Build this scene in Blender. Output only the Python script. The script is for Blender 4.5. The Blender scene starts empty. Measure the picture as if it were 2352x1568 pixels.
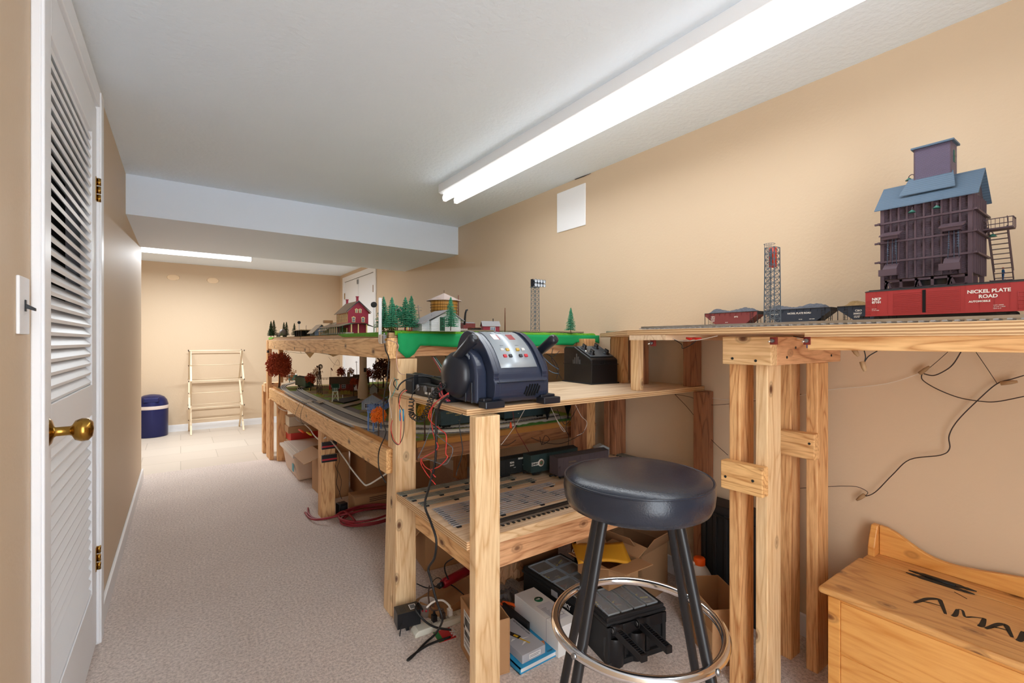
import bpy, math, random
from mathutils import Vector, Matrix
random.seed(7)
D = bpy.data; SC = bpy.context.scene; COL = SC.collection
PI = math.pi
# ---------------------------------------------------------------- camera
F = 1065.0; CAMZ = 1.15; YAW = math.radians(35.55)
cam = D.objects.new('camera', D.cameras.new('camera')); COL.objects.link(cam)
cam.data.sensor_width = 36; cam.data.lens = F/2352*36; cam.data.clip_start = .01
cam.location = (0, 0, CAMZ); cam.rotation_euler = (PI/2, 0, -YAW)
SC.camera = cam
# ---------------------------------------------------------------- light
w = D.worlds.new('world'); SC.world = w; w.use_nodes = True
w.node_tree.nodes['Background'].inputs[0].default_value = (.9, .95, 1, 1)
w.node_tree.nodes['Background'].inputs[1].default_value = 3.7
SC.view_settings.view_transform = 'Standard'; SC.view_settings.look = 'None'
SC.view_settings.gamma = 1; SC.view_settings.use_curve_mapping = False
SC.view_settings.exposure = 1.12
SC.cycles.max_bounces = 14; SC.cycles.diffuse_bounces = 10; SC.cycles.use_denoising = True
def area(name, loc, size, size_y, power, rot=(0, 0, 0), col=(.9, .955, 1)):
    l = D.lights.new(name, 'AREA'); l.shape = 'RECTANGLE'; l.size = size; l.size_y = size_y
    l.energy = power; l.color = col
    o = D.objects.new(name, l); COL.objects.link(o); o.location = loc; o.rotation_euler = rot
    return o
CEIL = 2.154
area('strip_light_glow', (1.42, 1.47, CEIL-.125), .12, 2.3, 4.2)
area('far_strip_light_glow', (.06, 6.0, CEIL-.125), 1.15, .08, 27)
# ---------------------------------------------------------------- helpers
CY, SY = math.cos(YAW), math.sin(YAW)
def ray(px, py):
    u = px-1176; return Vector((SY*F+CY*u, CY*F-SY*u, 784-py))
def at(px, py, s=None, x=None, y=None, z=None, w=1000.):
    """point of the room a measured image position belongs to, given its distance or a plane"""
    d = ray(px, py)
    if s is None:
        s = x/d.x if x is not None else (y/d.y if y is not None else (z-CAMZ)/d.z)
    return Vector((0, 0, CAMZ))+d*s
def lin(c):
    return tuple((v/255/12.92 if v/255 <= .04045 else ((v/255+.055)/1.055)**2.4) for v in c)+(1,)
MATS = {}
def new(name):
    m = D.materials.new(name); m.use_nodes = True; MATS[name] = m
    nt = m.node_tree; return m, nt, nt.nodes['Principled BSDF']
def mat(name, c, rough=.6, metal=0, bump=0, bscale=60, var=0, vscale=8, spec=None, emit=0, alpha=1, trans=0, ior=1.45, coat=0):
    if name in MATS: return MATS[name]
    m, nt, b = new(name); N = nt.nodes; L = nt.links
    col = lin(c); b.inputs['Base Color'].default_value = col
    b.inputs['Roughness'].default_value = rough; b.inputs['Metallic'].default_value = metal
    b.inputs['IOR'].default_value = ior
    if spec is not None: b.inputs['Specular IOR Level'].default_value = spec
    if coat: b.inputs['Coat Weight'].default_value = coat
    if emit:
        b.inputs['Emission Color'].default_value = col; b.inputs['Emission Strength'].default_value = emit
    if trans: b.inputs['Transmission Weight'].default_value = trans
    if alpha < 1: b.inputs['Alpha'].default_value = alpha
    if bump or var:
        tc = N.new('ShaderNodeTexCoord')
    if var:
        n = N.new('ShaderNodeTexNoise'); n.inputs['Scale'].default_value = vscale; n.inputs['Detail'].default_value = 5
        L.new(tc.outputs['Object'], n.inputs['Vector'])
        mx = N.new('ShaderNodeMix'); mx.data_type = 'RGBA'
        mx.inputs[6].default_value = tuple(v*(1-var) for v in col[:3])+(1,)
        mx.inputs[7].default_value = tuple(min(1, v*(1+var)) for v in col[:3])+(1,)
        L.new(n.outputs[0], mx.inputs[0]); L.new(mx.outputs[2], b.inputs['Base Color'])
    if bump:
        n2 = N.new('ShaderNodeTexNoise'); n2.inputs['Scale'].default_value = bscale; n2.inputs['Detail'].default_value = 3
        L.new(tc.outputs['Object'], n2.inputs['Vector'])
        bp = N.new('ShaderNodeBump'); bp.inputs['Strength'].default_value = min(1, bump); bp.inputs['Distance'].default_value = .004*max(1, bump)
        L.new(n2.outputs[0], bp.inputs['Height']); L.new(bp.outputs[0], b.inputs['Normal'])
    return m
def wood(name, c1, c2, axis='x', scale=1., rough=.55, knots=1, dark=(95, 55, 30), rings=True, seed=0):
    if name in MATS: return MATS[name]
    m, nt, b = new(name); N = nt.nodes; L = nt.links
    b.inputs['Roughness'].default_value = rough
    tc = N.new('ShaderNodeTexCoord'); mp = N.new('ShaderNodeMapping')
    sc = {'x': (.09, 1, 1), 'y': (1, .09, 1), 'z': (1, 1, .09)}[axis]
    mp.inputs['Scale'].default_value = tuple(v*scale for v in sc); mp.inputs['Location'].default_value = (seed*1.7, seed*.9, seed*2.3)
    L.new(tc.outputs['Object'], mp.inputs['Vector'])
    n1 = N.new('ShaderNodeTexNoise'); n1.inputs['Scale'].default_value = 9; n1.inputs['Detail'].default_value = 2; n1.inputs['Distortion'].default_value = .6
    L.new(mp.outputs[0], n1.inputs['Vector'])
    mul = N.new('ShaderNodeMath'); mul.operation = 'MULTIPLY'; mul.inputs[1].default_value = 13
    fr = N.new('ShaderNodeMath'); fr.operation = 'PINGPONG'; fr.inputs[1].default_value = .5
    L.new(n1.outputs[0], mul.inputs[0]); L.new(mul.outputs[0], fr.inputs[0])
    f2 = N.new('ShaderNodeMath'); f2.operation = 'MULTIPLY'; f2.inputs[1].default_value = 2; L.new(fr.outputs[0], f2.inputs[0])
    f3 = N.new('ShaderNodeMath'); f3.operation = 'POWER'; f3.inputs[1].default_value = 3.5; L.new(f2.outputs[0], f3.inputs[0]); fr = f3
    n2 = N.new('ShaderNodeTexNoise'); n2.inputs['Scale'].default_value = 130; n2.inputs['Detail'].default_value = 4
    L.new(mp.outputs[0], n2.inputs['Vector'])
    ad = N.new('ShaderNodeMath'); ad.operation = 'MULTIPLY_ADD'; ad.inputs[1].default_value = .42 if rings else .15
    L.new(fr.outputs[0], ad.inputs[0]); L.new(n2.outputs[0], ad.inputs[2])
    rp = N.new('ShaderNodeValToRGB'); rp.color_ramp.elements[0].position = .42; rp.color_ramp.elements[1].position = 1.0
    rp.color_ramp.elements[0].color = lin(c1); rp.color_ramp.elements[1].color = lin(c2)
    L.new(ad.outputs[0], rp.inputs[0]); out = rp.outputs[0]
    if knots:
        mp2 = N.new('ShaderNodeMapping'); s2 = {'x': (.62, 1, 1), 'y': (1, .62, 1), 'z': (1, 1, .62)}[axis]
        mp2.inputs['Scale'].default_value = s2; mp2.inputs['Location'].default_value = (seed*.37, seed*.71, seed*.53)
        L.new(tc.outputs['Object'], mp2.inputs['Vector'])
        v = N.new('ShaderNodeTexVoronoi'); v.inputs['Scale'].default_value = 11; L.new(mp2.outputs[0], v.inputs['Vector'])
        r2 = N.new('ShaderNodeValToRGB'); e = r2.color_ramp.elements
        e[0].position = .05; e[0].color = (1, 1, 1, 1); e[1].position = .2; e[1].color = (0, 0, 0, 1); q_ = e.new(.09); q_.color = (.75, .75, .75, 1); q_ = e.new(.12); q_.color = (.25, .25, .25, 1); q_ = e.new(.15); q_.color = (.4, .4, .4, 1)
        L.new(v.outputs['Distance'], r2.inputs[0])
        mx = N.new('ShaderNodeMix'); mx.data_type = 'RGBA'; mx.inputs[7].default_value = lin(dark)
        L.new(r2.outputs[0], mx.inputs[0]); L.new(out, mx.inputs[6]); out = mx.outputs[2]
    L.new(out, b.inputs['Base Color'])
    bp = N.new('ShaderNodeBump'); bp.inputs['Strength'].default_value = .15; bp.inputs['Distance'].default_value = .002
    L.new(n2.outputs[0], bp.inputs['Height']); L.new(bp.outputs[0], b.inputs['Normal'])
    return m
def stripes(name, c1, c2, axis='z', freq=60, rough=.7, bump=.6, dist=.5, frac=None):
    """two tone stripes across an axis: plywood edges, clapboard, planks"""
    if name in MATS: return MATS[name]
    m, nt, b = new(name); N = nt.nodes; L = nt.links; b.inputs['Roughness'].default_value = rough
    tc = N.new('ShaderNodeTexCoord')
    wv = N.new('ShaderNodeTexWave'); wv.bands_direction = axis.upper(); wv.inputs['Scale'].default_value = freq
    wv.inputs['Distortion'].default_value = dist; wv.inputs['Detail'].default_value = 2; wv.inputs['Detail Scale'].default_value = .5
    L.new(tc.outputs['Object'], wv.inputs['Vector'])
    rp = N.new('ShaderNodeValToRGB'); rp.color_ramp.elements[0].color = lin(c1); rp.color_ramp.elements[1].color = lin(c2)
    if frac: rp.color_ramp.elements[0].position = frac; rp.color_ramp.elements[1].position = min(1, frac+.12)
    L.new(wv.outputs['Fac'], rp.inputs[0]); L.new(rp.outputs[0], b.inputs['Base Color'])
    bp = N.new('ShaderNodeBump'); bp.inputs['Strength'].default_value = bump; bp.inputs['Distance'].default_value = .001
    L.new(wv.outputs['Fac'], bp.inputs['Height']); L.new(bp.outputs[0], b.inputs['Normal'])
    return m
def tag(o, label=None, cat=None, group=None, kind=None):
    if label: o['label'] = label
    if cat: o['category'] = cat
    if group: o['group'] = group
    if kind: o['kind'] = kind
    return o
def thing(name, label, cat, loc=(0, 0, 0), rz=0, group=None):
    o = D.objects.new(name, None); COL.objects.link(o); o.location = loc; o.rotation_euler = (0, 0, rz)
    o.empty_display_size = .02
    return tag(o, label, cat, group)
def copy_tree(o, parent=None):
    c = o.copy(); COL.objects.link(c)
    if parent: c.parent = parent
    for ch in [k for k in D.objects if k.parent == o]: copy_tree(ch, c)
    return c
def smooth_path(pts, n=6):
    pts = [Vector(p) for p in pts]
    if len(pts) < 3: return pts
    out = []
    for i in range(len(pts)-1):
        p0 = pts[max(i-1, 0)]; p1 = pts[i]; p2 = pts[i+1]; p3 = pts[min(i+2, len(pts)-1)]
        for k in range(n):
            t = k/n
            out.append(.5*((2*p1)+(p2-p0)*t+(2*p0-5*p1+4*p2-p3)*t*t+(3*p1-p0-3*p2+p3)*t**3))
    out.append(pts[-1]); return out
class MB:
    def __init__(s): s.v = []; s.f = []; s.m = []; s.sm = []; s.mats = []
    def mi(s, m):
        if m not in s.mats: s.mats.append(m)
        return s.mats.index(m)
    def add(s, vs, fs, m, smooth=False, M=None):
        b = len(s.v); k = s.mi(m)
        s.v += [tuple(M @ Vector(v)) if M else tuple(v) for v in vs]
        for f in fs: s.f.append(tuple(i+b for i in f)); s.m.append(k); s.sm.append(smooth)
        return s
    def box(s, x0, x1, y0, y1, z0, z1, m, M=None, side=None):
        vs = [(x0, y0, z0), (x1, y0, z0), (x1, y1, z0), (x0, y1, z0), (x0, y0, z1), (x1, y0, z1), (x1, y1, z1), (x0, y1, z1)]
        tb = [(3, 2, 1, 0), (4, 5, 6, 7)]; sd = [(0, 1, 5, 4), (1, 2, 6, 5), (2, 3, 7, 6), (3, 0, 4, 7)]
        s.add(vs, tb, m, M=M); b = len(s.v)-8; k = s.mi(side or m)
        for f in sd: s.f.append(tuple(i+b for i in f)); s.m.append(k); s.sm.append(False)
        return s
    def bar(s, p0, p1, wd, th, m, up=(0, 0, 1)):
        p0 = Vector(p0); p1 = Vector(p1); d = (p1-p0); L_ = d.length; d.normalize(); up = Vector(up)
        if abs(d.dot(up)) > .99: up = Vector((0, 1, 0))
        a = d.cross(up).normalized(); c = a.cross(d)
        M = Matrix((a, d, c)).transposed().to_4x4(); M.translation = p0
        return s.box(-wd/2, wd/2, 0, L_, -th/2, th/2, m, M=M)
    def prism(s, poly, axis, t0, t1, m, M=None, smooth=False, cap=None):
        def P(a, b, t): return {'x': (t, a, b), 'y': (a, t, b), 'z': (a, b, t)}[axis]
        n = len(poly); vs = [P(a, b, t0) for a, b in poly]+[P(a, b, t1) for a, b in poly]
        s.add(vs, [(i, (i+1) % n, (i+1) % n+n, i+n) for i in range(n)], m, smooth, M)
        b = len(s.v)-2*n; k = s.mi(cap or m)
        for f in (tuple(range(n))[::-1], tuple(range(n, 2*n))): s.f.append(tuple(i+b for i in f)); s.m.append(k); s.sm.append(False)
        return s
    def tube(s, pts, r, m, n=8, closed=False, cap=True):
        pts = [Vector(p) for p in pts]; N_ = len(pts); rs = r if isinstance(r, (list, tuple)) else [r]*N_
        vs = []; prev = None
        for i, p in enumerate(pts):
            if closed: t = pts[(i+1) % N_]-pts[i-1]
            else: t = pts[min(i+1, N_-1)]-pts[max(i-1, 0)]
            if t.length < 1e-9: t = Vector((0, 0, 1))
            t.normalize()
            if prev is None:
                a = t.cross(Vector((0, 0, 1)) if abs(t.z) < .9 else Vector((1, 0, 0))).normalized()
            else:
                a = prev-t*prev.dot(t)
                a = a.normalized() if a.length > 1e-6 else t.orthogonal().normalized()
            prev = a; b = t.cross(a)
            for k in range(n):
                an = 2*PI*k/n; vs.append(p+(a*math.cos(an)+b*math.sin(an))*rs[i])
        fs = []
        for i in range(N_ if closed else N_-1):
            for k in range(n):
                j = (i+1) % N_; fs.append((i*n+k, i*n+(k+1) % n, j*n+(k+1) % n, j*n+k))
        s.add(vs, fs, m, True)
        if cap and not closed:
            b = len(s.v)-len(vs); kk = s.mi(m)
            for f in (tuple(range(n))[::-1], tuple(range((N_-1)*n, N_*n))):
                s.f.append(tuple(i+b for i in f)); s.m.append(kk); s.sm.append(False)
        return s
    def cyl(s, p0, p1, r0, m, r1=None, n=16): return s.tube([p0, p1], [r0, r0 if r1 is None else r1], m, n)
    def lathe(s, prof, m, n=24, M=None, smooth=True):
        vs = []; fs = []; k = len(prof)
        for i in range(n):
            a = 2*PI*i/n
            for r, z in prof: vs.append((r*math.cos(a), r*math.sin(a), z))
        for i in range(n):
            j = (i+1) % n
            for q in range(k-1): fs.append((i*k+q, j*k+q, j*k+q+1, i*k+q+1))
        return s.add(vs, fs, m, smooth, M)
    def blob(s, c, r, m, n=8, k=5, jit=0, sc=(1, 1, 1)):
        vs = [Vector((0, 0, 1))]
        for i in range(1, k):
            th = PI*i/k
            for j in range(n): vs.append(Vector((math.sin(th)*math.cos(2*PI*j/n), math.sin(th)*math.sin(2*PI*j/n), math.cos(th))))
        vs.append(Vector((0, 0, -1)))
        vs = [Vector((v.x*sc[0], v.y*sc[1], v.z*sc[2]))*r*(1+random.uniform(-jit, jit))+Vector(c) for v in vs]
        fs = [(0, 1+j, 1+(j+1) % n) for j in range(n)]
        for i in range(k-2):
            for j in range(n):
                a = 1+i*n; fs.append((a+j, a+n+j, a+n+(j+1) % n, a+(j+1) % n))
        e = len(vs)-1; a = 1+(k-2)*n
        fs += [(e, a+(j+1) % n, a+j) for j in range(n)]
        return s.add(vs, fs, m, jit < .05)
    def build(s, name, parent=None, loc=None, bev=0, world=False, seg=2, label=None):
        me = D.meshes.new(name); vs = s.v
        off = Vector((0, 0, 0))
        if world and parent is not None:
            o_ = parent
            while o_ is not None: off += o_.location; o_ = o_.parent
        if loc is not None and parent is None: off = Vector(loc)
        me.from_pydata([tuple(Vector(v)-off) for v in vs] if off.length else vs, [], s.f)
        for m in s.mats: me.materials.append(m)
        me.polygons.foreach_set('material_index', s.m); me.polygons.foreach_set('use_smooth', s.sm)
        me.update()
        o = D.objects.new(name, me); COL.objects.link(o)
        if parent is not None: o.parent = parent
        elif loc is not None: o.location = loc
        if bev:
            b = o.modifiers.new('bevel', 'BEVEL'); b.width = bev; b.segments = seg; b.limit_method = 'ANGLE'; b.angle_limit = math.radians(40)
        if label: o['label'] = label
        return o
def text(sv, size, m, parent, origin, xd, up, name='lettering', ext=.0004, font=None, align='LEFT', xs=1.0, world=True, bold=0, shear=0):
    cu = D.curves.new('t', 'FONT'); cu.body = sv; cu.size = size; cu.extrude = ext; cu.align_x = align; cu.offset = bold; cu.shear = shear
    cu.resolution_u = 3
    to = D.objects.new('t', cu); COL.objects.link(to)
    me = D.meshes.new_from_object(to.evaluated_get(bpy.context.evaluated_depsgraph_get()))
    D.objects.remove(to); D.curves.remove(cu)
    xd = Vector(xd).normalized(); up = Vector(up); up = (up-xd*up.dot(xd)).normalized(); n = xd.cross(up)
    M = Matrix((xd, up, n)).transposed().to_4x4(); M.translation = Vector(origin)
    off = Vector((0, 0, 0))
    if world and parent is not None:
        o_ = parent
        while o_ is not None: off += o_.location; o_ = o_.parent
    for v in me.vertices: v.co = M @ Vector((v.co.x*xs, v.co.y, v.co.z)) - off
    me.materials.clear(); me.materials.append(m); me.name = name
    o = D.objects.new(name, me); COL.objects.link(o); o.parent = parent
    return o
def wire(pts, r, m, name, label, cat='wire', n=6, group=None, sm=6, parent=None):
    mb = MB(); mb.tube(smooth_path(pts, sm), r, m, n)
    o = mb.build(name, loc=None if parent else Vector(pts[0]), parent=parent, world=bool(parent))
    if not parent: tag(o, label, cat, group)
    return o
def struct(mb, name, **k): return tag(mb.build(name, **k), kind='structure')
# ---------------------------------------------------------------- materials
WALL = mat('wall_paint', (208, 185, 156), .55, bump=.15, bscale=90, var=.02, vscale=1.5)
WHITE = mat('white_paint', (232, 233, 235), .35, bump=.1, bscale=40)
CEILM = mat('ceiling_plaster', (230, 242, 255), .8, bump=.7, bscale=45, var=.03, vscale=3)
BEAMM = mat('beam_paint', (230, 241, 255), .7, bump=.1)
BLK = mat('black_plastic', (24, 25, 29), .35)
BLKM = mat('matt_black_plastic', (30, 31, 34), .6)
CHROME = mat('chrome', (225, 225, 228), .12, 1)
BRASS = mat('brass', (170, 130, 60), .22, 1)
STEEL = mat('steel', (150, 152, 156), .35, 1)
PINEZ = wood('pine_upright', (236, 204, 158), (206, 162, 112), 'z', 1, seed=1)
PINEX = wood('pine_across', (236, 204, 160), (204, 160, 110), 'x', 1, seed=2)
PINEY = wood('pine_along', (234, 198, 148), (198, 150, 98), 'y', 1, seed=3)
FIRZ = wood('fir_upright', (230, 182, 126), (180, 118, 66), 'z', 1.2, seed=4, knots=0)
FIRX = wood('fir_across', (228, 178, 132), (172, 112, 70), 'x', 1.1, seed=5)
FIRY = wood('fir_along', (238, 194, 136), (186, 128, 74), 'y', .9, seed=6)
LARY = wood('knotty_beam', (240, 194, 132), (190, 130, 72), 'y', 1.3, seed=9)
DKZ = wood('dark_wood_upright', (160, 108, 76), (112, 70, 46), 'z', 1, seed=7)
DKX = wood('dark_wood_across', (168, 116, 78), (124, 80, 52), 'x', 1, seed=8, knots=0)
PLYT = wood('plywood_face', (234, 208, 176), (198, 162, 122), 'x', .55, knots=0, seed=11, rings=True)
PLYY = wood('plywood_face_lengthwise', (234, 208, 176), (198, 162, 122), 'y', .55, knots=0, seed=12)
PLYE = stripes('plywood_edge', (166, 122, 80), (226, 192, 146), 'z', 42, dist=.8)
CARD = mat('cardboard', (176, 134, 94), .8, var=.06, vscale=6)
CARDD = mat('cardboard_inside', (150, 112, 80), .85, var=.06)
TAPE = mat('packing_tape', (196, 158, 112), .3)
# carpet
m, nt, b = new('carpet'); N = nt.nodes; L = nt.links
b.inputs['Roughness'].default_value = 1; b.inputs['Specular IOR Level'].default_value = .1
tc = N.new('ShaderNodeTexCoord')
n1 = N.new('ShaderNodeTexNoise'); n1.inputs['Scale'].default_value = 95; n1.inputs['Detail'].default_value = 4; n1.inputs['Roughness'].default_value = .75
n2 = N.new('ShaderNodeTexNoise'); n2.inputs['Scale'].default_value = 2.2; n2.inputs['Detail'].default_value = 3
L.new(tc.outputs['Object'], n1.inputs[0]); L.new(tc.outputs['Object'], n2.inputs[0])
rp = N.new('ShaderNodeValToRGB'); rp.color_ramp.elements[0].position = .36; rp.color_ramp.elements[1].position = .6
rp.color_ramp.elements[0].color = lin((206, 190, 180)); rp.color_ramp.elements[1].color = lin((250, 236, 226))
L.new(n1.outputs[0], rp.inputs[0])
mx = N.new('ShaderNodeMix'); mx.data_type = 'RGBA'; mx.blend_type = 'MULTIPLY'; mx.inputs[0].default_value = .5
r2 = N.new('ShaderNodeValToRGB'); r2.color_ramp.elements[0].color = (.86, .84, .84, 1); r2.color_ramp.elements[0].position = .3; r2.color_ramp.elements[1].position = .7
L.new(n2.outputs[0], r2.inputs[0]); L.new(rp.outputs[0], mx.inputs[6]); L.new(r2.outputs[0], mx.inputs[7]); L.new(mx.outputs[2], b.inputs['Base Color'])
bp = N.new('ShaderNodeBump'); bp.inputs['Distance'].default_value = .02; bp.inputs['Strength'].default_value = .7
L.new(n1.outputs[0], bp.inputs['Height']); L.new(bp.outputs[0], b.inputs['Normal']); CARPET = m
# floor tile
m, nt, b = new('floor_tile'); N = nt.nodes; L = nt.links; b.inputs['Roughness'].default_value = .45
tc = N.new('ShaderNodeTexCoord'); br = N.new('ShaderNodeTexBrick'); br.offset = .5
br.inputs['Scale'].default_value = 2.3; br.inputs['Brick Width'].default_value = 1.4; br.inputs['Row Height'].default_value = .9; br.inputs['Mortar Size'].default_value = .008
br.inputs['Color1'].default_value = lin((204, 192, 178)); br.inputs['Color2'].default_value = lin((196, 183, 169)); br.inputs['Mortar'].default_value = lin((176, 164, 150))
L.new(tc.outputs['Object'], br.inputs['Vector']); L.new(br.outputs['Color'], b.inputs['Base Color']); TILE = m
# grass, green cloth, ballast
GRASS = mat('grass_mat', (112, 178, 44), .95, bump=2, bscale=320, var=.3, vscale=60)
GRASSD = mat('dark_turf', (66, 92, 30), .95, bump=2, bscale=300, var=.45, vscale=40)
CLOTH = mat('green_cloth', (0, 150, 84), .75, bump=.4, bscale=14)
BALLAST = mat('ballast', (150, 142, 136), .95, bump=2, bscale=400, var=.35, vscale=220)
FOAM = mat('homasote', (178, 124, 62), .9, var=.1, vscale=20)
# ---------------------------------------------------------------- room shell
XL, XR, YF = -.2675, 1.99, 7.33
YB = -1.0
struct(MB().box(-2.2, XR, YB, 5.1, -.05, 0, CARPET), 'floor')
struct(MB().box(-2.2, XR+.1, 5.1, YF, -.05, -.0005, TILE), 'floor')
struct(MB().prism([(XL-.1, YB), (XR+.1, YB), (XR+.1, YF), (-2.2, YF), (-2.2, 4.85), (XL-.1, 4.85)], 'z', CEIL, CEIL+.05, CEILM), 'ceiling')
struct(MB().box(.6, XR+.1, YB-.1, YB, 0, CEIL, WALL), 'wall_back_light_block')  # unseen part-width wall, added to shield the near right side from back light
struct(MB().box(XL-.1, XL, YB, 1.45, 0, CEIL, WALL).box(XL-.1, XL, 2.40, 4.95, 0, CEIL, WALL).box(XL-.1, XL, 1.45, 2.40, 2.06, CEIL, WALL).box(-2.1, XL-.1, 4.85, 4.95, 0, CEIL, WALL), 'wall_left')
wr = struct(MB().box(XR, XR+.1, YB, 5.69, 0, CEIL, WALL).box(XR, XR+.1, 7.12, YF, 0, CEIL, WALL).box(XR, XR+.1, 5.69, 7.12, 2.06, CEIL, WALL)
       .box(XR+.1, XR+.12, 5.5, 7.3, 0, CEIL, WALL), 'wall_right')
wf = struct(MB().box(-2.2, XR+.1, YF, YF+.1, 0, CEIL, WALL), 'wall_far')
struct(MB().box(-2.2, -2.1, 4.95, YF, 0, CEIL, WALL), 'wall_nook')
PATCH = mat('wall_filler', (232, 205, 170), .7)
for px in (398, 489):
    p = at(px, 637 if px < 450 else 644, y=YF)
    o = MB().blob((p.x, p.y-.001, p.z), .07, PATCH, n=12, k=6, jit=.03, sc=(1, .01, .55)).build('wall_patch', wf); 
struct(MB().box(XL-.02, XR, 3.6, 4.79, 1.913, CEIL, BEAMM), 'trim_1')   # dropped beam
# baseboards
def base(x0, x1, y0, y1, nm, h=.085): struct(MB().box(x0, x1, y0, y1, -.01, h, WHITE), nm, bev=.004)
base(XL, XL+.014, 2.44, 4.965, 'baseboard_left'); base(XL-1.8, XR, YF-.014, YF, 'baseboard_far')
base(XR-.014, XR, YB, 5.6, 'baseboard_right')
base(XL, XL+.014, .85, 1.43, 'baseboard_left_near')
# wall crack on the ceiling seam
CRK = mat('crack_shadow', (70, 66, 62), .9)
# ---- louvered door in the left wall
DW = mat('door_gloss_white', (236, 238, 241), .4)
door = D.objects.new('door_1', None); COL.objects.link(door); tag(door, kind='structure'); door.location = (XL, 1.5, 0)
y0, y1, zt = 1.505, 2.345, 2.03
mb = MB(); x = XL
for (a, b_) in ((1.437, 1.503), (2.347, 2.42)): mb.box(x, x+.017, a, b_, 0, zt+.075, DW); mb.box(x, x+.022, a+.004, b_-(.004 if a > 2 else .02), 0, zt+.07, DW)
mb.box(x, x+.017, 1.437, 2.42, zt+.01, zt+.085, DW)
mb.build('door_casing', door, bev=.003, world=True)
mb = MB().box(XL-.1, XL+.004, 1.452, 1.5045, 0, zt+.02, DW).box(XL-.1, XL+.004, 2.3455, 2.398, 0, zt+.02, DW).box(XL-.1, XL+.004, 1.5, 2.35, zt+.003, zt+.03, DW)
mb.build('door_jamb', door, world=True)
mb = MB(); x1 = XL+.008
mb.box(x-.025, x1, y0, y0+.085, .01, zt, DW); mb.box(x-.025, x1, y1-.105, y1, .01, zt, DW)
for (a, b_) in ((.01, .24), (.885, .995), (zt-.125, zt)): mb.box(x-.025, x1, y0+.085, y1-.105, a, b_, DW)
mb.build('door_frame', door, bev=.002, world=True)
mb = MB()
def slats(za, zb, n, up):
    for i in range(n):
        zc = za+(i+.5)*(zb-za)/n; h = .5*(zb-za)/n*.95
        # slanted slat: outer edge low
        dz = .0155
        mb.prism([(x-.022, zc+dz), (x+.003, zc-dz), (x+.006, zc-dz+.009), (x-.019, zc+dz+.009)], 'y', y0+.084, y1-.104, DW)
slats(.995, zt-.125, 27, 1); slats(.24, .885, 18, -1)
mb.box(x-.08, x-.078, y0-.05, y1+.05, 0, zt+.03, mat('louver_gap_shade', (30, 30, 30), 1))  # near-black sheet: shade behind the slats put in as colour
mb.build('louver_slats', door, world=True)
kz = .933; ky = 1.5+.045
kn = MB(); MK = Matrix.Translation((x1, ky, kz)) @ Matrix.Rotation(PI/2, 4, 'Y')
kn.lathe([(0, 0), (.033, 0), (.034, .003), (.028, .008), (.014, .012), (.011, .016), (.011, .04), (.013, .044), (.024, .05), (.0285, .062), (.027, .074), (.018, .082), (0, .084)], BRASS, 32, MK)
kn.build('door_knob', door, world=True)
for hz in (.33, 1.725):
    h = MB().box(x1-.002, x1+.002, y1-.022, y1+.022, hz-.045, hz+.045, BRASS)
    for k in range(3): h.cyl((x1+.007, y1+.003, hz-.045+k*.031), (x1+.007, y1+.003, hz-.045+k*.031+.027), .006, BRASS)
    h.build('hinge', door, world=True)
# light switch
sw = thing('light_switch', 'white toggle light switch plate on the tan wall beside the louvered door', 'light switch', (XL, 1.34, 1.22))
swy = at(50, 680, x=XL).y
MB().box(XL, XL+.006, swy-.045, swy+.03, 1.165, 1.283, WHITE).build('switch_plate', sw, bev=.002, world=True)
MB().box(XL+.006, XL+.008, swy-.006-.005, swy-.006+.005, 1.212, 1.236, BLK).prism([(XL+.006, 1.219), (XL+.022, 1.213), (XL+.022, 1.219), (XL+.006, 1.229)], 'y', swy-.01, swy-.002, BLK).build('toggle', sw, world=True, bev=.0008)
# far double closet doors in the right wall
d2 = D.objects.new('door_2', None); COL.objects.link(d2); tag(d2, kind='structure'); d2.location = (XR, 6.4, 0)
MB().box(XR-.015, XR, 5.69, 5.77, 0, 2.1, DW).box(XR-.015, XR, 7.06, 7.14, 0, 2.1, DW).box(XR-.015, XR, 5.7705, 7.0595, 2.03, 2.1, DW).build('door_casing', d2, bev=.003, world=True)
for (a, b_, hy) in ((5.77, 6.41, 5.79), (6.42, 7.06, 7.05)):
    p = MB().box(XR-.004, XR+.03, a, b_, .01, 2.025, DW).build('door_panel', d2, bev=.002, world=True)
    for hz in (.3, 1.05, 1.82): MB().box(XR-.012, XR-.003, hy-.012, hy+.012, hz-.045, hz+.045, BRASS).build('hinge', p, world=True)
MB().box(XR-.02, XR-.003, 6.4, 6.43, 1.94, 2.0, STEEL).build('latch', d2, world=True)
# access panel
o = MB().box(XR-.008, XR, 2.015, 2.275, 1.852, 2.107, mat('panel_white', (244, 245, 247), .4)).build('access_panel', loc=(XR-.004, 2.14, 1.852), bev=.006, seg=3)
tag(o, 'blank white square access panel high on the right tan wall', 'wall panel')
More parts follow.
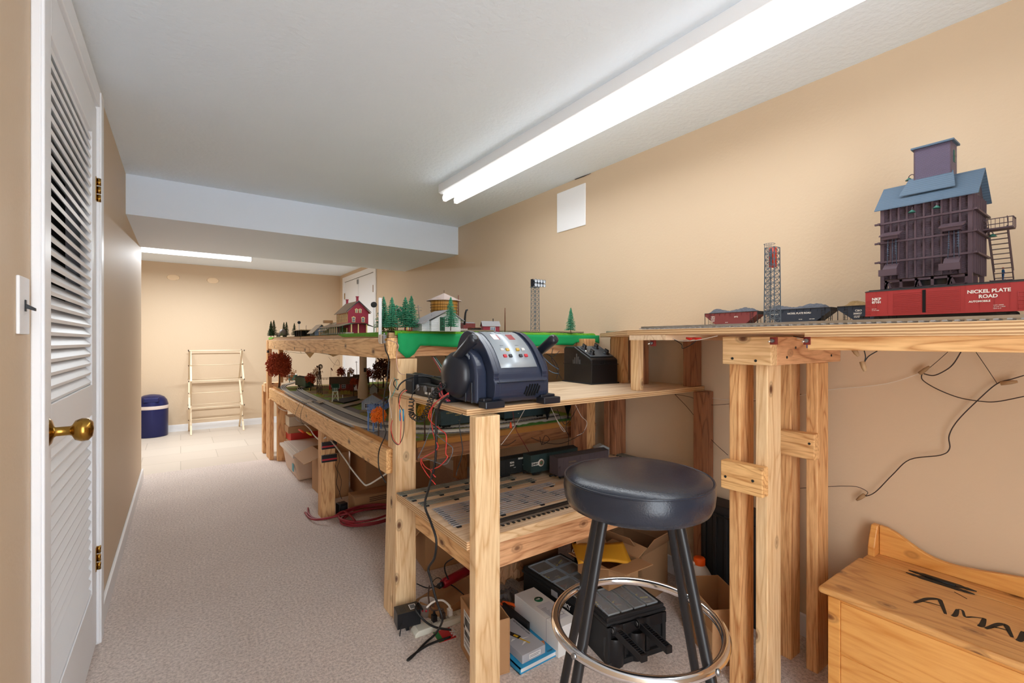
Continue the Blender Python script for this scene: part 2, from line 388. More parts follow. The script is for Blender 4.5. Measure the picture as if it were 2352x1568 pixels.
# ---- fluorescent lights
TUBE = mat('lit_tube', (255, 255, 255), .5, emit=1.5)
HOUS = mat('fixture_enamel', (238, 240, 242), .3)
fx = thing('fluorescent_light', 'long white two-tube fluorescent strip light along the ceiling beside the right wall', 'ceiling light', (1.42, 1.47, CEIL))
MB().prism([(1.343, CEIL), (1.343, CEIL-.052), (1.36, CEIL-.06), (1.478, CEIL-.06), (1.495, CEIL-.052), (1.495, CEIL)], 'y', .25, 2.69, HOUS).build('housing', fx, bev=.002, world=True)
for tx in (1.378, 1.46):
    t = MB().cyl((tx, .28, CEIL-.088), (tx, 2.665, CEIL-.088), .019, TUBE, n=20).build('tube', fx, world=True)
    for yy in (.262, 2.665): MB().box(tx-.012, tx+.012, yy, yy+.014, CEIL-.108, CEIL-.058, HOUS).build('lamp_holder', fx, bev=.004, world=True)
fx = thing('fluorescent_light', 'shorter single-tube fluorescent strip beyond the dropped beam over the far tiled nook', 'ceiling light', (.06, 6.0, CEIL))
MB().box(-.55, .67, 5.955, 6.045, CEIL-.05, CEIL, HOUS).build('housing', fx, bev=.004, world=True)
for ty in (5.975, 6.025): MB().cyl((-.53, ty, CEIL-.078), (.645, ty, CEIL-.078), .017, TUBE).build('tube', fx, world=True)
for xx in (-.545, .648): MB().box(xx, xx+.014, 5.96, 6.04, CEIL-.1, CEIL-.048, HOUS).build('lamp_holder', fx, world=True)
# crack line and patch marks near the ceiling edge
ck = MB(); a = at(1305, 408, z=CEIL-.002); b_ = at(1352, 397, x=XR-.004)
ck.tube([at(1308, 410, x=XR-.003), at(1322, 411, x=XR-.003), at(1340, 405, x=XR-.003), at(1357, 398, x=XR-.003)], [.0015, .004, .003, .001], CRK, 5)
o = ck.build('plaster_crack', wr)
# ================================================================ tables
GZ = 1.193   # top of the upper decks
LZ = .69    # top of the lower deck structure
tt = thing('train_table', 'long two-tier amber wood table carrying the model railway layout along the right wall', 'table', (1.35, 3.5, 0))
# upper deck board and beams
MB().box(.722, XR, 1.91, 5.24, 1.165, 1.188, PLYY, side=PLYE).build('upper_deck', tt, world=True, bev=.001)
MB().box(.706, .744, 1.885, 5.24, 1.077, 1.165, FIRY).build('front_beam', tt, world=True, bev=.003)
MB().box(.836, XR-.02, 1.91, 1.948, 1.085, 1.165, FIRX).build('end_beam', tt, world=True, bev=.003)
MB().box(.7445, .835, 1.897, 1.958, 1.0775, 1.165, FIRX).build('end_block', tt, world=True, bev=.003)
# lower deck
MB().prism([(.745, 1.965), (.745, 5.08), (1.97, 5.08), (1.97, 1.93), (.845, 1.93), (.845, 1.965)], 'z', .66, LZ, FOAM).build('lower_deck', tt, world=True, bev=.001)
MB().box(.706, .744, 1.90, 5.1, .59, LZ+.004, LARY).build('lower_front_beam', tt, world=True, bev=.004)
MB().box(.846, 1.95, 1.965, 2.0, .60, .66, FIRX).build('cross_beam', tt, world=True, bev=.004)
MB().box(.846, 1.95, 1.893, 1.93, .625, .682, DKX).build('lower_end_beam', tt, world=True, bev=.003)
MB().box(.846, 1.95, 1.905, 1.935, .682, .706, FOAM).build('foam_edge', tt, world=True)
# homasote rim on lower deck
rim = MB(); pr = [(.748, 5.0), (.75, 4.2), (.752, 3.4), (.75, 2.6), (.752, 2.1)]
rim.box(.735, .750, 1.96, 5.05, LZ+.004, LZ+.020, FOAM)
rim.box(.7505, .84, 1.966, 1.985, LZ, LZ+.016, FOAM)
rim.build('layout_rim', tt, world=True, bev=.001)
# scenery ground of the lower deck
g = MB(); nx, ny = 22, 50; vs = []; fs = []
for j in range(ny+1):
    for i in range(nx+1):
        xx = .750+(1.965-.750)*i/nx; yy = 1.937+(5.07-1.937)*j/ny
        if xx < .85 and yy < 1.975: yy = 1.975
        hz = LZ+.010+.004*math.sin(xx*23)*math.cos(yy*9)+random.uniform(0, .004)
        if xx < .9: hz = LZ+.009+random.uniform(0, .0015)
        vs.append((xx, yy, hz))
for j in range(ny):
    for i in range(nx): fs.append((j*(nx+1)+i, j*(nx+1)+i+1, (j+1)*(nx+1)+i+1, (j+1)*(nx+1)+i))
m, nt, b = new('layout_scenery'); N = nt.nodes; L = nt.links; b.inputs['Roughness'].default_value = .95
tc = N.new('ShaderNodeTexCoord'); n1 = N.new('ShaderNodeTexNoise'); n1.inputs['Scale'].default_value = 5; n1.inputs['Detail'].default_value = 6
rp = N.new('ShaderNodeValToRGB'); e = rp.color_ramp.elements
e[0].position = .36; e[0].color = lin((132, 100, 64)); e[1].position = .62; e[1].color = lin((150, 172, 70))
q = e.new(.48); q.color = lin((166, 146, 82)); q = e.new(.56); q.color = lin((112, 140, 54))
L.new(tc.outputs['Object'], n1.inputs[0]); L.new(n1.outputs[0], rp.inputs[0]); L.new(rp.outputs[0], b.inputs['Base Color'])
n2 = N.new('ShaderNodeTexNoise'); n2.inputs['Scale'].default_value = 300; bp = N.new('ShaderNodeBump'); bp.inputs['Distance'].default_value = .006
L.new(tc.outputs['Object'], n2.inputs[0]); L.new(n2.outputs[0], bp.inputs['Height']); L.new(bp.outputs[0], b.inputs['Normal']); SCEN = m
bb_ = MB(); vs_ = []
for j in range(31):
    y = 2.0+j*.085; w_ = .19-.09*max(0, (j-14)/16); vs_ += [(.752, y, LZ+.0135), (.76+w_*.5, y, LZ+.0145), (.76+w_, y, LZ+.0125)]
bb_.add(vs_, [(3*j+i, 3*j+i+1, 3*j+4+i, 3*j+3+i) for j in range(30) for i in range(2)], BALLAST, True); bb_.build('ballast_bed', tt, world=True)
g.add(vs, fs, SCEN, True); g.build('scenery_ground', tt, world=True, label='turf and dirt ground of the lower layout')
def leg(parent, x0, x1, y0, y1, z0, z1, m, tilt=(0, 0), name='leg'):
    mb = MB(); mb.box(x0, x1, y0, y1, z0, z1, m)
    mb.v = [(v[0]+(tilt[0] if v[2] == z0 else 0), v[1]+(tilt[1] if v[2] == z0 else 0), v[2]) for v in mb.v]
    return mb.build(name, parent, world=True, bev=.003)
leg(tt, .7445, .833, 1.87, 1.958, 0, 1.077, PINEZ, (-.03, .0))          # near post up to the upper deck
leg(tt, .743, .831, 3.17, 3.258, 0, .66, FIRZ)
leg(tt, .70, .738, 5.02, 5.10, 0, .59, FIRZ)
leg(tt, .757, .845, 4.93, 4.99, 0, .66, FIRZ)
leg(tt, .70, .738, 5.14, 5.23, 0, 1.165, FIRZ)
leg(tt, 1.87, 1.958, 5.0, 5.088, 0, 1.165, FIRZ)
leg(tt, 1.80, 1.888, 1.84, 1.90, 0, 1.165, FIRZ)
leg(tt, 1.895, 1.98, 1.70, 1.738, .54, 1.165, DKZ)
leg(tt, 1.89, 1.93, 1.742, 1.778, .54, 1.08, DKZ)
leg(tt, 1.88, 1.965, 3.4, 3.488, 0, 1.165, FIRZ)
leg(tt, .806, .844, 5.15, 5.22, .735, 1.165, FIRZ, name='riser')
MB().box(.69, .84, 5.25, 5.36, .64, .73, PINEX).build('outrigger_rail', tt, world=True, bev=.003)
leg(tt, .688, .726, 5.36, 5.45, 0, .70, FIRZ)
# grass mat and fascia
g = MB(); pts = []; n = 60
for j in range(n+1):
    xx = .74+(XR-.05-.74)*j/n; dr = random.uniform(-.006, .006)
    pts.append([(xx, 1.93, GZ+.003), (xx, 1.90+dr*.3, GZ+.002+random.uniform(0, .003)), (xx, 1.890, GZ-.004), (xx, 1.889, GZ-.014+dr)])
vs = [p for r in pts for p in r]; fs = [(4*j+i, 4*j+i+1, 4*j+5+i, 4*j+4+i) for j in range(n) for i in range(3)]
g.add(vs, fs, GRASS, True)
g.build('grass_lip', tt, world=True)
g = MB(); vs = []; 
for j in range(31):
    yy = 1.93+(5.22-1.93)*j/30
    hang = .01+random.uniform(0, .008) if (yy < 2.6 or yy > 4.95) else -.002
    vs += [(.80, yy, GZ-.001), (.722, yy, GZ-.001 if yy < 2.6 or yy > 4.9 else GZ-.004), (.718, yy, GZ-hang-.006)]
g.add(vs, [(3*j+i, 3*j+i+1, 3*j+4+i, 3*j+3+i) for j in range(30) for i in range(2)], GRASS, True)
g.box(.80, XR-.02, 1.93, 5.22, GZ-.006, GZ, mat('layout_top', (150, 140, 110), .9, var=.2, vscale=12))
g.build('ground_cover', tt, world=True)
# green cloth drape
cl = MB(); vs = []; n = 70
X0, X1 = .75, 1.965
for j in range(n+1):
    t = j/n; xx = X0+(X1-X0)*t
    bot = 1.128+.004*math.sin(t*19)
    if t < .085: bot = 1.128-.055*max(0, 1-abs(t-.035)/.05)
    if xx > 1.76: bot = 1.14+.006*math.sin(t*60)
    for k in range(5):
        q = k/4; zz = GZ-.008+(bot-GZ+.008)*q
        fold = .004*math.sin(t*30)*q+.012*q*math.exp(-((t-.09)/.05)**2)*math.sin(t*140)
        vs.append((xx, 1.886-.003-fold-.004*q, zz))
fs = [(5*j+k, 5*j+k+1, 5*j+6+k, 5*j+5+k) for j in range(n) for k in range(4)]
cl.add(vs, fs, CLOTH, True); o = cl.build('cloth_skirt', loc=(1.35, 1.88, 1.13))
sm_ = o.modifiers.new('solid', 'SOLIDIFY'); sm_.thickness = .0015; tag(o, 'bright green cloth skirt tacked along the end of the upper layout deck', 'cloth')
# ---- near workbench
wb = thing('workbench', 'plywood workbench with two shelves and a knotty pine front post', 'workbench', (1.35, 1.5, 0))
MB().prism([(.713, 1.236), (XR-.003, 1.236), (XR-.003, 1.69), (1.87, 1.69), (1.87, 1.82), (.84, 1.82), (.713, 1.862)], 'z', .922, .942, PLYE, cap=PLYT).build('top_shelf', wb, world=True, bev=.001)
MB().box(.713, XR-.01, 1.236, 1.80, .508, .535, PLYT, side=PLYE).build('lower_shelf', wb, world=True, bev=.001)
MB().box(.83, 1.93, 1.24, 1.278, .42, .508, FIRX).build('front_joist', wb, world=True, bev=.003)
MB().box(.748, .79, 1.24, 1.70, .42, .508, FIRY).build('side_joist', wb, world=True, bev=.003)
MB().box(.82, 1.93, 1.229, 1.2355, .507, .536, PINEX).build('shelf_nosing', wb, world=True, bev=.001)
leg(wb, .722, .811, 1.198, 1.236, 0, .922, PINEZ)
leg(wb, .717, .806, 1.822, 1.860, 0, .922, PINEZ)
leg(wb, XR-.095, XR-.006, 1.19, 1.236, 0, .922, DKZ)
leg(wb, 1.70, 1.789, 1.805, 1.838, 0, .922, DKZ)
for z0_, xs_, ys_ in ((.942-.004, 1.43, .0),): pass
# ---- right wall deck
wd = thing('wall_deck', 'narrow plywood railway deck along the near right wall on paired lumber posts', 'shelf', (1.7, .6, 0))
MB().prism([(1.37, -.45), (1.37, 1.17), (1.84, 1.76), (XR, 1.76), (XR, -.45)], 'z', 1.173, GZ, PLYY).build('deck_board', wd, world=True, bev=.001)
wd_o = [o for o in D.objects if o.name.startswith('deck_board')][0]
wd_o.data.materials.append(PLYE)
for pl in wd_o.data.polygons:
    if abs(pl.normal.z) < .5: pl.material_index = 1
MB().box(1.372, 1.45, -.45, .56, 1.163, 1.173, PLYY, side=PLYE).build('doubler_strip', wd, world=True)
MB().box(1.40, 1.438, -.45, .565, 1.127, 1.163, FIRY).build('edge_rail', wd, world=True, bev=.003)
MB().box(1.46, 1.498, .688, .845, 1.076, 1.165, PINEY).build('header_block', wd, world=True, bev=.003)
MB().box(1.4985, 1.985, .688, .726, 1.0765, 1.165, FIRX).build('header_block', wd, world=True, bev=.003)
MB().box(1.30+.07, 1.95, 1.0, 1.16, 1.155, 1.173, PLYT).build('splice_board', wd, world=True)
# four posts
def post4(pxl, pxm, pxr, y, w_, m, z1=1.076):
    pass
leg(wd, 1.50, 1.589, .806, .844, 0, 1.076, FIRZ)
leg(wd, 1.50, 1.589, .718, .756, 0, 1.076, PINEZ)
leg(wd, 1.79, 1.863, .775, .813, 0, 1.165, FIRZ)
leg(wd, 1.79, 1.879, .689, .726, 0, 1.076, FIRZ)

b_ = MB()
for px, py in ((756, 967), (767, 972), (779, 978), (793, 984), (806, 989)):
    p = at(px, py, x=.7345); b_.box(.7335, .7349, p.y-.004, p.y+.004, .696, .709, mat('teal_paint', (60, 140, 128), .6))
b_.build('paint_ticks', tt, world=True)
# ================================================================ stool
LEATH = mat('black_vinyl', (34, 40, 52), .24, bump=.12, bscale=260)
st = thing('bar_stool', 'round black vinyl bar stool with black tube legs and a chrome foot ring', 'stool', (.945, .775, 0))
SR, SZ = .184, .818
MB().lathe([(0, .736), (.165, .736), (.176, .742), (.183, .758), (.186, .782), (.184, .80), (.181, .807)], LEATH, 64).build('seat_side', st)
MB().lathe([(.181, .807), (.176, .811), (.15, .8195), (.1, .824), (.05, .8255), (0, .826)], LEATH, 64).build('seat_cushion', st)
MB().tube([(.182*math.cos(a*PI/36), .182*math.sin(a*PI/36), .8075) for a in range(72)], .0028, LEATH, 8, closed=True).build('piping', st)
RR = .207
MB().tube([(RR*math.cos(a*PI/48), RR*math.sin(a*PI/48), .436) for a in range(96)], .0115, CHROME, 14, closed=True).build('foot_ring', st)
MB().box(-.13, .13, -.012, .012, .722, .7355, BLK).box(-.012, .012, -.13, .13, .7225, .735, BLK).build('mounting_cross', st)
for k in range(4):
    c, s_ = math.cos(k*PI/2), math.sin(k*PI/2)
    pr = [(.10, .728), (.118, .724), (.128, .705), (.195, .436), (.262, .175), (.304, .006)]
    lg = MB().tube(smooth_path([(r*c, r*s_, z) for r, z in pr], 5), .0125, BLK, 14).build('leg', st)
    MB().cyl((.303*c, .303*s_, .012), (.306*c, .306*s_, 0), .0155, BLKM).build('foot_cap', lg)
    MB().lathe([(0, .005), (.006, .004), (.0075, 0)], STEEL, 12, Matrix.Translation((.2185*c, .2185*s_, .436)) @ Matrix.Rotation(k*PI/2, 4, 'Z') @ Matrix.Rotation(PI/2, 4, 'Y')).build('screw', lg)
# ================================================================ toy chest
CHW = wood('honey_pine', (226, 166, 92), (204, 136, 62), 'y', .8, rough=.35, seed=21, dark=(110, 60, 24))
CHT = wood('aged_honey_pine', (214, 162, 100), (182, 124, 66), 'y', .8, rough=.35, seed=24, dark=(96, 54, 26))
ch = thing('blanket_chest', 'honey pine blanket chest with a hinged lid lettered in black below the right wall deck', 'chest', (1.76, 0, 0))
CX0, CX1, CY0, CY1, CT = 1.553, 1.975, -.62, .598, .42
MB().box(CX0+.014, CX1-.002, CY0, CY1-.03, .06, CT-.022, CHW).build('box', ch, world=True, bev=.002)
MB().box(CX0+.008, CX0+.02, CY1-.055, CY1-.024, .0, CT-.022, CHW).build('corner_post', ch, world=True, bev=.002)
MB().box(CX0+.011, CX0+.0145, CY0, CY1-.056, .09, .238, CHW).box(CX0+.011, CX0+.0145, CY0, CY1-.056, .242, CT-.03, CHW).build('front_panel', ch, world=True, bev=.001)
MB().box(CX0+.004, CX0+.012, CY0, CY1-.02, .03, .075, CHW).build('plinth', ch, world=True, bev=.002)
ld = MB().box(CX0-.002, CX1-.10, CY0-.02, CY1, CT-.02, CT, CHT).build('lid', ch, world=True, bev=.009, seg=3)
MB().box(CX1-.098, CX1, CY0-.02, CY1-.012, CT-.02, CT-.001, CHT).build('back_board', ch, world=True, bev=.002)
pr = []
for i in range(60):
    yy = CY1-.035-i*(CY1-CY0-.02)/59; t = (CY1-.035-yy)
    h = .068*math.exp(-(t/.10)**2.2)+.030+.026*math.exp(-((t-.36)/.12)**2)+.04*math.exp(-((t-1.0)/.2)**2)*0
    if t > .6: h = .030+.026*math.exp(-((t-.86)/.12)**2)
    pr.append((yy, CT+h))
pr = [(CY1-.035, CT-.001)]+pr+[(pr[-1][0], CT-.001)]
MB().prism(pr, 'x', CX1-.022, CX1-.004, CHW).build('gallery_rail', ch, world=True, bev=.003)
MB().prism([(CX1-.062, CT-.001), (CX1-.004, CT-.001), (CX1-.004, CT+.098), (CX1-.03, CT+.098), (CX1-.05, CT+.06), (CX1-.062, CT+.03)], 'y', CY1-.034, CY1-.014, CHW).build('gallery_bracket', ch, world=True, bev=.003)
IRON = mat('black_iron', (22, 20, 19), .6)
for hy in (.39,):
    h = MB()
    for s_ in (-1, 1):
        xx = CX1-.099+s_*.013
        h.prism([(xx-.009, hy-.042), (xx-.004, hy-.052), (xx-.006, hy-.058), (xx, hy-.078), (xx+.006, hy-.058), (xx+.004, hy-.052), (xx+.009, hy-.042), (xx+.009, hy+.042), (xx+.004, hy+.052), (xx+.006, hy+.058), (xx, hy+.078), (xx-.006, hy+.058), (xx-.004, hy+.052), (xx-.009, hy+.042)], 'z', CT, CT+.0025, IRON)
    h.cyl((CX1-.099, hy-.035, CT+.003), (CX1-.099, hy+.035, CT+.003), .004, IRON).build('hinge', ch, world=True)
# painted lettering, read from the aisle side: runs along -y
def stroke(mb, pts, w0, m, z):
    pts = smooth_path(pts, 6); n_ = len(pts); vs = []
    for i, p in enumerate(pts):
        t = pts[min(i+1, n_-1)]-pts[max(i-1, 0)]; t.normalize(); nn = Vector((-t.y, t.x, 0)); ww = w0*(.45+.75*math.sin(PI*(i+.6)/(n_+.2))**.6) if n_ > 2 else w0
        vs += [p+nn*ww/2, p-nn*ww/2]
    mb.add([(v.x, v.y, z) for v in vs], [(2*i, 2*i+1, 2*i+3, 2*i+2) for i in range(n_-1)], m)
INK = mat('black_marker', (26, 24, 22), .6)
def L2(px, py): p = at(px, py, z=CT+.0006); return Vector((p.x, p.y, 0))
tx = MB()
def S(pts, w0=.008): stroke(tx, [L2(1640+a/3.303, 1150+b_/3.303) for a, b_ in pts], w0, INK, CT+.0006)
S([(1518, 772), (1560, 760), (1620, 742), (1700, 745), (1722, 770), (1757, 858)], .010); S([(1570, 760), (1640, 772), (1730, 800)], .004)
S([(1805, 872), (1830, 865), (1848, 822)], .009); S([(1848, 822), (1885, 830), (1905, 878), (1960, 880), (2050, 890)], .005); S([(2052, 890), (2030, 945), (1998, 940)], .010)
S([(2060, 968), (2100, 955), (2160, 935), (2210, 940), (2232, 975), (2262, 1034)], .010); S([(2110, 955), (2170, 965), (2240, 985)], .004)
S([(2300, 1060), (2325, 1050), (2345, 990)], .010); S([(2345, 990), (2400, 1040), (2440, 1110)], .006); S([(2440, 1110), (2470, 1060), (2480, 1010)], .009)
tx.build('lettering', ch, world=True, label='black hand-painted letters')
MB().tube([(CX1-.14, .35, CT+.0003), (CX1-.16, .32, CT+.0004)], .001, INK).build('scuff', ch, world=True)
# ================================================================ throttle transformer
NAVY = mat('gunmetal_plastic', (42, 50, 70), .28)
NAVYD = mat('dark_gunmetal_plastic', (30, 33, 42), .3)
PANEL = mat('silver_panel', (176, 186, 194), .35, .2)
th = thing('throttle_transformer', 'large rounded dark blue-black train throttle with two lever handles on the workbench front edge', 'transformer', (.9, 1.34, .942))
ZB = .942
prof = [(1.232, .012), (1.21, .035), (1.205, .07), (1.213, .088), (1.222, .11), (1.245, .148), (1.272, .182), (1.305, .210), (1.34, .231), (1.372, .240), (1.395, .239), (1.42, .226), (1.44, .2), (1.455, .16), (1.46, .1), (1.455, .012)]
prof = [tuple(p.yz) for p in smooth_path([(0, a, b_) for a, b_ in prof], 4)]
def bodypart(x0, x1, pr, m, nm, bev=.006):
    return MB().prism([(y, ZB+z) for y, z in pr], 'x', x0, x1, m).build(nm, th, world=True, bev=bev, seg=3)
bodypart(.812, .996, prof, NAVY, 'housing', .008)
bodypart(.806, 1.002, [(1.2, .078), (1.2, .0795), (1.465, .0795), (1.465, .078)], NAVYD, 'seam', 0)
# raised side cheeks
for sx in (-1, 1):
    cx = .904+sx*.098
    pr = [(y+(-.004 if y < 1.35 else .0), z+.004 if z > .1 else z) for y, z in prof]
    bodypart(cx-.010, cx+.010, [(y+.004 if z > .02 and y < 1.3 and z < .09 else y-.004 if y < 1.35 and z > .1 else y, z) for y, z in pr], NAVY, 'cheek', .004)
    # side pod
    pod = [(1.25, .012), (1.25, .09)]+[(1.345-.095*math.cos(a), .09+.095*math.sin(a)) for a in [PI*k/28 for k in range(1, 28)]]+[(1.44, .09), (1.44, .012)]
    xa, xb = sorted((cx+sx*.01, cx+sx*.052))
    p = bodypart(xa, xb, pod, NAVY, 'side_pod', .008)
    if sx < 0:
        for yy in (1.275, 1.315):
            MB().box(xa-.0025, xa+.001, yy-.004, yy+.004, ZB+.012, ZB+.075, NAVYD).box(xa-.0045, xa, yy-.006, yy+.002, ZB+.045, ZB+.078, NAVYD).build('rib', p, world=True, bev=.001)
    M = Matrix.Translation((cx+sx*.052, 1.365, ZB+.098)) @ Matrix.Rotation(sx*PI/2, 4, 'Y')
    dm = MB().lathe([(.078, -.004), (.078, .004), (.0745, .016), (.066, .028), (.052, .038), (.032, .045), (.014, .048), (0, .0485)], NAVYD, 40, M).build('dial', th, world=True)
    # lever handle
    hx = cx+sx*.066; 
    lv = MB().tube([(hx, 1.375, ZB+.135), (hx, 1.35, ZB+.155), (hx, 1.30, ZB+.183), (hx, 1.245, ZB+.214), (hx, 1.236, ZB+.219), (hx, 1.232, ZB+.2215)], [.013, .0155, .017, .0185, .016, .008], NAVYD, 20).build('lever', th, world=True)
    for q in range(9):
        a = .3+q*.09; r_ = .086
        if sx < 0: MB().box(-.0006, .0006, -.001, .001, -.006, .006, PANEL, M=Matrix.Translation((cx+sx*.0525, 1.345-r_*math.cos(a+.6), ZB+.09+r_*math.sin(a+.6)))).build('scale_mark', p, world=True)
# feet
for fx_, fy in ((.795, 1.222), (1.012, 1.205), (.765, 1.425), (1.03, 1.43)):
    MB().box(fx_-.036, fx_+.036, fy-.022, fy+.022, ZB, ZB+.022, NAVYD).box(fx_-.03, fx_+.03, fy+.0, fy+.04 if fy < 1.3 else fy+.0, ZB+.012, ZB+.03, NAVYD).build('foot', th, world=True, bev=.003)
# face panel follows the curved front
fp = [(y, z) for y, z in prof if .11 <= z <= .24 and y < 1.38]
P0 = Vector((0, 1.2205, ZB+.112)); P1 = Vector((0, 1.333, ZB+.2335))
n_ = 10; vs = []
def face(t):   # arc length position on the front curve
    q = t*(len(fp)-1); i = min(int(q), len(fp)-2); f_ = q-i
    a, b_ = Vector(fp[i]), Vector(fp[i+1]); p = a.lerp(b_, f_); d = (b_-a).normalized(); nn = Vector((-d.y, d.x))
    return p, nn, d
pl = MB()
for i in range(n_+1):
    p, nn, d = face(i/n_*.97+.02); p = p+Vector((nn.x, nn.y))*.0012
    hw = .074-.004*i/n_
    vs += [(.908-hw, p.x, ZB+p.y), (.908+hw, p.x, ZB+p.y)]
pl.add(vs, [(2*i, 2*i+1, 2*i+3, 2*i+2) for i in range(n_)], PANEL, True)
pn = pl.build('face_panel', th, world=True)
sd = pn.modifiers.new('s', 'SOLIDIFY'); sd.thickness = .002; sd.offset = 0
def onface(t, x, up=.0022):
    p, nn, d = face(t); p = p+nn*up
    return Vector((x, p.x, ZB+p.y)), Vector((0, d.x, d.y)), Vector((0, nn.x, nn.y))
def facebox(t, x, w_, h_, th_, m, nm, bev=.001):
    o_, d, nn = onface(t, x, .0012); M = Matrix((Vector((1, 0, 0)), d, nn)).transposed().to_4x4(); M.translation = o_
    return MB().box(-w_/2, w_/2, -h_/2, h_/2, 0, th_, m, M=M).build(nm, pn, world=True, bev=bev)
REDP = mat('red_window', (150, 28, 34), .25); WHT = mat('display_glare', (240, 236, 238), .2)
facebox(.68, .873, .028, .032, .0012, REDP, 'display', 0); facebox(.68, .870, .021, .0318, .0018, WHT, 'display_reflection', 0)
facebox(.68, .936, .026, .032, .0012, REDP, 'display', 0)
Bm = {'w': mat('button_grey', (206, 208, 206), .4), 'y': mat('button_gold', (196, 160, 60), .4), 'r': mat('button_red', (196, 40, 52), .4), 'k': mat('button_black', (38, 42, 50), .4)}
for t, row in ((.345, 'w y  y w'), (.22, 'r k  k r')):
    for i, c in enumerate(row.replace(' ', '')):
        facebox(t, .864+(0, .022, .064, .086)[i]+(0 if t > .3 else .001), .0125, .0105, .0055, Bm[c], 'button')
DT = mat('print_grey', (96, 104, 114), .5); BT = mat('print_blue', (110, 160, 190), .5)
for sv, t, x, s_, m in (('Z-4000', .87, .856, .0075, DT), ('TRACK 1', .44, .866, .004, DT), ('TRACK 2', .44, .928, .004, DT), ('HI-VOLT', .885, .925, .0045, DT), ('TRANSFORMER', .865, .925, .0042, DT)):
    o_, d, nn = onface(t, x); text(sv, s_, m, pn, o_, (1, 0, 0), d, ext=.0002)
for t, xs_ in ((.29, (.864, .886, .928, .95)), (.165, (.865, .887, .929, .951))):
    for i, x in enumerate(xs_): facebox(t, x, .012, .002, .0004, BT if i in (1, 2) else DT, 'print_bar', 0)
o_, d, nn = onface(.88, .905); M = Matrix((Vector((1, 0, 0)), d, nn)).transposed().to_4x4(); M.translation = o_
MB().lathe([(0, .0005), (.014, .0005), (.014, 0)], mat('emblem_grey', (130, 142, 152), .4), 28, M).prism([(-.011, -.004), (0, .0005), (.006, -.003), (.0125, -.001), (.011, -.007), (-.006, -.008)], 'z', .0005, .0009, PANEL, M).build('emblem', pn, world=True)
# vent slots on the lower front
vt = MB()
for i in range(6):
    x = .915+i*.0105; dz = .006 if i in (0, 5) else 0
    vt.bar((x-.006+dz*.4, 1.2055 if i else 1.206, ZB+.030+dz), (x+.008-dz*.4, 1.2028, ZB+.068-dz), .0035, .006, mat('void', (6, 6, 8), .9), up=(0, 1, 0))
vt.build('vent_slots', th, world=True)
# ================================================================ smaller black transformer
tr = thing('power_transformer', 'older squat black train transformer with sloped top and four knobs on the workbench', 'transformer', (1.79, 1.74, .942), rz=.02)
BAK = mat('bakelite', (26, 25, 27), .28)
w2 = .085
pr = [(-.115, 0), (-.115, .118), (-.10, .128), (.02, .183), (.10, .183), (.11, .17), (.11, 0)]
bd = MB().prism(pr, 'x', -w2, w2, BAK).build('housing', tr, bev=.007, seg=3)
MB().box(-w2-.002, w2+.002, -.117, .112, .094, .097, BAK).build('seam', tr, bev=.001)
MB().box(-w2-.006, w2+.006, -.12, .118, 0, .006, BLKM).build('base_plate', tr, bev=.002)
sl = math.atan2(.055, .12); M0 = Matrix.Translation((0, -.098, .1305)) @ Matrix.Rotation(sl, 4, 'X')
plt = MB().box(-.074, .074, .004, .125, 0, .003, mat('worn_plate', (92, 98, 104), .4, .4, var=.3, vscale=30), M=M0).build('control_plate', tr, bev=.001)
for x, y in ((-.045, .035), (.048, .035), (-.05, .095), (.03, .1)):
    MB().lathe([(.017, .003), (.017, .006), (.012, .007), (.0115, .02), (.009, .023), (0, .023)], BLK, 18, M0 @ Matrix.Translation((x, y, 0))).box(x-.0025, x+.0025, y-.014, y+.014, .016, .025, BLK, M=M0).build('knob', plt)
MB().lathe([(.006, .003), (.006, .008), (0, .01)], CHROME, 12, M0 @ Matrix.Translation((-.062, .06, 0))).build('pilot_lamp', plt)
dec = MB()
for i, h in enumerate((.02, .032, .05, .036, .022)):
    dec.bar((-w2-.001, .025+i*-.013, .096), (-w2-.001, .025+i*-.013, .096+h), .006, .003, STEEL, up=(1, 0, 0))
for i, h in enumerate((.008, .014, .02, .014, .008)):
    dec.bar((-.026+i*.013, -.116, .10), (-.026+i*.013, -.116, .10+h*.7), .005, .003, BAK, up=(0, 1, 0))
dec.build('deco_fins', tr)
tr.rotation_euler = (0, 0, -.1); tr.location = (1.705, 1.70, .942)
# ================================================================ handheld controllers
def ctrl(nm, label, cx, cy, z, w_, d_, h_, rz, slots=0):
    t = thing(nm, label, 'controller', (cx, cy, z), rz)
    b_ = MB().box(-w_/2, w_/2, -d_/2, d_/2, 0, h_, BLK).build('case', t, bev=.006, seg=3)
    MB().box(-w_/2+.012, w_/2-.012, -d_/2+.012, d_/2-.012, h_-.001, h_+.003, BLKM).build('top_plate', t, bev=.001)
    for k in range(slots):
        y = -d_/2+.03+k*(d_-.06)/(slots-1)
        MB().lathe([(0, .002), (.012, .002), (.013, 0)], mat('jack_grey', (120, 122, 128), .4), 14, Matrix.Translation((-w_/2-.0005, y, h_*.72)) @ Matrix.Rotation(-PI/2, 4, 'Y')).build('jack', t)
    return t
c1 = ctrl('base_station', 'grey-black train control base with jacks on its side lying on the workbench left end', .80, 1.60, .942, .11, .19, .042, .0, 3)
lb = MB().box(-.0575, -.0555, -.05, -.035, .012, .02, mat('label_white', (230, 230, 226), .5)).box(-.0575, -.0555, -.02, .0, .012, .02, MATS['label_white']).build('port_label', c1)
c2 = ctrl('handheld_controller', 'black handheld train controller stacked on the control base', .835, 1.575, .985, .10, .18, .026, -.15)
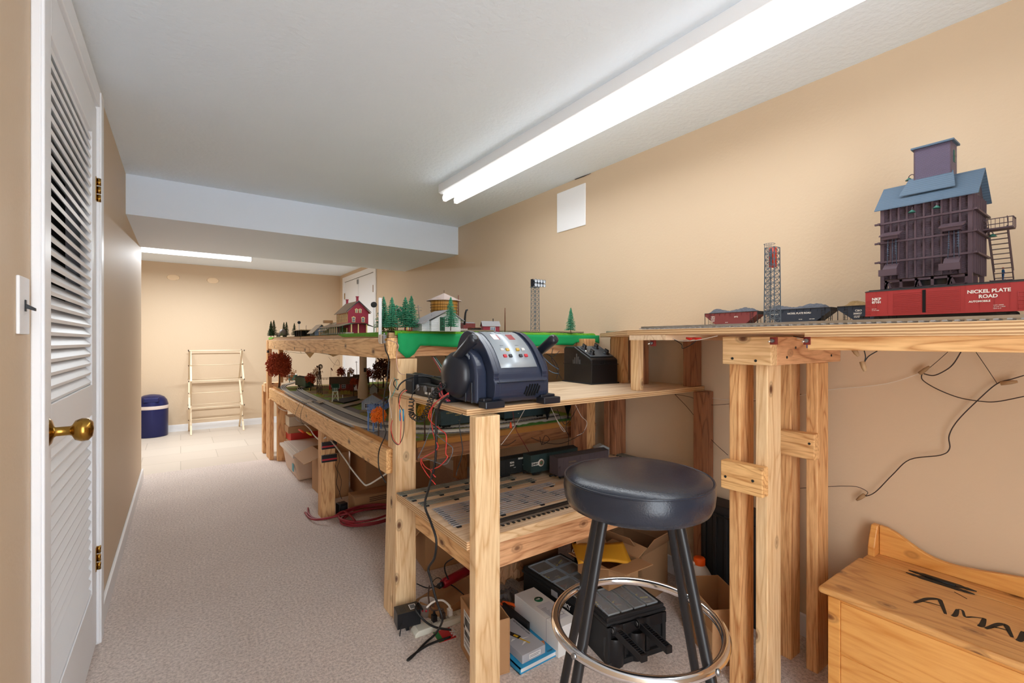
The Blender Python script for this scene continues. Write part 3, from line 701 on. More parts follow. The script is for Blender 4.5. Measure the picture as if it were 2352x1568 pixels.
for i in range(8): MB().box(-.028+(i % 3)*.022, -.016+(i % 3)*.022, -.05+(i//3)*.03, -.04+(i//3)*.03, .026, .031, mat('key_yellow', (226, 200, 50), .5) if i == 1 else mat('key_white', (200, 204, 208), .5)).build('key', c2, bev=.001)
c3 = thing('charging_dock', 'upright grey-black charging dock with a cradle at the back left corner of the workbench', 'charger', (.80, 1.745, .942), 0)
MB().prism([(-.06, 0), (-.06, .05), (-.04, .075), (-.02, .082), (.14, .045), (.14, 0)], 'y', -.035, .035, BLKM).build('case', c3, bev=.006, seg=3)
MB().tube([(-.03+.09*math.cos(PI-a*.2), -.0355, .02+.05*math.sin(a*.2)) for a in range(16)], .003, BLK, 8).box(-.055, -.035, -.038, .038, .01, .078, BLK).build('cradle', c3, bev=.002)
MB().blob((.12, -.02, .055), .008, mat('yellow_cap', (232, 206, 60), .5), 12, 8, sc=(1.4, 1, 1)).build('yellow_plug', c3)
# ================================================================ blocks under the wall deck, switches, tape
for a in ((1.565, 1.603, 1.28, 1.318, PINEZ), (1.80, 1.838, 1.56, 1.648, FIRZ), (1.66, 1.698, 1.36, 1.40, FIRZ), (1.895, 1.985, 1.25, 1.288, DKZ), (1.83, 1.868, 1.46, 1.55, DKZ)):
    leg(wd, a[0], a[1], a[2], a[3], .942, 1.173, a[4], name='support_block')
MB().box(1.474, 1.498, .775, .86, .80, .866, PINEY).build('brace_cleat', wd, world=True, bev=.003) if False else None
MB().box(1.462, 1.50, .715, .852, .665, .757, LARY).build('cleat', wd, world=True, bev=.003)
MB().box(1.60, 1.862, .712, .75, .93, 1.0, FIRX).build('cleat', wd, world=True, bev=.003) if False else None
MB().box(1.752, 1.79, .684, .80, .745, .833, FIRY).build('cleat', wd, world=True, bev=.003)
SCREW = mat('screw_head', (44, 52, 54), .5, .5)
sc = [(1.4615, .835, .705, 'x'), (1.4615, .745, .712, 'x'), (0, 0, 0, 'x')]+[(1.7515, .70, .80, 'x'), (1.4595, .735, 1.09, 'x'), (1.4595, .81, 1.095, 'x')]+[(x, .6875, z, 'y') for x, z in ((1.56, 1.10), (1.62, 1.13), (1.9, 1.1), (1.92, 1.135))]
for a, b_, c, ax in sc[:2]+sc[3:]:
    p0 = Vector((a, b_, c)) if ax == 'x' else Vector((a, b_, c)); d = Vector((-.0012, 0, 0)) if ax == 'x' else Vector((0, -.0012, 0))
    MB().cyl(p0-d*.5, p0+d, .0042, SCREW, n=12).build('screw', wd, world=True)
BTAPE = mat('blue_tape', (28, 86, 168), .6)
MB().box(1.70, 1.722, .6868, .688, 1.128, 1.165, BTAPE).build('painters_tape', wd, world=True, label='blue painters tape')
def toggle(p, dx, label):
    t = thing('toggle_switch', label, 'switch', p, 0, None)
    MB().box(-.006, .006, -.009, .009, -.022, 0, mat('switch_red', (120, 40, 34), .5)).build('switch_body', t, bev=.001)
    MB().cyl((-.006, 0, -.011), (-.013, 0, -.011), .0055, STEEL, n=12).build('bushing', t)
    MB().tube([(-.012, 0, -.011), (-.024, dx, -.014)], [.0018, .0028], CHROME, 8).build('bat_lever', t)
    return t
toggle((1.405, .655, 1.163), .004, 'metal toggle switch nearer the left post under the wall deck edge')
toggle((1.405, .565, 1.163), .004, 'metal toggle switch next to the edge rail under the wall deck')
toggle((1.40, 1.075, 1.155), .004, 'metal toggle switch under the deck above the workbench shelf')
# ================================================================ tracks
RAIL = mat('rail_metal', (184, 178, 168), .3, .9); TIE = mat('tie_black', (38, 34, 32), .8); TIEG = mat('tie_grey', (150, 150, 152), .7)
RAILL = mat('bright_rail', (222, 216, 204), .4, .25)
RAILD = mat('dull_rail', (128, 130, 122), .4, .4)
def track(name, label, pts, z, group=None, ties=TIE, rail=RAIL, pitch=.02, tw=.046, bed=None, h=.007, sm=6, off=(-.016, 0, .016)):
    path = smooth_path([(p[0], p[1], z) for p in pts], sm)
    o_ = path[0].copy(); t = thing(name, label, 'track', o_, 0, group)
    nrm = []
    for i in range(len(path)):
        d = path[min(i+1, len(path)-1)]-path[max(i-1, 0)]; d.normalize(); nrm.append(Vector((-d.y, d.x, 0)))
    up = Vector((0, 0, .004))
    for q in off:
        m_ = MB(); vs = []
        for i, p in enumerate(path):
            for a, b_ in ((-.0015, 0), (.0015, 0), (.0015, h), (-.0015, h)): vs.append(p+nrm[i]*(q+a)+up+Vector((0, 0, b_)))
        fs = [(4*i+k, 4*i+(k+1) % 4, 4*i+4+(k+1) % 4, 4*i+4+k) for i in range(len(path)-1) for k in range(4)]
        m_.add(vs, fs, rail); m_.build('rail', t, world=True)
    m_ = MB(); acc = 0; last = path[0]
    if bed:
        vs = []
        for i, p in enumerate(path):
            for a, b_ in ((-.027, -.002), (-.024, .002), (.024, .002), (.027, -.002)): vs.append(p+nrm[i]*a+Vector((0, 0, b_)))
        MB().add(vs, [(4*i+k, 4*i+k+1, 4*i+5+k, 4*i+4+k) for i in range(len(path)-1) for k in range(3)], bed).build('roadbed', t, world=True)
    for i in range(1, len(path)):
        seg = path[i]-path[i-1]; L_ = seg.length; d = seg.normalized(); s_ = pitch-acc
        while s_ < L_:
            p = path[i-1]+d*s_; n_ = Vector((-d.y, d.x, 0))
            m_.bar(p-n_*tw/2+Vector((0, 0, .0025)), p+n_*tw/2+Vector((0, 0, .0025)), .008, .003, ties); s_ += pitch
        acc = (acc+L_) % pitch
    m_.build('ties', t, world=True)
    return t
TZ = GZ+.001
track('railway_track', 'track along the very front edge of the right wall deck', [(1.405, -.4), (1.405, 1.12)], TZ, ties=TIEG)
track('railway_track', 'track carrying the red automobile boxcar on the wall deck', [(1.60, -.4), (1.60, 1.25)], TZ)
track('railway_track', 'track carrying the three coal hopper cars on the wall deck', [(1.895, -.4), (1.895, 1.75)], TZ)
track('railway_track', 'track running beside the depot along the green-skirted deck end', [(.86, 2.35), (.95, 2.05), (1.1, 1.965), (1.4, 1.96), (1.9, 1.96)], GZ+.003)
track('railway_track', 'outer track curving along the front edge of the lower layout', [(at(px, py, z=.7055).x+.010, at(px, py, z=.7055).y+.01) for px, py in ((720, 872), (690, 876), (655, 884), (648, 891), (662, 904), (704, 926), (734, 941.5), (774, 962), (814, 978), (854, 986))]+[(.86, 2.20), (.95, 2.10), (1.12, 2.01), (1.32, 1.985), (1.55, 1.985), (1.85, 2.02)], .7055, bed=BALLAST, ties=TIEG, rail=RAILL)
track('railway_track', 'inner track parallel to the outer one on the lower layout', [tuple(at(px, py, z=.7055))[:2] for px, py in ((725, 886), (700, 889), (688, 894), (700, 903), (735, 920), (780, 940), (830, 960), (868, 973))]+[(.95, 2.30), (1.06, 2.17), (1.22, 2.11), (1.5, 2.10), (1.85, 2.12)], .7055, bed=BALLAST, rail=RAILL)
# ================================================================ rolling stock
TRK = mat('truck_black', (24, 23, 23), .6)
def wheelset(parent, x, W, z=0, name='truck'):
    m_ = MB()
    for s_ in (-1, 1):
        m_.box(x-.022, x+.022, s_*.019-.0015, s_*.019+.0015, .006, .013, TRK).box(x-.008, x+.008, s_*.02-.002, s_*.02+.002, .003, .016, TRK)
        for dx in (-.016, .016):
            m_.cyl((x+dx, s_*.0185, .009), (x+dx, s_*.0155, .009), .009, TRK, n=12).cyl((x+dx, s_*.023, .009), (x+dx, s_*.019, .009), .0045, TRK, n=8)
    for dx in (-.016, .016): m_.cyl((x+dx, -.018, .009), (x+dx, .018, .009), .002, TRK, n=6)
    m_.box(x-.006, x+.006, -.02, .02, .010, .018, TRK)
    return m_.build(name, parent)
def coupler(parent, x, s_): MB().box(min(x, x+s_*.018), max(x, x+s_*.018), -.003, .003, .012, .017, TRK).box(x+s_*.014, x+s_*.022, -.005, .004, .011, .018, TRK).build('coupler', parent)
def boxcar(name, label, loc, rz, L_, H, W, col, roofc, group=None, door=2, letters=(), doorc=None, ribs=6, ladder=True, open_gap=False, txtm=None):
    t = thing(name, label, 'model train car', loc, rz, group)
    z0 = .018
    b_ = MB().box(-L_/2, L_/2, -W/2, W/2, z0, H, col)
    b_.prism([(-W/2-.001, H-.0005), (W/2+.001, H-.0005), (W/2+.001, H+.001), (0, H+.006), (-W/2-.001, H+.001)], 'x', -L_/2-.001, L_/2+.001, roofc)
    b_.box(-L_/2, L_/2, -.005, .005, H+.006, H+.0072, roofc)
    for i in range(1, ribs*2):
        x = -L_/2+L_*i/(ribs*2)
        b_.box(x-.0004, x+.0004, -W/2-.0007, W/2+.0007, z0+.002, H-.002, col)
        b_.prism([(-W/2-.001, H+.0012), (0, H+.0066), (W/2+.001, H+.0012), (0, H+.0056)], 'x', x-.0008, x+.0008, roofc)
    b_.box(-L_/2, L_/2, -W/2-.0012, -W/2, z0-.003, z0+.002, col).box(-L_*.3, L_*.3, -.012, .012, .008, z0, TRK)
    b_.build('body', t)
    dcol = doorc or col
    xs = (0,) if door == 1 else (-.155, .165)
    if door == 1: dl = [(-.022, .022)]
    elif door == 2: dl = [(-L_*.29, -L_*.10), (-L_*.07, L_*.14)]
    else: dl = []
    for a, c in dl:
        d_ = MB().box(a, c, -W/2-.0016, -W/2, z0+.001, H-.004, dcol)
        if door == 2:
            for k in range(12): d_.box(a+.001, c-.001, -W/2-.003, -W/2-.0015, z0+.003+k*(H-z0-.008)/12, z0+.0045+k*(H-z0-.008)/12, dcol)
        d_.build('door', t)
    if open_gap: MB().box(-L_*.095, -L_*.075, -W/2-.0013, -W/2+.001, z0+.002, H-.004, mat('void', (6, 6, 8), .9)).build('door_opening', t)
    if ladder:
        l_ = MB()
        for sx in (-1, 1):
            for k in range(5): l_.cyl((sx*(L_/2-.002), -W/2-.002, z0+.004+k*.009), (sx*(L_/2-.012), -W/2-.002, z0+.004+k*.009), .0005, dcol, n=5)
            for q in (.002, .012): l_.cyl((sx*(L_/2-q), -W/2-.002, z0), (sx*(L_/2-q), -W/2-.002, z0+.042), .0004, dcol, n=5)
        l_.build('ladder', t)
    wheelset(t, -L_/2+.04, W); wheelset(t, L_/2-.04, W); coupler(t, -L_/2, -1); coupler(t, L_/2, 1)
    for sv, x, z, s_, bb in letters: text(sv, s_, txtm or LETW, t, (x, -W/2-.0012, z), (1, 0, 0), (0, 0, 1), world=False, ext=.0002, bold=bb)
    return t
LETW = mat('lettering_white', (226, 224, 216), .6); GOLD = mat('lettering_gold', (170, 146, 84), .6)
REDC = mat('boxcar_red', (158, 50, 50), .5); ROOFK = mat('roof_black', (46, 44, 46), .7)
bc = boxcar('red_boxcar', 'bright red double-door automobile boxcar with white lettering on the wall deck', (1.60, .331, GZ+.012), -PI/2, .305, .083, .064, REDC, ROOFK, open_gap=True,
    letters=[('NKP', -.137, .0585, .0105, .0003), ('87101', -.137, .0505, .0085, .0003), ('BLT 4-47', -.137, .034, .0028, 0), ('LT WT 50800', -.137, .030, .0028, 0), ('NICKEL PLATE', .055, .062, .0115, .0003), ('ROAD', .075, .0495, .0115, .0003), ('AUTOMOBILE', .058, .040, .006, .0002), ('CAPY 100000', .10, .030, .003, 0), ('LD LMT 118200', .10, .026, .003, 0), ('NEW 8-47', .10, .022, .003, 0)])
# hopper cars
def hopper(label, yc, col, letters, loadc, group):
    L_, W, H = .228, .062, .066
    t = thing('hopper_car', label, 'model train car', (1.895, yc, GZ+.012), -PI/2, group)
    z0 = .018; b_ = MB()
    for s_ in (-1, 1):
        y = s_*W/2; yy = sorted((y, y-s_*.002))
        b_.prism([(-L_/2+.002, H), (L_/2-.002, H), (L_/2-.002, H-.012), (L_/2-.048, z0), (-L_/2+.048, z0), (-L_/2+.002, H-.012)], 'y', yy[0], yy[1], col)
        b_.box(-L_/2, L_/2, y-.002, y+.002, H-.001, H+.001, ROOFK)
        for k in range(9): x = -L_/2+.02+k*(L_-.04)/8; b_.prism([(x-.001, H-.013), (x+.001, H-.013), (x+.001, H-.001), (x-.001, H-.001)], 'y', min(y, y+s_*.0025), max(y, y+s_*.0025), col)
        for x in (-L_/2+.001, L_/2-.001): b_.box(x-.001, x+.001, y-.001, y+.001, z0-.002, H, ROOFK)
        for sx in (-1, 1):
            for k in range(5): b_.cyl((sx*(L_/2-.018), y+s_*.001, z0+.002+k*.009), (sx*(L_/2-.03), y+s_*.001, z0+.002+k*.009), .0006, ROOFK, n=5)
            b_.bar((sx*(L_/2-.018), y, z0-.002), (sx*(L_/2-.018), y, H-.002), .0012, .0012, ROOFK); b_.bar((sx*(L_/2-.03), y, z0-.002), (sx*(L_/2-.03), y, H-.002), .0012, .0012, ROOFK)
    for sx in (-1, 1):
        b_.add([(sx*(L_/2-.001), -W/2, H-.01), (sx*(L_/2-.001), W/2, H-.01), (sx*(L_/2-.05), W/2, z0), (sx*(L_/2-.05), -W/2, z0)], [(0, 1, 2, 3)], col)
        b_.box(sx*L_/2-.001, sx*L_/2+.001, -W/2, W/2, H-.012, H+.001, ROOFK)
    b_.box(-L_/2, L_/2, -.006, .006, .012, z0+.002, ROOFK).box(-L_/2+.05, L_/2-.05, -W/2+.003, W/2-.003, z0-.004, z0+.001, ROOFK)
    b_.build('body', t)
    for sv, x, z, s_ in letters: text(sv, s_, LETW, t, (x, -W/2-.0004, z), (1, 0, 0), (0, 0, 1), world=False, ext=.0002, bold=.0002)
    ld = MB(); vs = []; nx, ny = 34, 9
    for j in range(ny+1):
        for i in range(nx+1):
            u, v_ = i/nx, j/ny; hh = .021*math.sin(PI*min(1, max(0, v_)))**.6*(.75+.25*math.sin(u*11))*min(1, 8*u, 8*(1-u))+random.uniform(-.0022, .003)
            vs.append((-L_/2+.004+(L_-.008)*u, -W/2+.003+(W-.006)*v_, H-.003+max(0, hh)))
    ld.add(vs, [(j*(nx+1)+i, j*(nx+1)+i+1, (j+1)*(nx+1)+i+1, (j+1)*(nx+1)+i) for j in range(ny) for i in range(nx)], loadc)
    ld.build('coal_load', t)
    wheelset(t, -L_/2+.032, W); wheelset(t, L_/2-.032, W); coupler(t, -L_/2, -1); coupler(t, L_/2, 1)
    return t
COALG = mat('coal_grey', (92, 96, 106), .8, var=.4, vscale=200); COALB = mat('load_tan', (150, 122, 82), .9, var=.4, vscale=200)
HBLK = mat('hopper_black', (44, 52, 66), .5); HRED = mat('hopper_maroon', (122, 56, 56), .55)
hopper('maroon coal hopper car with grey load at the far end of the wall deck', 1.045, HRED, [('NYC', -.085, .047, .009), ('867666', -.085, .040, .006), ('CAPY 110000', -.085, .034, .003), ('LD LMT 118', -.085, .030, .003), ('(NYC)', .018, .045, .006), ('BLT 6-51', -.02, .024, .003)], COALG, 'coal hopper cars')
hopper('black coal hopper car right behind the lattice beacon tower', .79, HBLK, [('NICKEL PLATE ROAD', -.03, .047, .0085), ('NKP 33022', -.09, .047, .006), ('CAPY 140000', .045, .026, .003), ('BLT 4-50', .01, .026, .003)], COALG, 'coal hopper cars')
hopper('black coal hopper car with a tan load half hidden by the red boxcar', .542, HBLK, [('C&O', -.062, .047, .009), ('300027', -.067, .037, .008), ('CHESAPEAKE', .0, .052, .0055), ('CAPY 140000', -.065, .030, .003), ('LD LMT 162', -.065, .026, .003)], COALB, 'coal hopper cars')
# ================================================================ lattice beacon tower
GALV = mat('tower_grey', (104, 116, 128), .45, .4)
def lattice(parent, w0, w1, z0, z1, nb, m, r=.0012, name='lattice_mast'):
    b_ = MB()
    def cn(k, z):
        t = (z-z0)/(z1-z0); h = (w0+(w1-w0)*t)/2; return Vector(((-h, h, h, -h)[k], (-h, -h, h, h)[k], z))
    for k in range(4): b_.bar(cn(k, z0), cn(k, z1), r*2, r*2, m)
    for i in range(nb):
        a, c = z0+(z1-z0)*i/nb, z0+(z1-z0)*(i+1)/nb
        for k in range(4):
            b_.bar(cn(k, a), cn((k+1) % 4, c), r*1.1, r*.8, m); b_.bar(cn((k+1) % 4, a), cn(k, c), r*1.1, r*.8, m)
            b_.bar(cn(k, c), cn((k+1) % 4, c), r*1.1, r*1.1, m)
    return b_.build(name, parent)
bt = thing('beacon_tower', 'grey lattice tower with an orange-red drum at its top between the hopper cars', 'model tower', (1.545, .725, GZ), -.1)
MB().box(-.021, .021, -.021, .021, 0, .011, GALV).build('base', bt, bev=.001)
lattice(bt, .034, .030, .011, .258, 13, GALV)
MB().cyl((.004, 0, .195), (.004, 0, .258), .011, mat('orange_drum', (206, 62, 28), .45), n=20).build('drum', bt)
MB().box(-.008, -.005, -.003, .003, .20, .255, GALV).cyl((-.009, 0, .23), (-.009, 0, .245), .004, GALV, n=8).build('ladder_bracket', bt)
cg = MB()
for k in range(5): a = PI*.6+k*PI*.8/4; cg.bar((-.02+.012*math.cos(a), .012*math.sin(a), .06), (-.02+.012*math.cos(a), .012*math.sin(a), .268), .0008, .0008, GALV)
for z in (.06, .1, .145, .19, .235, .268): cg.tube([(-.02+.0125*math.cos(a*.35+1.6), .0125*math.sin(a*.35+1.6), z) for a in range(9)], .0006, GALV, 5)
cg.build('safety_cage', bt)
cg = MB()
for s_ in (-.004, .004): cg.bar((-.018, s_, .0), (-.018, s_, .268), .0007, .0007, GALV)
for k in range(26): cg.bar((-.018, -.004, .01+k*.01), (-.018, .004, .01+k*.01), .0005, .0005, GALV)
cg.build('ladder', bt)
MB().tube([(-.016+.016*math.cos(a*PI/10), .016*math.sin(a*PI/10), .268) for a in range(20)], .0007, GALV, 5, closed=True).build('top_rail', bt)
# ================================================================ coaling tower
PLUM = mat('plum_brown', (84, 66, 74), .6); PLUMS = stripes('plum_siding', (62, 48, 58), (98, 80, 92), 'z', 115, rough=.6, bump=1, dist=0)
SLATE = stripes('slate_roof', (74, 94, 114), (86, 108, 128), 'z', 50, rough=.6, bump=.3, dist=.4)
PENT = stripes('penthouse_siding', (84, 74, 96), (112, 100, 124), 'z', 120, rough=.5, bump=1, dist=0)
GLMP = mat('enamel_green', (50, 110, 96), .35)
ct = thing('coaling_tower', 'tall dark plum wooden coaling tower with blue-grey roof behind the red boxcar', 'model building', (1.68, .286, GZ))
# local frame: x = depth to the wall, y = along deck (0 near camera .. .192), z up from the deck
W_, Dp = .192, .135
MB().box(.0, Dp, 0, W_, .137, .345, PLUMS).build('bin_wall', ct)
fr = MB()
for k in range(11):
    y = .004+k*(W_-.008)/10; fr.box(-.006, .0, y-.002, y+.002, .137, .345, PLUM)
for k in range(7): x = .004+k*(Dp-.008)/6; fr.box(x-.002, x+.002, -.006, 0, .137, .345, PLUM)
fr.build('wall_studs', ct)
for z in (.188, .244, .300):
    MB().box(-.012, -.006, -.014, W_+.014, z-.0025, z+.0025, PLUM).box(-.018, Dp+.012, -.012, -.006, z-.0025, z+.0025, PLUM).build('waler', ct)
    MB().box(-.018, Dp+.012, W_, W_+.005, z-.0025, z+.0025, PLUM).build('waler', ct)
for x in (-.002, Dp-.006):
    for y in (.0, W_-.006): MB().box(x-.0047, x+.004, y-.0015, y+.0075, 0, .341, PLUM).build('corner_post', ct)
ub = MB()
ub.box(-.006, -.002, 0, W_, .128, .134, PLUM).box(-.006, -.002, 0, W_, .106, .111, PLUM)
for k in range(6): y = .01+k*.034; ub.box(-.006, .0, y-.003, y+.003, 0, .134, PLUM)
for k in range(3): y = .02+k*.068; ub.bar((-.004, y, .07), (-.004, y+.02, .13), .005, .004, PLUM, up=(1, 0, 0)); ub.bar((-.004, y+.04, .07), (-.004, y+.02, .13), .005, .004, PLUM, up=(1, 0, 0))
ub.box(.06, .066, 0, W_, .1, .134, PLUM)
ub.build('trestle_frame', ct)
MB().box(.01, .09, .05, .11, .09, .13, mat('smoked_bin', (34, 36, 42), .3)).build('coal_pit', ct)
rf = MB(); ez, rz_ = .345, .418
for s_ in (-1, 1):
    xe = Dp/2+s_*(Dp/2+.014); rf.add([(xe, -.014, ez-.006), (xe, W_+.014, ez-.006), (Dp/2, W_+.014, rz_), (Dp/2, -.014, rz_), (xe, -.014, ez-.003), (xe, W_+.014, ez-.003), (Dp/2, W_+.014, rz_+.003), (Dp/2, -.014, rz_+.003)], [(0, 1, 2, 3), (7, 6, 5, 4), (0, 4, 5, 1), (0, 3, 7, 4), (1, 5, 6, 2)], SLATE)
rf.build('roof', ct)
MB().prism([(0, ez), (Dp, ez), (Dp/2, rz_)], 'y', 0, .004, PLUMS).prism([(0, ez), (Dp, ez), (Dp/2, rz_)], 'y', W_-.004, W_, PLUMS).build('gable', ct)
WINM = mat('window_dark_green', (40, 70, 66), .3)
def win(parent, x0, x1, y0, y1, z0, z1, fm, gm, ax='y', name='window'):
    f = MB().box(x0, x1, y0, y1, z0, z1, fm).build(name, parent)
    g_ = MB(); e = .0015
    if ax == 'y':
        xm = (x0+x1)/2; zm = (z0+z1)/2; y = min(y0, y1)-.0004
        for a, b_ in ((x0+e, xm-e/3), (xm+e/3, x1-e)):
            for c, d_ in ((z0+e, zm-e/3), (zm+e/3, z1-e)): g_.box(a, b_, y, y+.0003, c, d_, gm)
    else:
        ym = (y0+y1)/2; zm = (z0+z1)/2; x = min(x0, x1)-.0004
        for a, b_ in ((y0+e, ym-e/3), (ym+e/3, y1-e)):
            for c, d_ in ((z0+e, zm-e/3), (zm+e/3, z1-e)): g_.box(x, x+.0003, a, b_, c, d_, gm)
    g_.build('pane', f); return f
win(ct, Dp/2-.008, Dp/2+.008, -.002, 0, .360, .39, GLMP, WINM)
ph = MB().box(.04, .098, .048, .128, .35, .508, PENT).build('penthouse', ct)
MB().box(.034, .104, .042, .134, .508, .513, SLATE).box(.0395, .0425, .0475, .0505, .36, .508, PLUM).box(.0395, .0425, .1255, .1285, .36, .508, PLUM).build('penthouse_roof', ct)
win(ct, .062, .078, .0465, .048, .455, .488, GLMP, WINM)
MB().add([(.012, .035, .375), (.012, .155, .375), (.044, .14, .425), (.044, .045, .425), (.012, .035, .378), (.012, .155, .378), (.044, .14, .428), (.044, .045, .428)], [(3, 2, 1, 0), (4, 5, 6, 7), (0, 1, 5, 4), (1, 2, 6, 5), (3, 0, 4, 7)], SLATE).build('apron_roof', ct)
def glamp(y, z, x=-.006, dx=-.014, dy=0):
    l_ = MB().tube(smooth_path([(x, y, z), (x+dx*.5, y+dy*.5, z+.010), (x+dx, y+dy, z+.006), (x+dx, y+dy, z-.001)], 4), .0012, PLUM, 6).build('lamp_arm', ct)
    MB().lathe([(.002, .004), (.004, .002), (.009, -.003), (.0085, -.0035), (0, -.001)], GLMP, 14, Matrix.Translation((x+dx, y+dy, z-.002))).build('lamp_shade', l_)
glamp(.118, .322); glamp(.066, .322); glamp(.128, .435, .06, .0, .016); glamp(-.006, .245, .10, .004, -.016)
for yc, zt_ in ((.165, .262), (.035, .262)):
    hd = MB().prism([(-.036, zt_-.004), (-.036, zt_-.001), (-.004, zt_+.012), (-.004, zt_+.008)], 'y', yc-.024, yc+.024, PLUM).box(-.03, -.006, yc-.018, yc+.018, zt_-.012, zt_-.002, PLUM).build('chute_hood', ct)
    cb = MB()
    for dy in (-.012, -.004, .006): cb.cyl((-.022, yc+dy, zt_-.01), (-.026, yc+dy*1.2, zt_-.085), .0009, mat('cable_slate', (70, 82, 100), .5), n=5)
    for k in range(6): cb.blob((-.022, yc-.012, zt_-.02-k*.007), .0028, MATS['cable_slate'], 6, 4); cb.blob((-.024, yc+.006, zt_-.028-k*.006), .0022, MATS['cable_slate'], 6, 4)
    cb.build('counterweight_chain', ct)
    MB().prism([(-.036, zt_-.115), (-.010, zt_-.115), (-.002, zt_-.095), (-.006, zt_-.078), (-.022, zt_-.088), (-.04, zt_-.105)], 'y', yc-.016, yc+.016, PLUM).box(-.044, -.036, yc-.02, yc+.022, zt_-.118, zt_-.112, PLUM).box(-.046, -.043, yc-.02, yc+.022, zt_-.118, zt_-.10, PLUM).build('loading_chute', ct)
# stairs on the near end
stf = MB()
for k in range(11):
    t = k/10; x = .20-.085*t; z = .135+.125*t
    stf.box(x-.005, x+.005, -.047, -.012, z, z+.0015, PLUM)
for y in (-.048, -.011): stf.bar((.205, y, .130), (.11, y, .266), .002, .008, PLUM); stf.bar((.205, y, .155), (.11, y, .292), .0015, .002, PLUM)
stf.build('stair_flight', ct)
MB().box(.085, .125, -.062, -.006, .256, .260, PLUM).build('landing', ct)
MB().box(.17, .225, -.05, -.006, .124, .128, PLUM).build('landing', ct)
rl = MB()
for y in (-.062, -.006):
    for x in (.086, .105, .124): rl.box(x-.0008, x+.0008, y-.0008, y+.0008, .26, .284, PLUM)
    rl.box(.085, .125, y-.001, y+.001, .283, .2855, PLUM)
for z in (.27, .2845): rl.box(.085, .087, -.062, -.006, z-.001, z+.001, PLUM)
for k in range(8): rl.box(.085, .086, -.062+k*.008, -.061+k*.008, .26, .284, PLUM)
rl.build('handrail', ct)
st2 = MB()
for k in range(10): z = .012+k*.0125; x = .125+.0045*k; st2.box(x-.004, x+.004, -.035, -.008, z, z+.0015, PLUM)
for y in (-.036, -.007): st2.bar((.12, y, 0), (.172, y, .128), .0018, .006, PLUM)
st2.build('stair_flight', ct)
# tiny figures
SKIN = mat('skin', (226, 160, 128), .6); BLU = mat('work_blue', (46, 110, 160), .7); HAIRO = mat('orange_hat', (210, 90, 50), .7)
def figure(label, loc, rz, shirt, pants, hat, lie=False, h=.037):
    t = thing('worker_figurine', label, 'figurine', loc, rz)
    s_ = h/1.75
    me_ = D.meshes.new('body')
    J = [(0, 0, .95), (0, 0, 1.2), (0, 0, 1.42), (0, 0, 1.52), (.1, 0, .9), (.12, 0, .48), (.12, .0, .06), (.12, -.12, .03), (-.1, 0, .9), (-.12, .02, .48), (-.13, .04, .06), (-.13, -.08, .03), (.2, 0, 1.38), (.26, -.03, 1.1), (.22, -.2, .92), (-.2, 0, 1.38), (-.27, -.02, 1.1), (-.24, -.16, .9)]
    E_ = [(0, 1), (1, 2), (2, 3), (0, 4), (4, 5), (5, 6), (6, 7), (0, 8), (8, 9), (9, 10), (10, 11), (2, 12), (12, 13), (13, 14), (2, 15), (15, 16), (16, 17)]
    R_ = [.15, .15, .15, .07, .11, .075, .055, .04, .11, .075, .055, .04, .075, .055, .04, .075, .055, .04]
    me_.from_pydata([tuple(c*s_ for c in j) for j in J], E_, [])
    me_.materials.append(pants if pants else shirt)
    o_ = D.objects.new('body', me_); COL.objects.link(o_); o_.parent = t
    sk = o_.modifiers.new('skin', 'SKIN'); 
    me_.skin_vertices.new() if not me_.skin_vertices else None
    for i, v in enumerate(me_.skin_vertices[0].data): v.radius = (R_[i]*s_, R_[i]*s_*.8); v.use_root = (i == 0)
    sk.use_smooth_shade = True; ss = o_.modifiers.new('s', 'SUBSURF'); ss.levels = ss.render_levels = 1
    MB().blob((0, 0, 1.64*s_), .115*s_, SKIN, 10, 7, sc=(.85, .95, 1.15)).blob((0, -.11*s_, 1.63*s_), .025*s_, SKIN, 6, 4).build('head', t)
    MB().lathe([(0, .1), (.08, .09), (.115, .04), (.12, 0), (.17, -.005), (.17, -.012), (.0, -.012)], hat, 14, Matrix.Translation((0, 0, 1.68*s_)) @ Matrix.Scale(s_, 4)).build('hat', t)
    MB().lathe([(.155, 1.02), (.17, 1.2), (.18, 1.36), (.12, 1.46), (.06, 1.5)], shirt, 12, Matrix.Scale(s_, 4) @ Matrix.Diagonal((1, .75, 1, 1))).build('shirt', t)
    return t
figure('tiny railway worker in blue overalls with orange cap on the coaling tower stairs', (1.882, .258, GZ+.128), .5, BLU, mat('denim', (38, 84, 140), .7), HAIRO)
f = figure('tiny figure in light blue lying on the deck left of the red boxcar', (1.62, .535, GZ+.012), 0, mat('pale_blue', (90, 160, 190), .7), mat('teal_cloth', (60, 130, 160), .7), mat('cap_dark', (30, 34, 44), .7))
f.rotation_euler = (PI/2, 0, -PI/2+.2)
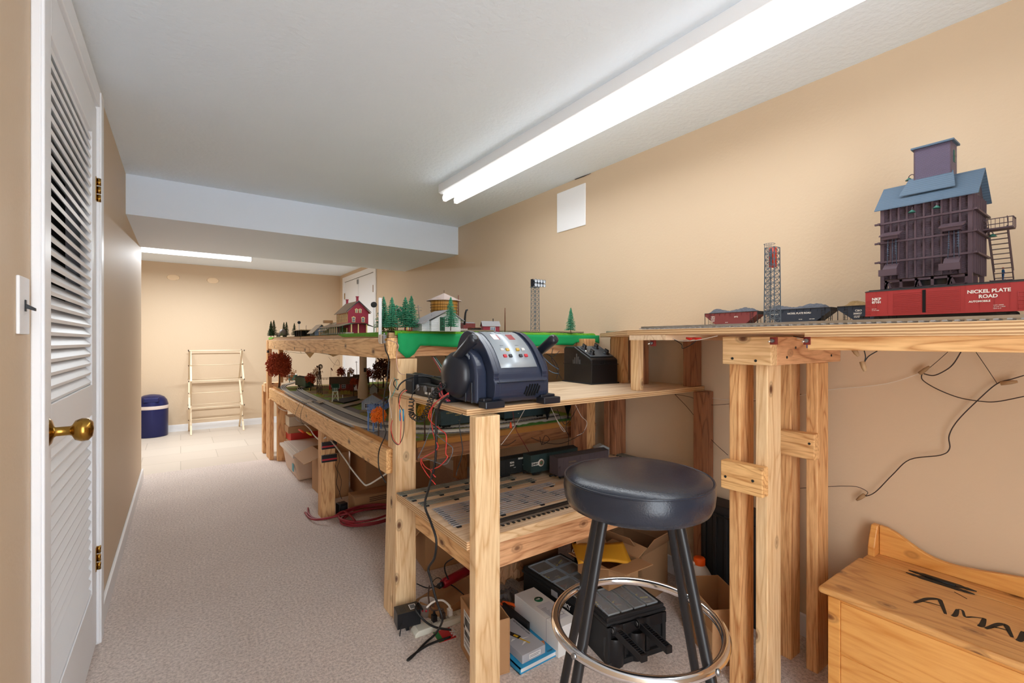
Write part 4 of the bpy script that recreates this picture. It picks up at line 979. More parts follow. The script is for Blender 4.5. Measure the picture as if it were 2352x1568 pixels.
# ================================================================ trees
PINEG = mat('pine_green', (60, 138, 104), .9, var=.35, vscale=90); PINED = mat('dark_pine_green', (44, 66, 30), .9, var=.4, vscale=90)
BARK = mat('bark', (78, 56, 42), .9)
def pine(label, p, h, group, m=PINEG, w=.30, cat='model tree', nm='pine_tree', bare=.12):
    t = thing(nm, label, cat, p, random.uniform(0, 6), group)
    MB().cyl((0, 0, 0), (0, 0, h*.9), h*.014, BARK, h*.004, 6).build('trunk', t)
    f = MB(); n = 16
    for i in range(n):
        q = i/(n-1); zc = h*(bare+(.93-bare)*q); r = h*w/2*(1-q)**.85*random.uniform(.8, 1.2)*1.12+h*.016
        k = 14 if q < .6 else 9; vs = [(0, 0, zc+h*.05)]
        for j in range(k*2):
            a = PI*j/k; rr = r*(1 if j % 2 else .55)*random.uniform(.75, 1.15)
            vs.append((rr*math.cos(a), rr*math.sin(a), zc-h*.02*random.uniform(.2, 1.6)*(1 if j % 2 else -.2)))
        vs.append((0, 0, zc+h*.01))
        f.add(vs, [(0, 1+j, 1+(j+1) % (2*k)) for j in range(2*k)]+[(len(vs)-1, 1+(j+1) % (2*k), 1+j) for j in range(2*k)], m)
        for j in range(34):
            a = random.uniform(0, 6.28); rr = r*random.uniform(.3, 1.05); s_ = h*.022; z = zc-h*.005+(1-rr/r)*h*.04+random.uniform(-.01, .012)*h
            x, y = rr*math.cos(a), rr*math.sin(a); f.add([(x-s_, y, z), (x+s_*.4, y+s_, z-s_*.4), (x+s_*.5, y-s_, z-s_*.3), (x, y, z+s_*.8)], [(0, 1, 3), (1, 2, 3), (2, 0, 3), (0, 2, 1)], m)
    f.lathe([(h*.018, h*.9), (h*.006, h*.97), (0, h)], m, 6)
    f.build('foliage', t); return t
def leafy(nm, label, p, h, r, m, group=None, trunk=.3, dens=420, leaf=.004, bark=BARK, sx=1, clumps=7, cz=None):
    t = thing(nm, label, 'model tree', p, 0, group)
    tk = MB(); ctr = h-r*.95 if cz is None else cz
    tk.tube(smooth_path([(0, 0, 0), (h*.01, 0, h*.2), (0, h*.01, ctr)], 3), [h*.03, h*.027, h*.024, h*.02, h*.018, h*.016, h*.014][:len(smooth_path([(0, 0, 0), (h*.01, 0, h*.2), (0, h*.01, ctr)], 3))], bark, 6)
    cs = []
    for i in range(clumps):
        a = i*2.4; q = (i+.5)/clumps; z = ctr+(q-.45)*r*1.3; rr = r*.55*math.sqrt(max(.1, 1-(q-.45)**2*2))
        c = Vector((sx*rr*math.cos(a), rr*math.sin(a), z)); cs.append(c)
        tk.tube([(0, 0, ctr-r*.4), tuple(c*.5+Vector((0, 0, ctr*.5-r*.1))), tuple(c)], [h*.012, h*.008, h*.003], bark, 5)
    tk.build('trunk', t)
    f = MB()
    for i in range(dens):
        c = random.choice(cs); d = Vector((random.gauss(0, 1), random.gauss(0, 1), random.gauss(0, 1))).normalized()*r*.5*random.uniform(.4, 1)
        p_ = c+d; s_ = leaf*random.uniform(.6, 1.3)
        a = Vector((random.uniform(-1, 1), random.uniform(-1, 1), random.uniform(-1, 1))).normalized(); b_ = a.orthogonal().normalized(); cc = a.cross(b_)
        f.add([p_+a*s_, p_-a*s_*.5+b_*s_, p_-a*s_*.5-b_*s_, p_+cc*s_*.8], [(0, 1, 3), (1, 2, 3), (2, 0, 3), (0, 2, 1)], m)
    f.build('foliage', t); return t
def up(px, s, pyt, pyb=None):   # base point on the upper deck and height read from a measured distance
    p = at(px, 784, s=s); zt_ = at(px, pyt, s=s).z
    return Vector((p.x, p.y, GZ+.002)), zt_-GZ-.002
GP = 'bright green pines along the cloth-skirted deck end'
for px, s_, pt, lb in ((881, .00198, 679, 'tall green model pine mostly hidden behind the white upright antenna'), (900, .0019, 680, 'broad green model pine just right of the white antenna bar'),
    (931, .00195, 680, 'green model pine left of the closest pair by the utility pole'), (945, .00190, 677, 'tallest green model pine beside the leaning utility pole'),
    (1035, .00183, 680, 'green model pine standing in front of the white depot'), (1311, .0024, 705, 'lone green model pine at the far right end of the grass lip')):
    p, h = up(px, s_, pt); pine(lb, p, h, GP, w=.44 if px < 1300 else .36, bare=.13)
for px, s_, pt in ((616, .0044, 736), (622, .0046, 739), (629, .0043, 734), (652, .0043, 739), (658, .0042, 738), (676, .0039, 741)):
    p, h = up(px, s_, pt); p.x = max(p.x, .745)
    pine({616: 'first tiny dark pine at the far left corner of the upper deck', 622: 'smallest tiny dark pine between two others at the far left corner', 629: 'tiny dark pine beside the grey hand car of the far corner', 652: 'tiny dark pine behind the flat car at the far end', 658: 'tiny dark pine at the end of the dark flat car', 676: 'tiny dark pine in front of the dark carport shed'}[px], p, h, 'tiny dark pines at the far deck end', m=PINED, w=.34, bare=.1)
BUSHD = mat('olive_leaves', (92, 104, 40), .9, var=.4, vscale=80)
for px, s_, pt, r_, lb in ((889, .0022, 722, .05, 'olive bush tree behind the white antenna'), (912, .0023, 702, .045, 'dark green bushy tree between the pines')):
    p, h = up(px, s_, pt); leafy('bushy_tree', lb, p, h, r_, BUSHD if px < 900 else PINEG, leaf=.006, dens=500)
# ================================================================ upper deck models
def gable(parent, x0, x1, y0, y1, z0, ze, zr, wm, rm, along='x', ov=.006, th_=.003, wn='walls', rn='roof'):
    """walls and two-slope roof, ridge along the given axis"""
    b_ = MB()
    if along == 'x':
        ym = (y0+y1)/2; b_.prism([(y0, z0), (y1, z0), (y1, ze), (ym, zr), (y0, ze)], 'x', x0, x1, wm).build(wn, parent)
        r_ = MB(); k = (zr-ze)/(ym-y0)
        for s_ in (-1, 1):
            ye = ym+s_*((y1-y0)/2+ov); zl = ze-ov*k
            r_.prism([(ye, zl+.0004), (ym, zr+.0004), (ym, zr+th_), (ye, zl+th_)][::s_], 'x', x0-ov, x1+ov, rm)
        r_.build(rn, parent)
    else:
        xm = (x0+x1)/2; b_.prism([(x0, z0), (x1, z0), (x1, ze), (xm, zr), (x0, ze)], 'y', y0, y1, wm).build(wn, parent)
        r_ = MB(); k = (zr-ze)/(xm-x0)
        for s_ in (-1, 1):
            xe = xm+s_*((x1-x0)/2+ov); zl = ze-ov*k
            r_.prism([(xe, zl+.0004), (xm, zr+.0004), (xm, zr+th_), (xe, zl+th_)][::s_], 'y', y0-ov, y1+ov, rm)
        r_.build(rn, parent)
WSID = stripes('white_clapboard', (190, 200, 204), (226, 232, 234), 'z', 75, rough=.6, bump=1, dist=0)
GREYR = mat('grey_shingle', (148, 146, 148), .8, bump=.3, bscale=300); TANR = mat('tan_shingle', (168, 146, 122), .85, var=.1)
CRIM = mat('crimson_wall', (150, 34, 58), .6); PEACH = mat('peach_wall', (206, 140, 100), .65); CREAM = mat('cream_trim', (236, 218, 152), .6)
GLS = mat('window_glass_dark', (92, 108, 140), .2); DGRN = mat('dark_green_paint', (20, 76, 56), .5); NVY = mat('roof_edge_navy', (40, 44, 60), .6)
# white depot
p0 = at(1012, 784, s=.00192); dp = thing('depot_house', 'white clapboard model freight house with grey roof and dark green doors', 'model building', (p0.x, p0.y, GZ+.002), 0)
# gable front faces the camera (-y)
b_ = MB().prism([(-.045, 0), (.10, 0), (.10, .055), (.038, .092), (-.045, .045)], 'y', 0, .13, WSID).build('walls', dp)
r_ = MB(); r_.add([(-.10, -.012, .030), (.038, -.012, .094), (.038, .142, .094), (-.10, .142, .030), (-.10, -.012, .033), (.038, -.012, .097), (.038, .142, .097), (-.10, .142, .033)], [(3, 2, 1, 0), (4, 5, 6, 7), (0, 1, 5, 4), (2, 3, 7, 6), (3, 0, 4, 7)], GREYR)
r_.add([(.115, -.012, .047), (.038, -.012, .094), (.038, .142, .094), (.115, .142, .047), (.115, -.012, .050), (.038, -.012, .097), (.038, .142, .097), (.115, .142, .050)], [(0, 1, 2, 3), (7, 6, 5, 4), (0, 4, 5, 1), (2, 6, 7, 3), (3, 7, 4, 0)], GREYR)
r_.build('roof', dp)
MB().prism([(-.08, 0), (-.045, 0), (-.045, .05), (-.08, .038)], 'y', .02, .12, WSID).build('annex', dp)
MB().box(-.006, .020, -.003, .001, .002, .062, DGRN).box(.0062, .0078, -.0036, -.0028, .003, .06, mat('black_line', (10, 30, 22), .6)).box(-.009, -.006, -.003, .0, 0, .065, WHITE).box(.020, .023, -.003, 0, 0, .065, WHITE).build('double_door', dp, label='dark green double door')
MB().cyl((-.02, .05, .06), (-.02, .05, .085), .002, GREYR, n=6).build('vent_pipe', dp)
# water tower
p0 = at(1020, 784, s=.00222); wt = thing('water_tower', 'yellow wooden tank water tower with a pale octagonal cone roof behind the white depot', 'model tower', (p0.x, p0.y, GZ+.002), 0)
TANKY = stripes('tank_staves', (176, 122, 48), (206, 154, 72), 'x', 34, rough=.6, bump=.6, dist=.2)
tk = MB().lathe([(0, .085), (.066, .085), (.069, .16), (.069, .17)], TANKY, 32).build('tank', wt)
for z in (.095, .11, .126, .14, .156): MB().tube([(.0695*math.cos(a*PI/14), .0695*math.sin(a*PI/14), z) for a in range(28)], .0011, mat('hoop', (70, 52, 34), .6), 5, closed=True).build('hoop', tk)
MB().lathe([(.09, .160), (.088, .163), (.0, .202), ], mat('pale_roof', (176, 158, 150), .7), 8, Matrix.Rotation(.3, 4, 'Z'), smooth=False).lathe([(.088, .159), (0, .170)], mat('pale_roof', (176, 158, 150), .7), 8, Matrix.Rotation(.3, 4, 'Z'), False).cyl((0, 0, .2), (0, 0, .216), .0012, BARK, n=5).build('roof', wt)
l_ = MB()
for k in range(8): a = k*PI/4+.3; l_.bar((.05*math.cos(a), .05*math.sin(a), 0), (.05*math.cos(a), .05*math.sin(a), .085), .006, .006, BARK)
l_.box(-.07, .07, -.004, .004, .078, .085, BARK).box(-.004, .004, -.07, .07, .0782, .0848, BARK).build('trestle', wt)
MB().tube([(.055, -.05, .085), (.055, -.052, .19)], .0025, mat('rust_pipe', (110, 62, 44), .6), 6).tube([(.09, -.05, .04), (.095, -.052, .10), (.10, -.053, .115), (.107, -.053, .118)], [.006, .005, .005, .004], BLKM, 8).build('spout', wt)
# little red shed
p0 = at(1126, 784, s=.0022); sh = thing('red_shed', 'small crimson shed with grey roof, white window and stovepipe on the upper deck', 'model building', (p0.x, p0.y, GZ+.002), -.35)
gable(sh, -.042, .042, -.026, .026, 0, .034, .056, CRIM, GREYR, 'x', .005, .002)
f = MB().box(-.006, .020, -.0275, -.026, .006, .028, WHITE).build('window', sh)
MB().box(-.004, .0015, -.028, -.0275, .008, .026, GLS).box(.004, .0095, -.028, -.0275, .008, .026, GLS).box(.012, .018, -.028, -.0275, .008, .026, GLS).build('pane', f)
MB().cyl((.015, 0, .045), (.015, 0, .068), .0022, BLKM, n=8).lathe([(.0035, 0), (.0035, .002), (0, .003)], BLKM, 8, Matrix.Translation((.015, 0, .068))).build('stovepipe', sh)
# caboose and fence behind the depot
p0 = at(1074, 784, s=.0024)
boxcar('caboose', 'small dark maroon caboose standing on track right of the white depot', (p0.x, p0.y, GZ+.010), 0, .075, .047, .04, HRED, GREYR, door=0, ladder=False, ribs=2)
p0 = at(1066, 784, s=.00225); fn = thing('picket_fence', 'tiny white picket fence panel beside the depot on the upper deck', 'model fence', (p0.x, p0.y, GZ+.002), 0)
b_ = MB()
for k in range(8): b_.box(-.02+k*.0055, -.0185+k*.0055, -.0008, .0008, 0, .022, WHITE)
b_.box(-.021, .02, .0008, .0016, .006, .008, WHITE).box(-.021, .02, .0008, .0016, .016, .018, WHITE).build('pickets', fn)
# flat wagon
p0 = at(1096, 784, s=.0023)
fw = thing('flat_wagon', 'low reddish-brown flat wagon between the caboose and the red shed', 'model train car', (p0.x, p0.y, GZ+.01), 0)
MB().box(-.045, .045, -.018, .018, .012, .02, mat('rust_brown', (128, 66, 44), .7)).build('deck_plank', fw); wheelset(fw, -.022, .04); wheelset(fw, .022, .04)
# poles
def pole(label, px, s_, pt, arms=2, lean=0, m=None, nm='utility_pole', wdt=.03):
    p, h = up(px, s_, pt); t = thing(nm, label, 'model pole', p, 0)
    m = m or mat('pole_grey', (130, 116, 104), .8)
    MB().tube([(0, 0, 0), (lean, 0, h)], [.0035, .0026], m, 7).build('post', t)
    for k in range(arms): z = h-.012-k*.014; MB().box(lean*z/h-wdt/2, lean*z/h+wdt/2, -.0012, .0012, z, z+.003, m).build('crossarm', t)
    return t
pole('leaning grey utility pole with two crossarms right of the tall pines', 966, .002, 701, 2, -.012)
pole('thin brown pole with a small bent lamp arm near the red shed', 1160, .0021, 707, 0, 0, mat('rust_pole', (110, 72, 50), .7))
p, h = up(1160, .0021, 712); 
def street_lamp(label, px, s_, pt, side=1):
    p, h = up(px, s_, pt); t = thing('street_lamp', label, 'model lamp post', p, 0)
    MB().tube([(0, 0, 0), (0, 0, h)], .0022, mat('rust_pole', (110, 72, 50), .7), 6).build('post', t)
    MB().tube(smooth_path([(0, 0, h*.8), (side*.008, 0, h*.88), (side*.022, 0, h*.9), (side*.03, 0, h*.82)], 5), .0014, STEEL, 6).blob((side*.03, 0, h*.81), .003, WHITE, 6, 4).build('lamp_arm', t)
street_lamp('model street lamp with curved grey arm between the pines', 909, .0021, 702)
# red pavilion
p0 = at(949, 784, s=.0021); rp_ = thing('red_handcar_shelter', 'little red shelter with yellow post tucked behind the two tallest pines', 'model building', (p0.x-.012, p0.y, GZ+.002), 0)
RD = mat('bright_red', (206, 30, 34), .5); b_ = MB().box(-.03, .03, -.015, .015, .026, .031, RD).build('canopy', rp_)
MB().box(-.028, .028, -.013, .013, 0, .008, RD).build('platform', rp_)
for x in (-.026, 0, .024): MB().box(x-.0015, x+.0015, -.013, -.010, .008, .026, mat('yellow_paint', (226, 196, 40), .5) if x == -.026 else RD).box(x-.0015, x+.0015, .010, .013, .008, .026, RD).build('support_post', rp_)
# light tower
p0 = at(1229, 784, s=.0024); lt = thing('floodlight_tower', 'tall grey lattice floodlight tower with eight lamps near the right wall', 'model tower', (p0.x, p0.y, GZ+.004), .1)
hh = at(1229, 660, s=.0024).z-GZ-.004
lattice(lt, .034, .030, .004, hh, 11, GALV, .0012); MB().box(-.024, .024, -.024, .024, 0, .004, GALV).build('base', lt)
MB().box(-.02, .02, -.02, .02, hh, hh+.003, GALV).box(-.022, -.014, -.004, .012, hh+.003, hh+.045, BLK).build('lamp_frame', lt)
for r_ in range(2):
    for k in range(4):
        M = Matrix.Translation((.006+.022*k-.012, -.008, hh+.014+.022*r_)) @ Matrix.Rotation(PI/2, 4, 'X')
        MB().lathe([(0, -.012), (.006, -.01), (.010, .0), (.0105, .006)], mat('lamp_silver', (170, 176, 186), .25, .8), 12, M).lathe([(0, -.002), (.0095, .003)], mat('lens', (206, 214, 222), .1), 12, M).build('floodlight', lt)
MB().box(-.014, .07, .004, .007, hh+.012, hh+.04, GALV).build('crossbar', lt)
# station with red gable
p0 = at(823, 784, s=.0026); stn = thing('station_house', 'two-storey model station, crimson gable end, peach arcaded side and long canopy', 'model building', (p0.x, p0.y, GZ+.002), 0)
# gable faces camera (-y), long side faces -x
gable(stn, -.06, .06, 0, .25, .055, .135, .195, CRIM, TANR, 'y', .012, .003)
MB().box(-.0605, -.06, .001, .249, .056, .134, PEACH).build('side_wall', stn)
MB().box(-.055, .055, .004, .24, 0, .055, CRIM).build('ground_floor', stn)
MB().prism([(-.074, .128), (0, .192), (.074, .128), (.074, .132), (0, .199), (-.074, .132)], 'y', -.0135, -.011, NVY).build('bargeboard', stn)
def awin(px_, pz, w_, h_, ax):
    f = MB()
    def R(a, c, d_, e, t0, t1, m): 
        if ax == 'y': f.box(a, c, t0, t1, d_, e, m)
        else: f.box(t0, t1, a, c, d_, e, m)
    t0, t1 = (-.002, 0) if ax == 'y' else (-.0625, -.0605)
    R(px_-w_/2-.003, px_+w_/2+.003, pz-h_/2-.002, pz+h_/2+.003, t0, t1, CREAM); R(px_-w_/4, px_+w_/4, pz+h_/2+.003, pz+h_/2+.006, t0, t1, CREAM)
    R(px_-w_/2-.0045, px_-w_/2-.003, pz+h_/4, pz+h_/2+.002, t0, t1, CREAM); R(px_+w_/2+.003, px_+w_/2+.0045, pz+h_/4, pz+h_/2+.002, t0, t1, CREAM)
    w_o = f.build('window', stn); g_ = MB()
    for a, c in ((px_-w_/2, px_-.0006), (px_+.0006, px_+w_/2)):
        for d_, e in ((pz-h_/2, pz-.001), (pz+.001, pz+h_/2)):
            if ax == 'y': g_.box(a, c, t0-.0006, t0, d_, e, GLS)
            else: g_.box(t0-.0006, t0, a, c, d_, e, mat('ochre_glass', (150, 110, 30), .4))
    g_.build('pane', w_o)
for x, z in ((-.028, .085), (.028, .085)): awin(x, z, .013, .026, 'y')
for x, z in ((-.011, .137), (.011, .137)): awin(x, z, .009, .018, 'y')
for k in range(7): awin(.022+k*.034, .095, .012, .042, 'x')
for y, z in ((.02, .185), (.23, .182)): MB().box(-.006, .006, y-.006, y+.006, z, z+.04, CRIM).box(-.008, .008, y-.008, y+.008, z+.036, z+.041, CRIM).build('chimney', stn)
# canopy around
cn_ = MB(); cn_.prism([(-.115, .042), (-.055, .062), (-.055, .065), (-.115, .045)], 'y', -.03, .50, TANR).build('side_canopy', stn)
MB().add([(-.115, -.03, .043), (-.055, -.03, .063), (-.03, -.05, .062), (.03, -.05, .062), (.10, -.02, .040), (.10, 0, .040), (0, 0, .066), (-.055, 0, .064)], [(0, 1, 7), (0, 2, 1), (1, 2, 3, 6, 7), (3, 4, 5, 6)], mat('canopy_green', (58, 92, 74), .6)).build('gable_canopy', stn)
for k in range(11):
    y = -.02+k*.05
    MB().box(-.100, -.097, y-.0015, y+.0015, 0, .046, DGRN).bar((-.0985, y, .03), (-.0985, y+.02, .046), .0015, .0015, DGRN).bar((-.0985, y, .03), (-.0985, y-.02, .046), .0015, .0015, DGRN).build('canopy_post', stn)
for x in (-.05, -.01, .04): MB().box(x-.003, x+.003, -.034, -.028, 0, .058, CREAM).build('canopy_post', stn)
MB().box(-.057, -.055, .03, .05, .002, .036, CREAM).box(-.057, -.055, .1, .12, .002, .036, CREAM).build('doorway', stn)
# sheds left of the station
WOODT = mat('weathered_tan', (186, 160, 126), .8, var=.15, vscale=30); SLT = mat('slate_blue_wall', (120, 132, 150), .7)
p0 = at(738, 784, s=.0034); t = thing('engine_shed', 'small grey-blue gabled shed with a steep tan roof at the left of the station row', 'model building', (p0.x, p0.y, GZ+.002), 0)
t.location.x = max(t.location.x, .80); gable(t, -.05, .05, 0, .15, 0, .035, .085, SLT, WOODT, 'y', .02, .004)
MB().box(-.02, .02, -.003, .001, 0, .03, WOODT).build('door', t)
p0 = at(765, 784, s=.0031); t = thing('goods_shed', 'wide tan shed with a low pale roof just left of the station canopy', 'model building', (p0.x+.03, p0.y, GZ+.002), 0)
gable(t, -.06, .06, 0, .16, 0, .05, .09, WOODT, mat('pale_tan_roof', (196, 176, 148), .8), 'y', .03, .003)
MB().box(-.06, .0, .12, .16, .09, .11, CARD).build('roof_box', t)
p0 = at(690, 784, s=.0037); t = thing('carport_shed', 'long low dark open shed with flat brown roof at the far deck end', 'model building', (p0.x+.03, p0.y, GZ+.002), 0)
MB().box(-.04, .06, -.05, .22, .05, .056, WOODT).build('roof', t); MB().box(.045, .055, -.05, .22, 0, .05, BLKM).box(-.035, .05, .2, .21, 0, .05, BLKM).build('walls', t)
for y in (-.045, .04, .12, .2): MB().box(-.036, -.030, y, y+.006, 0, .05, BARK).build('support_post', t)
# far corner cars
p0 = at(636, 784, s=.0042); t = thing('model_truck', 'dark model lorry with grey round cab and tan load in the far deck corner', 'model vehicle', (max(p0.x, .80), p0.y, GZ+.002), PI/2)
MB().box(-.02, .13, -.03, .03, .012, .04, mat('brown_load', (120, 92, 64), .8, var=.3)).build('load', t); MB().lathe([(.0, .075), (.02, .07), (.034, .05), (.036, .012), (0, .012)], mat('cab_grey', (120, 108, 104), .5), 16, Matrix.Translation((-.05, 0, 0)) @ Matrix.Diagonal((1.2, .9, 1, 1))).build('cab', t)
for x in (-.05, .02, .1):
    for s_ in (-1, 1): MB().cyl((x, s_*.032, .016), (x, s_*.024, .016), .016, BLKM, n=14).build('wheel', t)
def signal(label, px, s_, pt, r_=.012):
    p, h = up(px, s_, pt); p.x = max(p.x, .74); t = thing('railway_signal', label, 'model signal', p, 0)
    MB().tube([(0, 0, 0), (0, 0, h-r_)], .0035, WHITE, 6).build('post', t)
    MB().cyl((0, -.004, h-r_), (0, .008, h-r_), r_, BLKM, n=20).cyl((0, -.007, h-r_), (0, -.003, h-r_), r_*.4, BLK, n=12).build('signal_head', t)
signal('small round-headed black signal on a pale post in the far part of the deck', 687, .0038, 737, .013)
signal('black signal head partly behind the white antenna beside the station', 859, .0021, 693, .0135)
t = thing('white_platform', 'long low grey station platform slab in front of the far sheds', 'model platform', (.80, 2.9, GZ), 0); MB().box(-.035, .01, -.2, .35, .001, .010, mat('concrete', (170, 162, 150), .8)).build('slab', t)
p, h = up(703, .0036, 748); t = thing('lamp_post', 'thin dark lamp post before the open shed', 'model lamp post', p, 0); MB().tube([(0, 0, 0), (0, 0, h), (.006, 0, h+.002)], .0015, BLKM, 5).build('post', t)
t = leafy('olive_shrub', 'round olive shrub at the left end of the station canopy', Vector((.80, 2.86, GZ)), .045, .022, BUSHD, leaf=.003)
# antenna unit at the corner
an = thing('flat_antenna', 'upright white bar antenna with beige bracket box on the deck corner', 'antenna', tuple(at(873, 784, s=.00183)), 0)
a0 = at(874, 784, x=.716)
MB().box(-.007, .007, -.005, .005, -.004, .19, mat('antenna_white', (226, 228, 230), .4)).build('antenna_bar', an, bev=.003)
an.location = (.7035, a0.y-.0, 1.15)
an.location.y = .7035*ray(873, 784).y/ray(873, 784).x
MB().box(-.009, .004, -.036, -.008, -.010, .030, mat('bracket_beige', (206, 190, 168), .5)).build('bracket_box', an, bev=.002)
MB().box(-.006, .006, -.062, -.037, -.008, .028, STEEL).cyl((.0, -.05, .028), (.0, -.05, .037), .004, STEEL, n=10).cyl((.0, -.062, .008), (.0, -.074, .008), .005, BRASS, n=10).build('metal_clamp', an, bev=.001)
# ================================================================ lower layout
LG = .706
def low(px, py): return at(px, py, z=LG)
def ht(p, px, pyt):   # height of something standing at p whose top shows at pyt
    return at(px, pyt, s=p.y/ray(px, 784).y).z-p.z
RUST = mat('rust_leaves', (168, 68, 32), .9, var=.45, vscale=90); ORNG = mat('orange_leaves', (232, 112, 20), .85, var=.35, vscale=90)
TANL = mat('tan_leaves', (176, 126, 80), .9, var=.4, vscale=90); YEL = mat('mustard_leaves', (196, 146, 28), .9, var=.3, vscale=80); BRN = mat('brown_leaves', (124, 78, 54), .9, var=.4, vscale=80)
def ltree(px, pyb, pyt, r, m, label, dens=600, leaf=.006, y=None, cl=8, nm='autumn_tree', sx=1):
    p = low(px, pyb) if y is None else at(px, 784, y=y); p.z = LG
    h = ht(p, px, pyt); return leafy(nm, label, p, h, r, m, 'autumn trees of the lower layout', leaf=leaf, dens=dens, clumps=cl, sx=sx)
ltree(641, 890, 813, .115, RUST, 'big dense rust-brown tree at the far left end of the lower layout', 5200, .008, cl=18)
ltree(665, 880, 846, .075, TANL, 'sparse tan and brown tree beside the big rust tree', 260, .008)
ltree(713, 897, 857, .05, RUST, 'reddish-brown tree right behind the windmill', 520, .006, sx=1)
ltree(728, 893, 845, .055, TANL, 'thin-leaved brown tree whose crown shows above the windmill frame', 200, .006)
ltree(784, 886, 843, .05, RUST, 'rust tree left of the cabin chimney', 380, .007)
ltree(806, 882, 845, .04, TANL, 'sparse brown tree behind the cabin roof', 220, .006)
ltree(812, 911, 868, .032, RUST, 'slim orange-brown tree in front of the cabin door', 500, .004)
ltree(847, 895, 845, .052, RUST, 'dark rust tree with bare trunk right of the cabin', 480, .006)
ltree(868, 900, 850, .05, BRN, 'dark brown tree beside the near table post', 480, .006)
ltree(880, 890, 822, .11, BRN, 'large dark brown tree reaching up to the upper deck beam', 900, .010)
ltree(869, 1003, 937, .037, ORNG, 'bright orange tree on the front corner of the lower layout', 1900, .0034, cl=12)
ltree(975, 1012, 926, .036, YEL, 'mustard yellow tree with pale trunk hanging past the workbench left side', 700, .004)
p = low(675, 873)
t = thing('trash_shed', 'tiny teal metal shed beside the rust tree', 'model building', p, .1); h = ht(p, 675, 863)
MB().box(-.05, .03, -.03, .03, 0, .062, mat('teal_metal', (48, 120, 116), .6)).box(-.052, .032, -.032, .032, .062, .068, WHITE).box(-.03, .0, -.0315, -.03, 0, .05, mat('teal_door', (90, 150, 146), .6)).build('cabin', t)
# green boxcar at the curve
p = low(697, 893); GCAR = mat('dark_green_car', (48, 78, 54), .5)
gc = boxcar('green_boxcar', 'dark green boxcar standing on the inner curve of the lower layout', (p.x+.012, p.y+.02, LG+.012), PI/2+.15, .26, .098, .075, GCAR, ROOFK, door=1)
# windmill
p = low(734, 905); wm = thing('windmill', 'dark rusty farm windmill on a lattice tower', 'model windmill', p, .3); h = ht(p, 734, 842)
RST = mat('rusty_iron', (74, 52, 42), .7)
lattice(wm, .034, .006, 0, h, 6, RST, .0014)
fan = MB()
for k in range(12):
    a = k*PI/6; c, s_ = math.cos(a), math.sin(a)
    fan.add([(c*.006-s_*.001, -.012, h+s_*.006+c*.001), (c*.022-s_*.005, -.011, h+s_*.022+c*.005), (c*.022+s_*.005, -.014, h+s_*.022-c*.005), (c*.006+s_*.001, -.012, h+s_*.006-c*.001)], [(0, 1, 2, 3)], RST)
fan.cyl((0, -.014, h), (0, .01, h), .003, RST, n=8).tube([(.014*math.cos(k*PI/8), -.0125, h+.014*math.sin(k*PI/8)) for k in range(16)], .0006, RST, 4, closed=True).build('fan_wheel', wm)
MB().box(-.0006, .0006, .01, .035, h-.001, h+.001, RST).box(-.0004, .0004, .025, .05, h-.008, h+.008, RST).build('tail_vane', wm)
# flag
p = low(760, 888); fl = thing('flagpole', 'little flagpole with a dark red flag behind the watchtower', 'model flag', p, 0); h = ht(p, 759, 844)
MB().cyl((0, 0, 0), (0, 0, h), .0016, WHITE, n=6).build('post', fl)
MB().add([(0, 0, h), (.012, .003, h-.010), (.016, -.002, h-.024), (.012, .002, h-.038), (.009, 0, h-.030), (.002, 0, h-.014)], [(0, 1, 5), (1, 2, 4, 5), (2, 3, 4)], mat('flag_red', (120, 36, 40), .8)).build('flag', fl)
# red cabin
p = low(800, 897); cb = thing('red_cabin', 'dark red wooden model cabin with white windows and stone chimney', 'model building', (p.x+.03, p.y+.05, LG), -.25); cb.scale = (1.25, 1.25, 1.3)
DRED = stripes('dark_red_siding', (124, 44, 34), (152, 60, 46), 'z', 100, rough=.7, bump=1, dist=0); DROOF = mat('dark_brown_roof', (98, 84, 74), .85, var=.1)
gable(cb, -.13, .12, -.045, .06, 0, .055, .092, DRED, DROOF, 'x', .012, .003)
gable(cb, .0, .10, -.062, .02, 0, .054, .086, DRED, DROOF, 'y', .010, .003, 'porch_wall', 'porch_roof')
for x, y in ((-.085, -.0455), (-.045, -.0455), (.078, -.0625)): win(cb, x-.014, x+.014, y-.002, y, .018, .044, WHITE, mat('pane_dark', (60, 52, 50), .2))
MB().box(.020, .045, -.0645, -.062, .002, .044, WHITE).box(.022, .032, -.0648, -.0645, .025, .042, MATS['pane_dark']).build('door', cb)
MB().box(-.02, .0, .0, .018, .06, .125, mat('field_stone', (150, 128, 100), .9, var=.3, vscale=120)).build('chimney', cb)
MB().box(-.142, -.132, -.05, -.03, .0, .05, RD).build('side_box', cb)
p = at(839, 784, y=p.y+.35); t = thing('back_cabin', 'dark little house with white trim further behind the red cabin', 'model building', (p.x-.05, p.y, LG), 0)
gable(t, -.06, .05, -.03, .03, 0, .09, .115, DRED, DROOF, 'x', .01); win(t, -.03, -.01, -.032, -.03, .05, .075, WHITE, MATS['pane_dark']); win(t, .005, .025, -.032, -.03, .05, .075, WHITE, MATS['pane_dark'])
